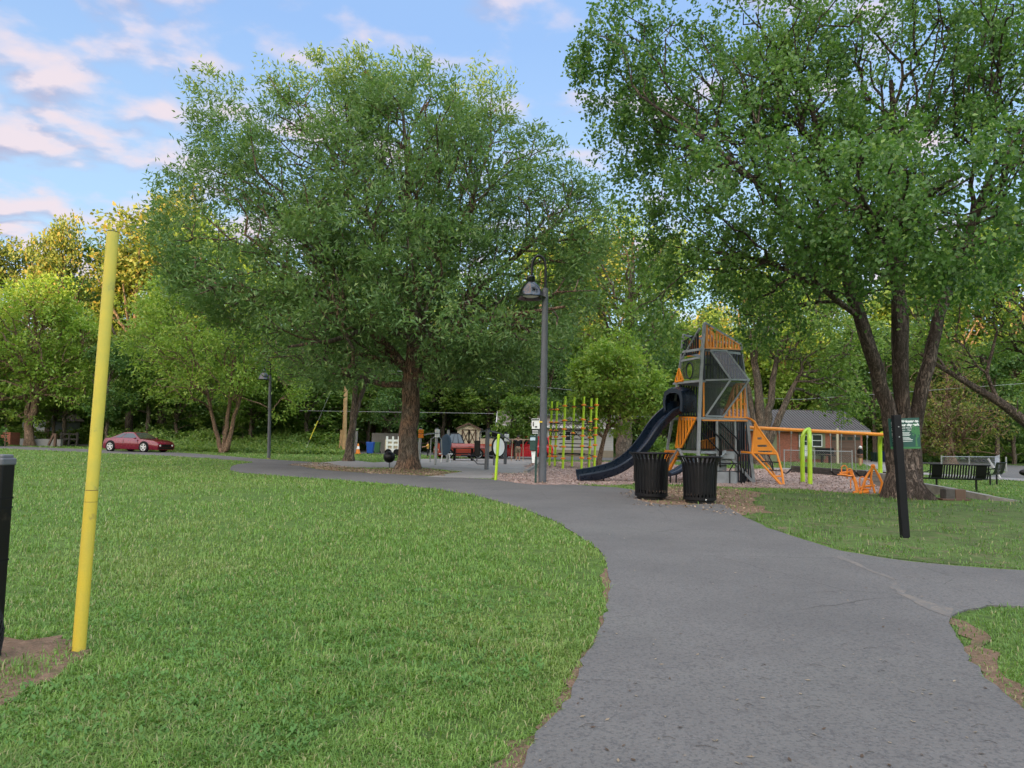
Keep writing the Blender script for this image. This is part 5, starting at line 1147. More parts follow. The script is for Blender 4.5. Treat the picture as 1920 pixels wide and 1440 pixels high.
# ------------------------------------------------------------------ exercise pad
def fit_post(bpx, topy, label, capmat, r_=.075, lean=0.02, mat=None):
    b = G(*bpx); z = at(bpx[0], topy, b.y).z; r = empty('exercise_station', b, label, 'exercise equipment', 'outdoor exercise stations')
    x1 = b.x + lean * z
    MB().tube([(b.x, b.y, -.02), (x1, b.y, z)], r_, 14).build('post', mat or M_galv, r, smooth=True)
    MB().tube([(x1, b.y, z), (x1, b.y, z + .06)], [r_ * 1.15, r_ * .9], 14).build('post_cap', M_black, r, smooth=True)
    if capmat:
        m_ = MB(); 
        for dz in (-.16, -.38): m_.box((x1 + .04, b.y - .1, z + dz), (.26, .05, .2))
        m_.build('instruction_plate', capmat, r, bevel=.04)
    return r, b, z, x1
r, b, z, x1 = fit_post((785, 876), 803, 'grey exercise post with bright orange plate beside the oak trunk', M_orangep)
MB().tube([(x1, b.y, z * .8), (x1 + .4, b.y, z * .86), (x1 + .85, b.y + .2, z * .88)], .03, 8).tube([(x1, b.y, z * .62), (x1 - .45, b.y, z * .62), (x1 - .45, b.y, .1)], .03, 8).build('grab_bar', M_galv, r, smooth=True)
r, b, z, x1 = fit_post((816, 872), 803, 'grey exercise post with white plate, second post from the oak trunk', M_signw)
MB().tube([(x1, b.y, z * .85), (x1 + .25, b.y, z * .7), (x1 + .3, b.y, z * .3)], .03, 8).tube([(x1, b.y, z * .8), (x1 - .3, b.y, z * .7), (x1 - .32, b.y, .15)], .03, 8).build('swing_arm', M_galv, r, smooth=True)
r, b, z, x1 = fit_post((838, 867), 806, 'exercise back board with big blue oval pad facing the path', None)
MB().ell((X3(836, b.y - .5), b.y - .5, at(836, 834, b.y - .5).z), (.34, .06, .62), 20, 12, Matrix.Rotation(R(6), 3, 'Y')).build('back_pad', pmat('slate_blue_vinyl', (0.04, 0.075, 0.12), 0.5), r, smooth=True)
MB().tube([(X3(828, b.y - .4), b.y - .4, .02), (X3(830, b.y - .4), b.y - .4, .45)], .035, 8).tube([(X3(845, b.y - .4), b.y - .4, .02), (X3(843, b.y - .4), b.y - .4, .5)], .035, 8).tube([(X3(824, b.y), b.y - .1, .5), (X3(850, b.y), b.y - .1, .5)], .03, 8).build('leg', M_white, r, smooth=True)
r, b, z, x1 = fit_post((912, 881), 805, 'thick grey exercise frame post with long arms right of the picnic table', None, .1, .01, M_grey)
m_ = MB(); m_.tube([(x1, b.y, z * .96), (x1 - .35, b.y + .1, z * .94), (x1 - .42, b.y + .2, z * .45), (x1 - .5, b.y + .2, z * .2)], .032, 8); m_.tube([(x1, b.y, z * .97), (x1 + .6, b.y + .2, z * .9), (x1 + 1.1, b.y + .3, z * .72), (x1 + 1.05, b.y + .3, z * .55)], .032, 8)
m_.tube([(x1 - .9, b.y + .2, z * .38), (x1 - .45, b.y + .1, z * .14), (x1, b.y, z * .14)], .03, 8); m_.build('swing_arm', M_grey, r, smooth=True)
m_ = MB(); m_.box((x1 - .48, b.y + .15, z * .52), (.28, .1, .75)); m_.box((x1 - .9, b.y + .15, z * .34), (.7, .35, .06)); m_.build('seat', M_black, r, bevel=.03)
r, b, z, x1 = fit_post((947, 871), 812, 'grey exercise post with white control box behind the white disc', M_signw, .09, .01, M_grey)
m_ = MB(); m_.tube([(x1, b.y, z * .85), (x1 - .6, b.y, z * .95), (x1 - 1.0, b.y, z * .8)], .03, 8); m_.tube([(x1 - 1.1, b.y, z * .28), (x1, b.y, z * .22)], .03, 8); m_.build('swing_arm', M_grey, r, smooth=True)
r, b, z, x1 = fit_post((926, 873), 810, 'narrow grey exercise stepper between the two thick posts', None, .05, 0, M_grey)
m_ = MB(); m_.box((x1, b.y - .1, z * .95), (.3, .12, .3)); m_.build('console', M_black, r, bevel=.03)
def gong():
    b = G(929, 901); z = at(933, 816, b.y).z; r = empty('drum_panel', b, 'lime green post carrying a white oval disc with black rim', 'play drum')
    MB().tube([(b.x, b.y, -.03), (b.x + .08, b.y, z)], .05, 12).ell((b.x + .08, b.y, z), .05, 10, 6).build('post', M_lime, r, smooth=True)
    M = Matrix.Rotation(R(60), 3, 'Z') @ Matrix.Rotation(R(90), 3, 'X')
    c = Vector((b.x + .08, b.y + .12, at(933, 838, b.y).z)); M = Matrix.Rotation(R(52), 3, 'Z') @ Matrix.Rotation(R(90), 3, 'X')
    MB().lathe([(0, -.02), (.33, -.02), (.33, .02), (0, .02)], c, 32, M).build('disc', M_signw, r)
    MB().tube([c + M @ Vector((.35 * math.cos(q), .35 * math.sin(q), 0)) for q in np.linspace(0, 2 * math.pi, 33)], .035, 8).build('rim', M_rubber, r, smooth=True)
gong()
def info_post():
    b = G(1004, 907); Y = b.y; A = lambda px, py, d=0: at(px, py, Y + d); r = empty('dog_waste_station', b, 'dark green dog waste station with white sign and bag box', 'dog waste station')
    MB().beam((b.x, Y, -.03), A(1007, 785), .07, .07, up=(0, 1, 0)).build('post', M_dgreen, r, bevel=.004)
    MB().prism([A(997, 785, -.05), A(1012, 785, -.05), A(1012, 804, -.05), A(997, 804, -.05)], (0, .01, 0)).build('sign_plate', M_signw, r)
    MB().prism([A(997, 805, -.05), A(1010, 805, -.05), A(1010, 814, -.05), A(997, 814, -.05)], (0, .012, 0)).build('lower_plate', M_black, r)
    ic = MB(); ic.tube([A(1000, 794, -.07), A(1000, 799, -.07)], .018, 6); ic.ell(A(1000, 792.5, -.07), .02, 8, 6); ic.prism([A(1003, 799, -.07), A(1007, 799, -.07), A(1007, 801.5, -.07), A(1003, 801.5, -.07)], (0, .01, 0)); ic.prism([A(997.6, 786, -.07), A(1011, 786, -.07), A(1011, 788, -.07), A(997.6, 788, -.07)], (0, .01, 0)); ic.build('symbol', M_black, r)
    t = MB(); [t.prism([A(998, y, -.07), A(1009, y, -.07), A(1009, y + 1, -.07), A(998, y + 1, -.07)], (0, .01, 0)) for y in (807, 809.5, 812)]; t.build('small_print', M_signw, r)
    bx = MB(); c = A(999, 831, -.08); bx.box(c, (.2, .16, .52)); o = bx.build('bag_box', M_dgreen, r, bevel=.02)
    MB().box(A(999, 823, -.18), (.17, .02, .1)).build('label_plate', pmat('pale_blue_label', (0.45, 0.6, 0.68), .5), o)
    MB().prism([A(996, 846, -.05), A(1004, 846, -.05), A(1002, 868, -.05), A(998, 868, -.05)], (0, .08, 0)).build('hanging_bag', M_signw, r)
info_post()
def grill():
    b = G(730, 877); Y = b.y; r = empty('park_grill', b, 'black round park grill on a thin stem left of the oak trunk', 'grill')
    MB().tube([(b.x, Y, -.02), (b.x, Y, .5)], .03, 8).build('stem', M_grey, r)
    c = Vector((b.x - .02, Y, at(730, 857, Y).z)); MB().ell(c, (.28, .26, .27), 20, 14).build('bowl', M_black, r, smooth=True)
    MB().tube([c + Vector((.24, -.05, .08)), c + Vector((.36, -.05, .08)), c + Vector((.36, -.05, -.02)), c + Vector((.26, -.05, -.03))], .02, 6).build('handle', M_black, r)
grill()
def picnic():
    b = G(868, 864); Y = b.y; A = lambda px, py, d=0: at(px, py, Y + d); r = empty('picnic_table', b, 'black steel picnic table with attached benches on the concrete pad', 'picnic table')
    xl, xr = X3(826, Y), X3(912, Y)
    m_ = MB(); 
    for k in range(9): m_.box(((xl + xr) / 2, Y - .36 + k * .09, .79), (xr - xl, .07, .035))
    m_.build('tabletop', M_black, r)
    for s in (-1, 1):
        m_ = MB(); [m_.box(((xl + xr) / 2, Y + s * (.62 + .08 * k), .46), (xr - xl, .065, .03)) for k in range(3)]; m_.build('bench', M_black, r)
    for x in (X3(853, Y), X3(886, Y)):
        m_ = MB().box((x, Y, .38), (.16, .16, .76)); m_.beam((x, Y - .7, .42), (x, Y + .7, .42), .06, .06); m_.build('pedestal', M_black, r)
picnic()
# ------------------------------------------------------------------ people
M_skin = pmat('skin', (0.48, 0.27, 0.18), 0.55, var=0.1)
M_skin2 = pmat('brown_skin', (0.26, 0.14, 0.09), 0.55, var=0.1)
M_hair = pmat('dark_hair', (0.02, 0.014, 0.01), 0.7)
def skinned(verts, edges, radii, lvl=1, root=0):
    me = bpy.data.meshes.new('s'); me.from_pydata([tuple(v) for v in verts], edges, []); o = bpy.data.objects.new('s', me); COL.objects.link(o)
    md = o.modifiers.new('skin', 'SKIN'); md.use_smooth_shade = True
    for i, v in enumerate(me.skin_vertices[0].data): v.radius = (radii[i], radii[i]) if not hasattr(radii[i], '__len__') else radii[i]; v.use_root = (i == root)
    o.modifiers.new('sub', 'SUBSURF').levels = lvl; o.modifiers['sub'].render_levels = lvl
    dg = bpy.context.evaluated_depsgraph_get(); dg.update(); m2 = bpy.data.meshes.new_from_object(o.evaluated_get(dg)); bpy.data.objects.remove(o); return m2
def person(b, H, rz, label, pose, shirt, pants, skin, shorts=False, shoe=None, holds=None):
    "pose: arm targets in body space (units of height), +Y is facing direction"
    r = empty('person', b, label, 'person', None, rz); k = H
    V = []; E = []; Rd = []
    def v(x, y, z, rr, p=None):
        V.append(Vector((x, y, z)) * k); Rd.append(rr * k); 
        if p is not None: E.append((p, len(V) - 1))
        return len(V) - 1
    pel = v(0, 0, .52, .075); sp1 = v(0, .005, .60, .07, pel); ch = v(0, .0, .70, .082, sp1); up = v(0, -.005, .785, .07, ch); nk = v(0, .0, .835, .034, up); hd0 = v(0, .005, .875, .045, nk); hd = v(0, .012, .925, .058, hd0); ht = v(0, .008, .965, .045, hd)
    nose = v(0, .068, .915, .010, hd); ear1 = v(.058, .0, .92, .010, hd); ear2 = v(-.058, 0, .92, .010, hd)
    hands = []
    for s in (-1, 1):
        sh_ = v(s * .105, -.005, .80, .044, up); el, wr = pose['arm' + ('L' if s < 0 else 'R')]
        e = v(*el, .028, sh_); w_ = v(*wr, .019, e); D = (Vector(wr) - Vector(el)).normalized(); sd = D.cross(Vector((0, 0, 1))); sd = sd.normalized() if sd.length > .1 else Vector((0, 1, 0))
        pm = v(*(Vector(wr) + D * .03), .022, w_); hands.append(Vector(wr) + D * .05)
        for q, ln in ((-.015, .038), (-.005, .045), (.005, .042), (.015, .034)):
            f1 = v(*(Vector(wr) + D * .055 + sd * q), .0065, pm); v(*(Vector(wr) + D * (.055 + ln) + sd * q * 1.2), .0055, f1)
        t1 = v(*(Vector(wr) + D * .03 + sd * -.03), .0075, pm); v(*(Vector(wr) + D * .055 + sd * -.038), .006, t1)
    feet = pose.get('feet', ((-.06, 0), (.06, 0)))
    for s, (fx, fy) in zip((-1, 1), feet):
        hip = v(s * .05, 0, .49, .064, pel); kn = v((s * .055 + fx) / 2, fy / 2 + .012, .28, .042, hip); an = v(fx, fy, .045, .026, kn); v(fx, fy + .075, .02, .024, an); v(fx, fy - .02, .022, .022, an)
    body = skinned(V, E, Rd); body.name = 'body'; link('body', body, skin).parent = r
    # shirt
    S = [(0, 0, .50), (0, .005, .60), (0, 0, .70), (0, -.005, .79)]; sr = [(.098, .075), (.09, .075), (.103, .085), (.085, .07)]; Ve = [Vector(q) * k for q in S]; Ed = [(0, 1), (1, 2), (2, 3)]; Sr = [(a * k, b_ * k) for a, b_ in sr]
    for s in (-1, 1):
        el, wr = pose['arm' + ('L' if s < 0 else 'R')]; Ve.append(Vector((s * .105, -.005, .80)) * k); Sr.append((.052 * k, .052 * k)); Ed.append((3, len(Ve) - 1)); Ve.append(Vector((s * .105, -.005, .80)).lerp(Vector(el), .75) * k); Sr.append((.042 * k, .042 * k)); Ed.append((len(Ve) - 2, len(Ve) - 1))
    me = skinned(Ve, Ed, Sr); link('shirt', me, shirt).parent = r
    Ve = [Vector((0, 0, .53)) * k]; Sr = [(.088 * k, .08 * k)]; Ed = []
    for s, (fx, fy) in zip((-1, 1), feet):
        Ve.append(Vector((s * .05, 0, .49)) * k); Sr.append((.072 * k, .074 * k)); Ed.append((0, len(Ve) - 1)); Ve.append(Vector(((s * .055 + fx) / 2, fy / 2 + .012, .28 if not shorts else .29)) * k); Sr.append((.058 * k if shorts else .05 * k,) * 2); Ed.append((len(Ve) - 2, len(Ve) - 1))
        if not shorts: Ve.append(Vector((fx, fy, .05)) * k); Sr.append((.038 * k,) * 2); Ed.append((len(Ve) - 2, len(Ve) - 1))
    me = skinned(Ve, Ed, Sr); link('shorts' if shorts else 'trousers', me, pants).parent = r
    me = MB(); me.ell(Vector((0, -.008, .945)) * k, (.064 * k, .07 * k, .058 * k), 14, 8); o = me.build('hair', M_hair, None, smooth=True); o.parent = r
    me = MB()
    for fx, fy in feet: me.ell(Vector((fx, fy + .03, .022)) * k, (.032 * k, .075 * k, .026 * k), 10, 6)
    o = me.build('shoes', shoe or M_black, None, smooth=True); o.parent = r
    f = MB()
    for s in (-1, 1): f.ell(Vector((s * .022, .066, .932)) * k, .006 * k, 6, 5)
    f.ell(Vector((0, .064, .892)) * k, (.02 * k, .005 * k, .005 * k), 6, 5); o = f.build('face_features', M_hair, None); o.parent = r
    return r, hands
M_shirtk = pmat('black_cotton', (0.015, 0.016, 0.018), .85); M_tan = pmat('khaki_camouflage', (0.30, 0.24, 0.16), .85, var=.5, vscale=9); M_shirto = pmat('orange_yellow_cotton', (0.85, 0.48, 0.10), .8); M_denim = pmat('dark_trousers', (0.02, 0.022, 0.03), .85); M_shirtb = pmat('navy_cotton', (0.03, 0.045, 0.075), .85)
bar = {'armL': ((-.25, .02, .84), (-.22, .03, .93)), 'armR': ((.25, .02, .84), (.22, .03, .93))}
bar2 = {'armL': ((-.26, .06, .80), (-.13, .14, .86)), 'armR': ((.26, .06, .80), (.13, .14, .86))}
pb = G(971, 864)
person(pb, at(971, 818, pb.y).z / .98, math.pi, 'person in black T-shirt and khaki shorts facing the camera behind a pull-up bar', bar2, M_shirtk, M_tan, M_skin, shorts=True)
def pull_bar():
    Y = pb.y - .45; x0, x1 = X3(961, Y), X3(981, Y); z = at(970, 824, Y).z; r = empty('pull_up_bar', (X3(971, Y), Y, 0), 'low pull-up bar frame of pale tubes in front of the red car', 'exercise bar')
    MB().tube([(x0 - .05, Y, 0), (x0, Y, z)], .03, 8).tube([(x1 + .02, Y, 0), (x1, Y, z)], .03, 8).build('upright', pmat('tan_steel', (0.42, 0.30, 0.20), .5), r)
    MB().tube([(x0 - .45, Y, z), (x1 + .45, Y, z)], .03, 8).build('crossbar', pmat('tan_steel', (0.42, 0.30, 0.20), .5), r)
pull_bar()
pb2 = G(802, 858)
person(pb2, at(802, 829, pb2.y).z / .98, R(100), 'child in orange yellow shirt and dark trousers holding arms out to the left', {'armL': ((-.13, .16, .70), (-.10, .30, .69)), 'armR': ((.13, .16, .68), (.09, .30, .66))}, M_shirto, M_denim, M_skin)
pb3 = G(778, 859)
person(pb3, at(778, 824, pb3.y).z / .98, R(-20), 'person in navy shirt half hidden between oak trunk and orange plated post', {'armL': ((-.14, .02, .66), (-.13, .08, .53)), 'armR': ((.14, .02, .66), (.13, .08, .53))}, M_shirtb, M_denim, M_skin2)
# ------------------------------------------------------------------ vehicles
def car(b, L, rz, label, paint, prof, roofp, H, W=1.85, wheel_r=.34, wx=(.18, .78), suv=False, rimmat=None, cabm=None):
    "x forward; prof: lower body outline heights along the length; roofp: greenhouse (x, z) outline"
    r = empty('parked_car', b, label, 'car', None, rz); ob = lambda mb, n, mt, p=None, sm=True, bev=0: _fix(mb.build(n, mt, None, None, smooth=sm, bevel=bev), p or r)
    def _fix(o, p): o.parent = p; return o
    X = [x for x, _ in prof]; hw = W / 2; vs = []; fs = []; zb = .19
    n = 10
    for i, (x, z) in enumerate(prof):
        e = abs(x - .5) * 2; t = hw * (1 - .16 * max(0, e - .72) ** 1 / .28) ; xx = (x - .5) * L
        cs = [(-t * .93, zb), (-t, zb + .16), (-t * 1.0, z * .62), (-t * .985, z * .86), (-t * .86, z), (t * .86, z), (t * .985, z * .86), (t, z * .62), (t, zb + .16), (t * .93, zb)]
        vs += [Vector((xx, y, zz)) for y, zz in cs]
    m_ = len(prof)
    for i in range(m_ - 1):
        for k in range(n): fs.append((i * n + k, i * n + (k + 1) % n, (i + 1) * n + (k + 1) % n, (i + 1) * n + k))
    fs.append(tuple(range(n))); fs.append(tuple((m_ - 1) * n + k for k in range(n))[::-1])
    body = ob(MB().add(vs, fs), 'body', paint)
    # greenhouse
    def gh(scale, top, mt, nm, par, grow_=0):
        V = []; q = len(roofp)
        for x, z in roofp:
            f = (z - roofp[0][1]) / max(H - roofp[0][1], .01); yy = hw * (.86 - .22 * f) + grow_; V += [Vector(((x - .5) * L, -yy, z)), Vector(((x - .5) * L, yy, z))]
        Fq = [(2 * i, 2 * i + 1, 2 * i + 3, 2 * i + 2) for i in range(q - 1)] + [tuple(2 * i for i in range(q)), tuple(2 * i + 1 for i in range(q))[::-1], (0, 1, 2 * q - 1, 2 * q - 2)]
        return ob(MB().add(V, Fq), nm, mt, par, sm=False)
    cab = gh(1, H, cabm or paint, 'cabin', body)
    # windows: side glass, windscreen, rear glass slightly proud of the cabin
    def quadglass(pts, nm='window'): 
        return ob(MB().prism(pts, (0, 0, .001) if False else (pts[1] - pts[0]).cross(pts[2] - pts[1]).normalized() * .012), nm, M_win, cab, sm=False)
    rp = [Vector(((x - .5) * L, 0, z)) for x, z in roofp]
    def side(f0, f1, s):
        z0 = roofp[0][1] + .05; z1 = H - .09; pts = []
        def xat(z, front):
            seq = roofp[::-1] if front else roofp
            for (xa, za), (xb, zb_) in zip(seq, seq[1:]):
                if min(za, zb_) <= z <= max(za, zb_) and za != zb_: return xa + (xb - xa) * (z - za) / (zb_ - za)
            return seq[0][0]
        for z in (z0, z1):
            a, c = xat(z, False), xat(z, True); y = hw * (.86 - .22 * (z - roofp[0][1]) / (H - roofp[0][1])) + .006; a2 = a + (c - a) * f0; c2 = a + (c - a) * f1
            pts.append((Vector(((a2 - .5) * L, s * y, z)), Vector(((c2 - .5) * L, s * y, z))))
        quadglass([pts[0][0], pts[0][1], pts[1][1], pts[1][0]])
    for s in (-1, 1):
        for f0, f1 in ((.10, .36), (.40, .93)) if not suv else ((.05, .28), (.32, .58), (.62, .93)): side(f0, f1, s)
    # windscreen and rear window
    def screen(i, j, nm):
        a, c = rp[i], rp[j]; ya = hw * .86 * .9; yc = hw * .64 * .9; o = (Vector((c.z - a.z, 0, a.x - c.x))).normalized() * .01
        if o.z < 0: o = -o
        quadglass([a.lerp(c, .06) + Vector((0, -ya, 0)) + o, a.lerp(c, .06) + Vector((0, ya, 0)) + o, a.lerp(c, .93) + Vector((0, yc, 0)) + o, a.lerp(c, .93) + Vector((0, -yc, 0)) + o], nm)
    screen(-1, -2, 'windscreen'); screen(0, 1, 'rear_window')
    for x in wx:
        for s in (-1, 1):
            c = Vector(((x - .5) * L, s * (hw - .10), wheel_r)); M = Matrix.Rotation(R(90), 3, 'X')
            w_ = ob(MB().lathe([(wheel_r * .66, -.11), (wheel_r * .95, -.11), (wheel_r, -.07), (wheel_r, .07), (wheel_r * .95, .11), (wheel_r * .66, .11)], c, 28, M), 'wheel', M_rubber)
            rm = MB(); y = c.y + s * .10
            for q in range(5):
                a = q * 2 * math.pi / 5 + .3; d = Vector((math.cos(a), 0, math.sin(a))); rm.beam(Vector((c.x, y, c.z)), Vector((c.x, y, c.z)) + d * wheel_r * .66, .03, wheel_r * .24, up=(d.z, 0, -d.x))
            rm.lathe([(wheel_r * .62, -.02), (wheel_r * .70, -.02), (wheel_r * .70, .02), (wheel_r * .62, .02), (wheel_r * .62, -.02)], Vector((c.x, y, c.z)), 28, M); rm.lathe([(0, -.03), (wheel_r * .16, -.03), (wheel_r * .16, .03), (0, .03)], Vector((c.x, y, c.z)), 12, M)
            ob(rm, 'rim', rimmat or M_galv, w_, sm=False)
            ob(MB().lathe([(0, -.02), (wheel_r * 1.12, -.02), (wheel_r * 1.12, .004), (0, .004)], Vector((c.x, s * (hw + .001), c.z + .02)), 28, M), 'wheel_arch', M_rubber, body, sm=False)
            w_.location.y = s * .025
    fx = L * .5; fz = prof[-1][1]
    for s in (-1, 1):
        ob(MB().ell((fx - .03, s * hw * .60, fz * .80), (.05, .10, .085), 14, 10), 'headlight', pmat('lamp_glass', (0.8, 0.8, 0.75), .1, spec=.9), body)
        ob(MB().box((-fx + .01, s * hw * .66, prof[0][1] * .8), (.04, .32, .14)), 'tail_light', pmat('red_lens', (0.35, 0.01, 0.01), .2), body, bev=.01)
        ob(MB().ell((( roofp[-1][0] - .5) * L - .25, s * (hw + .06), roofp[-1][1] + .05), (.08, .1, .06), 10, 8), 'mirror', paint, body)
    ob(MB().box((fx - .005, 0, fz * .78), (.05, hw * .95, .17)), 'grille', M_black, body, sm=False, bev=.01)
    ob(MB().box((fx - .01, 0, .3), (.06, hw * 1.5, .12)), 'air_intake', M_black, body, sm=False)
    tr = MB()
    for s in (-1, 1): tr.box((0, s * (hw + .0), .52), (L * .34, .014, .03))
    ob(tr, 'side_crease', paint, body, sm=False)
    dl = MB()
    for s in (-1, 1):
        for x in (.40, .66): dl.box(((x - .5) * L, s * (hw * .995 + .0), .62), (.012, .02, .5))
    ob(dl, 'door_gap', M_black, body, sm=False)
    return r, body
maroon = pmat('maroon_car_paint', (0.15, 0.006, 0.02), 0.25, var=0.1, coat=.6, spec=.4); redp = pmat('red_car_paint', (0.75, 0.012, 0.028), 0.3, var=0.06, coat=.8)
orp = pmat('orange_red_paint', (0.32, 0.035, 0.012), 0.35, var=0.1, coat=.5)
M_rim = pmat('bright_alloy', (0.75, 0.75, 0.75), .3, metal=.4)
prof_c = [(0, .72), (.02, .92), (.10, .96), (.30, .94), (.62, .92), (.72, .90), (.90, .82), (.975, .74), (1, .60)]
roof_c = [(.13, .94), (.34, 1.34), (.44, 1.385), (.52, 1.37), (.68, .91)]
cb = at(260, 838, 50.5); cb.z = 0
car(cb, 4.72, R(-16), 'shiny maroon two door coupe parked on the road at left', maroon, prof_c, roof_c, 1.385, 1.88, .36, (.17, .775), rimmat=M_rim)
prof_s = [(0, .9), (.02, 1.05), (.3, 1.04), (.66, 1.02), (.76, 1.02), (.93, .95), (.98, .86), (1, .68)]
roof_s = [(.03, 1.03), (.07, 1.58), (.14, 1.66), (.60, 1.66), (.75, 1.02)]
_b = G(986, 868)
car(Vector((X3(982, 52), 52, 0)), 4.3, R(176), 'bright red compact car parked beyond the exercise pad', redp, prof_s, roof_s, 1.66, 1.8, .32, (.16, .84), suv=True)
prof_p = [(0, .98), (.02, 1.05), (.38, 1.05), (.4, 1.05), (.7, 1.05), (.75, 1.08), (.95, 1.02), (1, .75)]
roof_p = [(.48, 1.04), (.52, 1.6), (.60, 1.78), (.74, 1.78), (.90, 1.06)]
car(Vector((X3(864, 50), 50, 0)), 3.5, R(200), 'orange red pickup seen under the picnic table, in front of the tan shed', orp, prof_p, roof_p, 1.78, 1.8, .33, (.2, .82), suv=True, cabm=M_black)
# ------------------------------------------------------------------ buildings
def wallmat(name, c, kind):
    mt = bpy.data.materials.new(name); mt.use_nodes = True; N = NT(mt.node_tree); N.n.clear(); o = N.new('ShaderNodeOutputMaterial'); b = N.new('ShaderNodeBsdfPrincipled'); ob = N.new('ShaderNodeTexCoord').outputs['Object']
    if kind == 'brick':
        sp = N.new('ShaderNodeSeparateXYZ', i0=ob); cv = N.new('ShaderNodeCombineXYZ', i0=N.math('ADD', sp.outputs[0], sp.outputs[1]), i1=sp.outputs[2], i2=0.0)
        br = N.new('ShaderNodeTexBrick', Vector=cv.outputs[0], Scale=4.5, Color1=(*c, 1), Color2=(c[0] * .65, c[1] * .7, c[2] * .7, 1), Mortar=(.2, .15, .12, 1)); br.inputs['Mortar Size'].default_value = .008; N.l.new(br.outputs[0], b.inputs[0])
    else:
        sp = N.new('ShaderNodeSeparateXYZ', i0=ob); ax = {'siding': 2, 'board': 0}[kind]; fr = N.math('FRACT', N.math('MULTIPLY', sp.outputs[ax], 7.0)); cc = N.mix(N.math('LESS_THAN', fr, .12), (*c, 1), (c[0] * .6, c[1] * .6, c[2] * .6, 1)); N.l.new(N.mix(N.new('ShaderNodeMapRange', i0=N.noise(ob, 1.3, 5), i1=.4, i2=.65, i3=0, i4=.35).outputs[0], cc, (c[0] * .7, c[1] * .68, c[2] * .62, 1)), b.inputs[0])
    b.inputs['Roughness'].default_value = .85; N.l.new(b.outputs[0], o.inputs[0]); return mt
W_brick = wallmat('red_brick', (0.40, 0.125, 0.075), 'brick'); W_siding = wallmat('pale_siding', (0.50, 0.48, 0.45), 'siding'); W_shed = wallmat('cream_siding', (0.58, 0.50, 0.36), 'board'); W_fence = wallmat('grey_fence_boards', (0.26, 0.25, 0.235), 'board')
M_roofm = pmat('grey_metal_roof', (0.10, 0.096, 0.095), .6, metal=.1, var=.15); M_shing = pmat('brown_shingles', (0.19, 0.165, 0.145), .9, var=.3, vscale=5, bump=.5, bscale=20); M_brown = pmat('brown_trim', (0.10, 0.055, 0.035), .6); M_cream = pmat('cream_trim', (0.55, 0.47, 0.33), .6); M_green = pmat('sage_board', (0.22, 0.23, 0.13), .7)
def gable_roof(mb, x0, x1, y0, y1, z0, z1, over=.35, th=.14, axis='x'):
    if axis == 'x':
        ym = (y0 + y1) / 2; 
        for s, ye in ((-1, y0 - over), (1, y1 + over)):
            dz = (z1 - z0) / (ym - y0) * over
            mb.prism([(x0 - over, ye, z0 - dz), (x1 + over, ye, z0 - dz), (x1 + over, ym, z1), (x0 - over, ym, z1)], (0, s * .03, th))
    else:
        xm = (x0 + x1) / 2
        for s, xe in ((-1, x0 - over), (1, x1 + over)):
            dz = (z1 - z0) / (xm - x0) * over
            mb.prism([(xe, y0 - over, z0 - dz), (xe, y1 + over, z0 - dz), (xm, y1 + over, z1), (xm, y0 - over, z1)], (s * .03, 0, th))
def window(par, x0, x1, z0, z1, y, bars=True, trim=None):
    m_ = MB(); t = .07
    for p, q in (((x0, z0), (x1, z0)), ((x1, z0), (x1, z1)), ((x1, z1), (x0, z1)), ((x0, z1), (x0, z0))): m_.beam((p[0], y, p[1]), (q[0], y, q[1]), t, .06, up=(0, 1, 0) if p[0] == q[0] else (0, 0, 1))
    if bars: m_.beam((x0, y, (z0 + z1) / 2), (x1, y, (z0 + z1) / 2), .05, .05)
    w_ = m_.build('window', trim or M_white, par); MB().box(((x0 + x1) / 2, y + .02, (z0 + z1) / 2), (x1 - x0, .02, z1 - z0)).build('pane', M_win, w_)
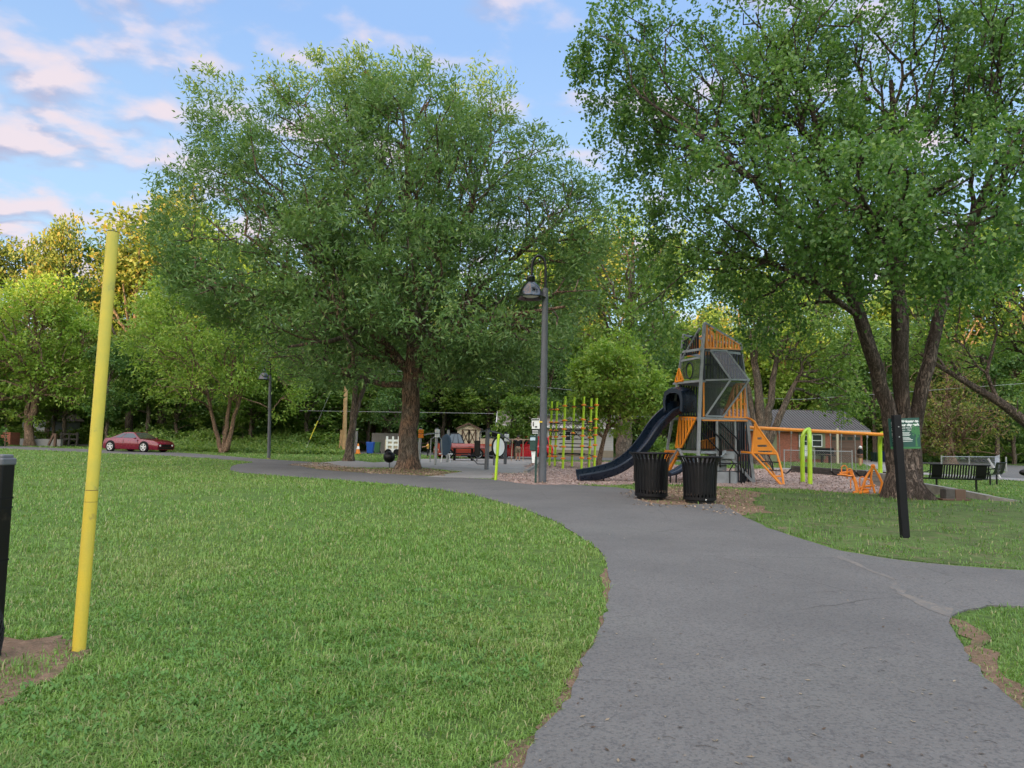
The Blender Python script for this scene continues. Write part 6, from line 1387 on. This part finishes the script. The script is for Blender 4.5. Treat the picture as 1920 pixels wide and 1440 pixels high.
def brick_house():
    Y = 58; A = lambda px, py, d=0: at(px, py, Y + d); x0, x1 = X3(1372, Y), X3(1617, Y); ze = A(1500, 803).z; zr = at(1500, 771, Y + 4).z; y1 = Y + 8
    r = empty('brick_house', (x0, Y, 0), 'single storey red brick house with grey ribbed metal roof behind the swings', 'house')
    MB().box(((x0 + x1) / 2, Y + 4, ze / 2), (x1 - x0, 8, ze)).build('wall', W_brick, r)
    m_ = MB(); gable_roof(m_, x0, x1, Y, y1, ze, zr, .45); rf = m_.build('roof', M_roofm, r)
    m_ = MB(); n = 46; dz = (zr - ze) / 4 * .45
    for i in range(n):
        x = x0 - .4 + (x1 - x0 + .8) * i / (n - 1); m_.beam((x, Y - .45, ze - dz + .11), (x, Y + 4, zr + .11), .05, .06)
    m_.build('roof_rib', M_roofm, rf)
    MB().prism([(x1 - .02, Y, ze), (x1 - .02, y1, ze), (x1 - .02, Y + 4, zr)], (.05, 0, 0)).build('gable_end', W_brick, r)
    MB().beam((x0 - .45, Y - .46, ze - dz), (x1 + .45, Y - .46, ze - dz), .05, .2).build('gutter', M_galv, rf)
    gx0, gx1 = X3(1557, Y), X3(1615, Y)
    g = MB(); zt = A(1585, 815).z
    for i in range(4): g.box(((gx0 + gx1) / 2, Y - .03, zt * (i + .5) / 4), (gx1 - gx0 - .2, .05, zt / 4 - .03))
    gd = g.build('garage_door', M_brown, r)
    for k in range(4): MB().box((gx0 + (gx1 - gx0) * (k + .5) / 4, Y - .07, zt * .87), ((gx1 - gx0) / 6, .02, zt * .1)).build('door_window', M_win, gd)
    MB().box(((X3(1497, Y) + X3(1547, Y)) / 2, Y - .02, ze * .55), (X3(1547, Y) - X3(1497, Y), .05, ze * .9)).build('green_panel', M_green, r)
    MB().box(((X3(1444, Y) + X3(1456, Y)) / 2, Y - .02, ze * .5), (X3(1456, Y) - X3(1444, Y), .05, ze * .98)).build('green_panel', M_green, r)
    window(r, X3(1498, Y), X3(1513, Y), A(1500, 838).z, A(1500, 816).z, Y - .07); window(r, X3(1522, Y), X3(1540, Y), A(1530, 837).z, A(1530, 815).z, Y - .07)
    MB().box((X3(1553, Y), Y - 1.6, ze / 2), (.14, .14, ze)).build('porch_post', M_cream, r)
    b = empty('porch_bench', (X3(1540, Y), Y - .8, 0), 'dark bench standing under the house window', 'bench'); MB().box((X3(1540, Y), Y - .8, .62), (1.5, .5, .08)).box((X3(1540, Y), Y - .55, .95), (1.5, .06, .5)).build('seat', M_black, b); MB().box((X3(1533, Y), Y - .8, .3), (.06, .4, .6)).box((X3(1547, Y), Y - .8, .3), (.06, .4, .6)).build('leg', M_black, b)
    c = empty('porch_chair', (X3(1502, Y), Y - 1.0, 0), 'white slatted chair on the house porch left of the lime swing legs', 'chair'); m_ = MB(); [m_.box((X3(1502, Y) + q * .13, Y - .8, 1.0), (.08, .03, .8)) for q in (-2, -1, 0, 1, 2)]; m_.build('backrest', M_white, c); MB().box((X3(1502, Y), Y - 1.1, .55), (.7, .55, .05)).build('seat', M_white, c); MB().box((X3(1502, Y) - .3, Y - 1.1, .27), (.06, .5, .55)).box((X3(1502, Y) + .3, Y - 1.1, .27), (.06, .5, .55)).build('leg', M_white, c)
brick_house()
def white_house():
    Y = 60; A = lambda px, py, d=0: at(px, py, Y + d); x0, x1 = X3(941, Y), X3(1150, Y); ze = A(960, 796).z; zr = at(950, 773, Y + 4).z; y1 = Y + 8
    r = empty('white_house', (x0, Y, 0), 'pale sided low house with brown shingle roof behind the red car', 'house')
    MB().box(((x0 + x1) / 2, Y + 4, ze / 2), (x1 - x0, 8, ze)).build('wall', W_siding, r); MB().box(((x0 + x1) / 2, Y - .03, .3), (x1 - x0, .05, .6)).build('foundation', pmat('tan_block', (.30, .25, .18), .9), r)
    m_ = MB(); gable_roof(m_, x0, x1, Y, y1, ze, zr, .5); rf = m_.build('roof', M_shing, r); MB().beam((x0 - .5, Y - .52, ze - .12), (x1 + .5, Y - .52, ze - .12), .05, .18).build('gutter', M_white, rf)
    MB().beam((x0 - .5, Y - .5, ze - .1), (x0 - .5, Y + 4, zr + .02), .06, .2).build('barge_board', M_white, rf)
    for a, b in ((955, 963), (1028, 1036), (1060, 1070)): window(r, X3(a, Y), X3(b, Y), A(a, 826).z, A(a, 808).z, Y - .05)
    d = MB().box((X3(990, Y), Y - .04, A(990, 800).z / 2), (.95, .06, A(990, 803).z)).build('door', M_brown, r); MB().ell((X3(994, Y), Y - .1, 1.0), .05, 8, 6).build('handle', M_galv, d)
    MB().box((X3(941, Y) - .1, Y - 1.0, ze / 2), (.13, .13, ze)).build('porch_post', M_white, r)
white_house()
def shed():
    Y = 56; A = lambda px, py, d=0: at(px, py, Y + d); x0, x1 = X3(857, Y), X3(899, Y); ze = A(860, 803).z; zr = A(878, 795).z; r = empty('garden_shed', (x0, Y, 0), 'small cream garden shed with brown crossed double doors', 'shed')
    xm = (x0 + x1) / 2 
    MB().box((xm, Y + 1.6, ze / 2), (x1 - x0, 3.2, ze)).prism([(x0, Y + .02, ze - .01), (x1, Y + .02, ze - .01), (xm, Y + .02, zr)], (0, .05, 0)).build('wall', W_shed, r)
    m_ = MB(); gable_roof(m_, x0, x1, Y, Y + 3.2, ze, zr, .12, .08, 'y'); m_.build('roof', M_roofm, r)
    t = MB(); t.beam((x0 - .1, Y - .15, ze - .05), (xm, Y - .15, zr + .05), .04, .12); t.beam((x1 + .1, Y - .15, ze - .05), (xm, Y - .15, zr + .05), .04, .12); t.build('barge_board', M_brown, r)
    dx = [X3(867, Y), X3(879.5, Y), X3(892, Y)]; zt = A(880, 806).z
    for a, b in zip(dx, dx[1:]):
        d = MB().box(((a + b) / 2, Y - .03, zt / 2), (b - a - .02, .04, zt)).build('door', M_cream, r); m_ = MB()
        for p, q in (((a, 0), (a, zt)), ((b, 0), (b, zt)), ((a, zt), (b, zt)), ((a, zt * .45), (b, zt)), ((b, zt * .45), (a, zt)), ((a, zt * .45), (b, zt * .45)), ((a, 0), (b, zt * .45)), ((b, 0), (a, zt * .45))): m_.beam((p[0], Y - .07, p[1]), (q[0], Y - .07, q[1]), .03, .1 if p[0] == q[0] else .06, up=(0, 1, 0) if False else (0, 0, 1))
        m_.build('brace', M_brown, d)
shed()
def far_left():
    Y = 75; b = at(62, 800, Y); r = empty('far_house', (b.x, Y, 0), 'white gabled house end glimpsed through the layered tree at far left', 'house'); x0, x1 = X3(40, Y), X3(84, Y); ze = at(60, 784, Y).z; zr = at(60, 766, Y).z
    MB().box(((x0 + x1) / 2, Y + 3, ze / 2), (x1 - x0, 6, ze)).prism([(x0, Y, ze - .01), (x1, Y, ze - .01), ((x0 + x1) / 2, Y, zr)], (0, .05, 0)).build('wall', pmat('white_blue_wall', (.6, .62, .68), .8), r)
    m_ = MB(); gable_roof(m_, x0, x1, Y, Y + 6, ze, zr, .3, .12, 'y'); m_.build('roof', M_shing, r)
    Y = 62; tag(MB().box((X3(5, Y), Y, .55), (X3(17, Y) - X3(-30, Y), 1.2, 1.1)).build('brick_planter', W_brick, None, (X3(5, Y), Y, 0)), 'low red brick block at the far left edge', 'brick wall')
    Y = 60; x0, x1 = X3(17, Y), X3(95, Y); tag(MB().box(((x0 + x1) / 2, Y + 1.5, .3), (x1 - x0, .3, .6)).build('retaining_wall', M_conc, None, (x0, Y, 0)), 'low pale retaining wall behind the layered tree', 'wall')
    r = empty('wooden_ramp_rail', (X3(98, Y), Y, 0), 'red brown wooden sloping rail left of the yellow pole', 'rail'); MB().beam((X3(92, Y), Y, .1), (X3(101, Y), Y, 1.1), .15, .15).build('brace', M_brown, r); MB().beam((X3(104, Y), Y, 0), (X3(104, Y), Y, 1.1), .18, .18).build('post', M_brown, r)
    Y = 64; r = empty('split_rail_fence', (X3(130, Y), Y, 0), 'dark wooden rail fence between layered tree and yellow pole', 'fence'); 
    for px in (115, 130, 145): MB().box((X3(px, Y), Y, .6), (.14, .14, 1.2)).build('post', M_timberd, r)
    MB().box((X3(130, Y), Y, 1.05), (X3(148, Y) - X3(112, Y), .06, .14)).box((X3(130, Y), Y, .6), (X3(148, Y) - X3(112, Y), .06, .14)).build('rail', M_timberd, r)
    b = G(9, 838); r = empty('marker_post', b, 'thin brown post standing at the far left edge of the field', 'post'); MB().tube([b, b + Vector((0, 0, 1.3))], .035, 6).build('stake', M_brown, r)
far_left()
# ------------------------------------------------------------------ yard things on the left
def yard():
    Y = 63; x0, x1 = X3(697, Y), X3(765, Y); r = empty('board_fence', (x0, Y, 0), 'tall grey vertical board fence behind the leaning trunks', 'fence'); zt = at(720, 812, Y).z
    n = 30; m_ = MB(); rg = random.Random(3)
    for i in range(n):
        a = x0 + (x1 - x0) * i / n; w_ = (x1 - x0) / n; m_.box((a + w_ / 2, Y, zt / 2), (w_ * .94, .03, zt + rg.uniform(-.04, .04)))
    m_.build('boards', W_fence, r); MB().box(((x0 + x1) / 2, Y + .06, zt * .8), (x1 - x0, .06, .1)).box(((x0 + x1) / 2, Y + .06, zt * .25), (x1 - x0, .06, .1)).build('rail', M_timber, r)
    def wheelie(bpx, top, mat, label, grp='wheeled bins'):
        b = G(*bpx); H = at(bpx[0], top, b.y).z; r = empty('wheeled_bin', b, label, 'wheeled bin', grp); k = H / 1.1
        vs = [Vector((x * w_ * k, y * d * k, z * k)) + b for z, w_, d in ((.06, .25, .28), (1.0, .32, .38)) for x, y in ((-1, -1), (1, -1), (1, 1), (-1, 1))]
        MB().add(vs, [(0, 1, 2, 3), (4, 5, 6, 7), (0, 1, 5, 4), (1, 2, 6, 5), (2, 3, 7, 6), (3, 0, 4, 7)]).build('body', mat, r, bevel=.02)
        MB().box(b + Vector((0, 0, 1.03 * k)), (.70 * k, .82 * k, .07 * k)).build('lid', mat, r, bevel=.03)
        for s in (-1, 1): MB().lathe([(0, -.03), (.12 * k, -.03), (.12 * k, .03), (0, .03)], b + Vector((s * .28 * k, .3 * k, .12 * k)), 14, Matrix.Rotation(R(90), 3, 'Y')).build('wheel', M_rubber, r)
        MB().tube([b + Vector((-.26 * k, .4 * k, .98 * k)), b + Vector((.26 * k, .4 * k, .98 * k))], .02 * k, 8).build('handle', mat, r)
    bl = pmat('blue_bin_plastic', (0.015, 0.09, 0.45), .4, var=.1); gr = pmat('green_bin_plastic', (0.06, 0.16, 0.06), .45, var=.15)
    wheelie((694, 851), 828, bl, 'bright blue wheeled bin beside the orange traffic cone'); wheelie((706, 850), 828, gr, 'green wheeled bin half hidden behind the bright blue one')
    dg = pmat('dark_green_bin', (0.012, 0.04, 0.03), .5); db = pmat('navy_bin', (0.01, 0.025, 0.12), .5)
    wheelie((1641, 866), 847, dg, 'dark green wheeled bin right of the brick house garage'); wheelie((1659, 867), 846, db, 'dark blue wheeled bin beside the far swing legs')
    b = G(671, 851); r = empty('traffic_cone', b, 'orange traffic cone with white collar left of the blue bin', 'cone'); H = at(671, 831, b.y).z
    MB().lathe([(H * .22, .03), (H * .06, H * .98), (0, H)], b, 20).build('cone', M_orangep, r, smooth=True); MB().box(b + Vector((0, 0, .02)), (H * .5, H * .5, .04)).build('base', M_orangep, r); MB().lathe([(H * .16, H * .45), (H * .11, H * .72)], b, 20).build('collar', M_signw, r)
    # wooden posts
    for (px, pb_, pt, w_, mt, lab, lean) in ((637, 850, 806, .22, M_wood, 'raw timber post left of the forked tree, cut level at the top', 3), (648, 849, 822, .1, pmat('yellow_stake', (.5, .42, .12), .7), 'thin yellow stake left of the forked tree', 1), (666, 850, 808, .2, M_timber, 'pale grey post behind the forked tree', 1)):
        b = G(px, pb_); z = at(px, pt, b.y).z; o = MB().tube([b - Vector((0, 0, .05)), (b.x + .04 * lean, b.y, z)], w_ * .6, 8).build('wooden_post', mt, None, b); tag(o, lab, 'post')
    Yp = 56
    for (x0_, y0_, x1_, y1_, rr, mt, lab) in ((642, 850, 647, 640, .17, M_wood, 'tall utility pole of warm brown timber behind the forked tree'),):  # pole in one even yellow-brown timber colour
        bx = X3(x0_ + 4, Yp); o = MB().tube([(bx, Yp, -.05), (bx - .1, Yp, at(647, 600, Yp).z)], [rr, rr * .8], 12).build('utility_pole', mt, None, (bx, Yp, 0)); tag(o, lab, 'utility pole')
    # guy wire with yellow guard
    r = empty('guy_wire', G(581, 848), 'slanting guy wire with yellow guard tube left of the utility pole', 'guy wire'); p0 = at(581, 824, 55); p1 = at(630, 712, 55.5); q = at(596, 789, 55.1)
    g0 = at(572, 845, 55); MB().tube([g0, p1], .014, 5).build('wire', M_galv, r); MB().tube([p0, q], .04, 8).build('guard', pmat('guard_yellow', (.7, .6, .05), .5), r)
    # overhead wires
    for i, (pts, lab) in enumerate((([(560, 690), (870, 700), (975, 722), (1110, 735)], 'upper overhead wire crossing in front of the dark wood'), ([(560, 770), (900, 775), (1000, 777), (1250, 782)], 'lower overhead wire over the white house roof'), ([(1380, 745), (1500, 749), (1700, 735), (1960, 716)], 'overhead wire above the brick house at right'))):
        P = [at(a, b_, 57) for a, b_ in pts]; o = MB().tube(P, .013, 4).build('overhead_wire', M_galv, None, P[0]); tag(o, lab, 'wire')
    # white hitch trailer thing by the fence
    b = at(738, 850, 54); b.z = 0; r = empty('utility_cart', b, 'white slatted cart standing between the oak trunk and the green bin', 'cart'); Yc = 54; m_ = MB()
    for py in (826, 834, 843): m_.box((X3(737, Yc), Yc, at(737, py, Yc).z), (X3(750, Yc) - X3(724, Yc), .05, .16))
    for px in (726, 737, 748): m_.box((X3(px, Yc), Yc - .01, .75), (.14, .08, 1.4))
    m_.build('slatted_side', M_signw, r); MB().box((X3(737, Yc), Yc + .5, .7), (1.2, .9, 1.0)).build('box', M_cream, r)
    for px in (729, 745): MB().lathe([(0, -.06), (.25, -.06), (.25, .06), (0, .06)], (X3(px, Yc), Yc - .1, .25), 18, Matrix.Rotation(R(90), 3, 'X')).build('wheel', M_rubber, r)
    # tan trailer
    Yt = 51; r = empty('cargo_trailer', (X3(917, Yt), Yt, 0), 'tan cargo trailer with orange stripe right of the thick exercise post', 'trailer'); x0, x1 = X3(896, Yt), X3(936, Yt); MB().box(((x0 + x1) / 2, Yt, .95), (x1 - x0, 1.6, .95)).build('body', M_cream, r); MB().box(((x0 + x1) / 2, Yt - .82, .98), (x1 - x0, .03, .10)).build('stripe', M_orangep, r)
    for px in (908, 925): MB().lathe([(0, -.08), (.3, -.08), (.3, .08), (0, .08)], (X3(px, Yt), Yt - .8, .3), 20, Matrix.Rotation(R(90), 3, 'X')).build('wheel', M_rubber, r)
yard()
# ------------------------------------------------------------------ right side
def chainlink(p, label, posts, h=1.15, lean=None):
    r = empty('chain_link_fence', p[0], label, 'fence'); m_ = MB(); cells = .11
    for a, b in zip(p, p[1:]):
        L = (b - a).length; n = int(L / cells); u = (b - a).normalized()
        for k in range(-int(h / cells), n):
            for s in (0, 1):
                x0 = k * cells; t0 = max(0, -x0); t1 = min(h, L - x0)
                if t1 <= t0: continue
                P0 = a + u * (x0 + t0) + Vector((0, 0, t0 if s == 0 else h - t0)); P1 = a + u * (x0 + t1) + Vector((0, 0, t1 if s == 0 else h - t1)); m_.tube([P0, P1], .003, 3, cap=False)
    m_.build('mesh', M_chain, r)
    MB().tube([q + Vector((0, 0, h)) for q in p], .022, 8).build('top_rail', M_galv, r, smooth=True)
    for q in posts: MB().tube([q, q + Vector((0, 0, h + .05))], .034, 8).build('post', M_galv, r, smooth=True)
    return r
Yq = 33.5
P_ = [Vector((X3(1764, Yq), Yq, 0)), Vector((X3(1864, 36), 36, 0)), Vector((X3(1872, 42), 42, 0))]
cr = chainlink(P_, 'short leaning chain link fence with white posts behind the benches', [P_[0], (P_[0] + P_[1]) / 2, P_[2]], 1.05)
MB().tube([(X3(1862, 36) + .3, 36, 0), (X3(1852, 36), 36, .95)], .045, 8).build('leaning_post', M_white, cr, smooth=True)
Yq = 44; P_ = [Vector((X3(1470, Yq), Yq, 0)), Vector((X3(1527, Yq), Yq, 0)), Vector((X3(1597, Yq), Yq, 0)), Vector((X3(1597, 54), 54, 0))]
chainlink(P_, 'low chain link yard fence in front of the brick house', P_[:3], 1.1)
b = G(1887, 885); tag(MB().tube([b, b + Vector((0, 0, .95))], .045, 8).build('bollard', M_galv, None, b), 'single grey steel post standing by the side road', 'post')
def mailbox():
    b = G(1613, 873); Y = b.y; r = empty('mailbox', b, 'mailbox on orange timber post in front of the garage', 'mailbox'); z = at(1613, 858, Y).z
    MB().box((b.x, Y, z / 2), (.16, .16, z)).build('post', M_wood, r); MB().box((b.x, Y, z + .1), (.32, .3, .2)).build('bracket', M_brown, r, bevel=.03); MB().box((b.x, Y, z + .42), (.24, .45, .3)).ell((b.x, Y, z + .58), (.12, .22, .1), 12, 8).build('box', M_black, r); MB().ell((b.x, Y - .05, z + .74), .12, 10, 8).build('finial', M_white, r, smooth=True)
mailbox()
def bench(b, W_, rz, label):
    r = empty('park_bench', b, label, 'bench', 'black steel park benches', rz)
    def ob(mb, n, sm=False):
        o = mb.build(n, M_black, None, smooth=sm); o.parent = r; return o
    # back toward -Y (camera sees the back)
    prof = [(.30, .40), (.26, .44), (.0, .43), (-.16, .45), (-.22, .55), (-.27, .75), (-.30, .88), (-.33, .92)]
    n = int(W_ / .085); sb = MB(); bb = MB()
    for i in range(n):
        x = -W_ / 2 + W_ * (i + .5) / n; w_ = .05
        if abs(abs(x) - W_ * .36) < .16: w_ = .088
        for mb, pr in ((sb, prof[:4]), (bb, prof[3:])):
            vs = []; fs = []
            for y, z in pr: vs += [(x - w_ / 2, y, z), (x + w_ / 2, y, z), (x + w_ / 2, y - .006, z - .008), (x - w_ / 2, y - .006, z - .008)]
            for j in range(len(pr) - 1):
                for c in range(4): fs.append((j * 4 + c, j * 4 + (c + 1) % 4, j * 4 + 4 + (c + 1) % 4, j * 4 + 4 + c))
            mb.add(vs, fs)
    bb.tube([(-W_ / 2, -.33, .92), (W_ / 2, -.33, .92)], .018, 8); sb.tube([(-W_ / 2, .3, .40), (W_ / 2, .3, .40)], .018, 8); sb.tube([(-W_ / 2, -.16, .44), (W_ / 2, -.16, .44)], .018, 8)
    ob(sb, 'seat'); ob(bb, 'backrest')
    for s in (-1, 1):
        x = s * W_ * .33; ob(MB().tube([(x, -.02, 0), (x, -.02, .42)], .035, 8).box((x, -.02, .01), (.14, .3, .02)), 'leg')
        ob(MB().tube([(s * W_ / 2, .3, .40), (s * W_ / 2, .26, .62), (s * W_ / 2, -.1, .64), (s * W_ / 2, -.27, .7)], .018, 8), 'armrest')
    return r
bb_ = G(1793, 921); bench(Vector((bb_.x, bb_.y, 0)), 1.9, R(-10), 'black slatted bench seen from behind, right of the birch trunk')
bb_ = G(1862, 909); bench(Vector((bb_.x, bb_.y, 0)), 1.1, R(38), 'smaller black bench turned towards the road at the right')
tm = MB()
def timbers():
    def run(pix, h, w_, mat, label, name='timber_edging', n=3):
        P = [G(*q) for q in pix]; r = empty(name, P[0], label, 'timber edging')
        for k in range(n):
            for a, b in zip(P, P[1:]):
                u = (b - a).normalized(); MB().beam(a + u * .01 + Vector((0, 0, h * (k + .5) / n)), b - u * .01 + Vector((0, 0, h * (k + .5) / n)), w_ - .01 * (k % 2), h / n - .012).build('timber', mat, r, bevel=.01)
    run([(1486, 886), (1560, 892), (1668, 900)], .36, .25, M_timberd, 'dark stained timber edging behind the orange rocking toy')
    run([(1638, 910), (1668, 914), (1690, 918)], .5, .22, M_timber, 'pale grey stacked timbers left of the birch trunk')
    P = [G(*q) for q in ((1725, 925), (1790, 932), (1850, 938), (1915, 942))]; r = empty('timber_edging', P[0], 'pale grey timber edging right of the birch trunk, sinking into the grass', 'timber edging'); hs = (.33, .24, .14, .03)
    for i in range(3):
        a, b = P[i], P[i + 1]; n = Vector(((b - a).y, -(b - a).x, 0)).normalized() * -.22; MB().add([a, b, b + Vector((0, 0, hs[i + 1])), a + Vector((0, 0, hs[i])), a + n, b + n, b + n + Vector((0, 0, hs[i + 1])), a + n + Vector((0, 0, hs[i]))], [(0, 1, 2, 3), (4, 5, 6, 7), (3, 2, 6, 7), (0, 3, 7, 4), (1, 2, 6, 5)]).build('timber', M_timber, r)
    b = G(1786, 938); r = empty('wooden_block', b, 'square dark wooden block seat against the pale edging', 'wooden block'); MB().box(b + Vector((-.14, 0, .17)), (.26, .3, .30)).build('left_half', M_timberd, r, bevel=.015); MB().box(b + Vector((.15, 0, .17)), (.30, .3, .30)).build('right_half', M_brown, r, bevel=.015); MB().box(b + Vector((0, 0, .03)), (.8, .42, .045)).build('base_board', M_brown, r)
    run([(985, 889), (1003, 878), (1010, 868)], .16, .16, M_timber, 'low timber kerb between concrete pad and wood chips', n=1)
timbers()
b = G(1924, 912); tag(MB().ell(b + Vector((0, 0, .55)), (.25, .15, .13), 16, 10).tube([b + Vector((.05, 0, 0)), b + Vector((.05, 0, .5))], .03, 8).build('spring_toy', M_black, None, b, smooth=True), 'black rounded object just entering the right edge', 'play equipment')
# small twigs, leaves and pebbles lying on the path
def litter_bits():
    rg = random.Random(14); m_ = MB()
    for i in range(60):
        px = rg.uniform(1000, 1880); py = rg.uniform(930, 1430); p = G(px, py, .02)
        if not inpoly(np.array([[p.x, p.y]]), PPOLY)[0]: continue
        a = rg.uniform(-.5, .5) if rg.random() < .7 else rg.uniform(0, 3.1); L = rg.uniform(.02, .11); m_.tube([p, p + Vector((math.cos(a) * L * .5, math.sin(a) * L * .5 + .01, .006)), p + Vector((math.cos(a) * L, math.sin(a) * L, .002))], rg.uniform(.001, .002), 4)
    tag(m_.build('twigs', M_timberd, None, (0, 0, 0)), 'small dark twigs scattered on the asphalt path', 'twigs', kind='stuff')
    V = []; Fq = []
    for i in range(260):
        px = rg.uniform(950, 1900); py = 900 + 540 * rg.random() ** .8; p = G(px, py, .022)
        if not inpoly(np.array([[p.x, p.y]]), PPOLY)[0]: continue
        a = rg.uniform(0, 6.28); L = rg.uniform(.006, .022); d = Vector((math.cos(a), math.sin(a), .1)) * L; s = Vector((-math.sin(a), math.cos(a), .15)) * L * .4; k = len(V); V += [tuple(p - d), tuple(p + s), tuple(p + d), tuple(p - s)]; Fq.append((k, k + 1, k + 2, k + 3))
    me = npmesh('leaf_bits', np.array(V), np.array(Fq)); tag(link('leaf_bits', me, leafmat('dry_leaf', (.20, .15, .09), (.30, .25, .18), (.08, .05, .03), tr=.1, f3=.4)), 'dry leaf bits and pebbles scattered on the asphalt path', 'leaf litter', kind='stuff')
litter_bits()
def scatter(name, poly, n, z, size, mat, label, cat, seed):
    rg = np.random.default_rng(seed); lo = poly.min(0); hi = poly.max(0); P = rg.uniform(lo, hi, (n * 3, 2)); P = P[inpoly(P, poly)][:n]; n = len(P)
    th = rg.uniform(0, 6.28, n); L = size * rg.uniform(.5, 1.6, n); ax = np.stack([np.cos(th), np.sin(th), rg.normal(0, .25, n)], 1) * L[:, None]; sd = np.stack([-np.sin(th), np.cos(th), rg.normal(0, .4, n)], 1) * (L * rg.uniform(.25, .6, n))[:, None]
    C = np.concatenate([P, np.full((n, 1), z)], 1) + np.abs(rg.normal(0, .006, (n, 1))) * [[0, 0, 1]]; C[:, 2] += np.abs(ax[:, 2]) + .002
    V = np.stack([C - ax, C + sd, C + ax, C - sd], 1).reshape(-1, 3); o = link(name, npmesh(name, V, np.arange(n)[:, None] * 4 + np.array([[0, 1, 2, 3]])), mat); tag(o, label, cat, kind='stuff')
scatter('wood_chips', MP, 60000, .026, .03, leafmat('chip', (.33, .245, .205), (.46, .37, .32), (.22, .15, .12), tr=.02, ns=.8, f3=.2, rough=.9), 'loose pinkish wood chips covering the playground floor', 'wood chips', 91)
scatter('leaf_litter', LP, 7000, .014, .028, leafmat('litter_leaf', (.24, .16, .10), (.42, .32, .22), (.10, .07, .04), tr=.05, ns=.8, f3=.2, rough=.9), 'dry brown leaf litter around the foot of the willow oak', 'leaf litter', 92)
scatter('leaf_litter', BP2, 1500, .011, .03, _mats['litter_leaf'], 'dry leaf bits on the bare soil around the trash cans', 'leaf litter', 93)
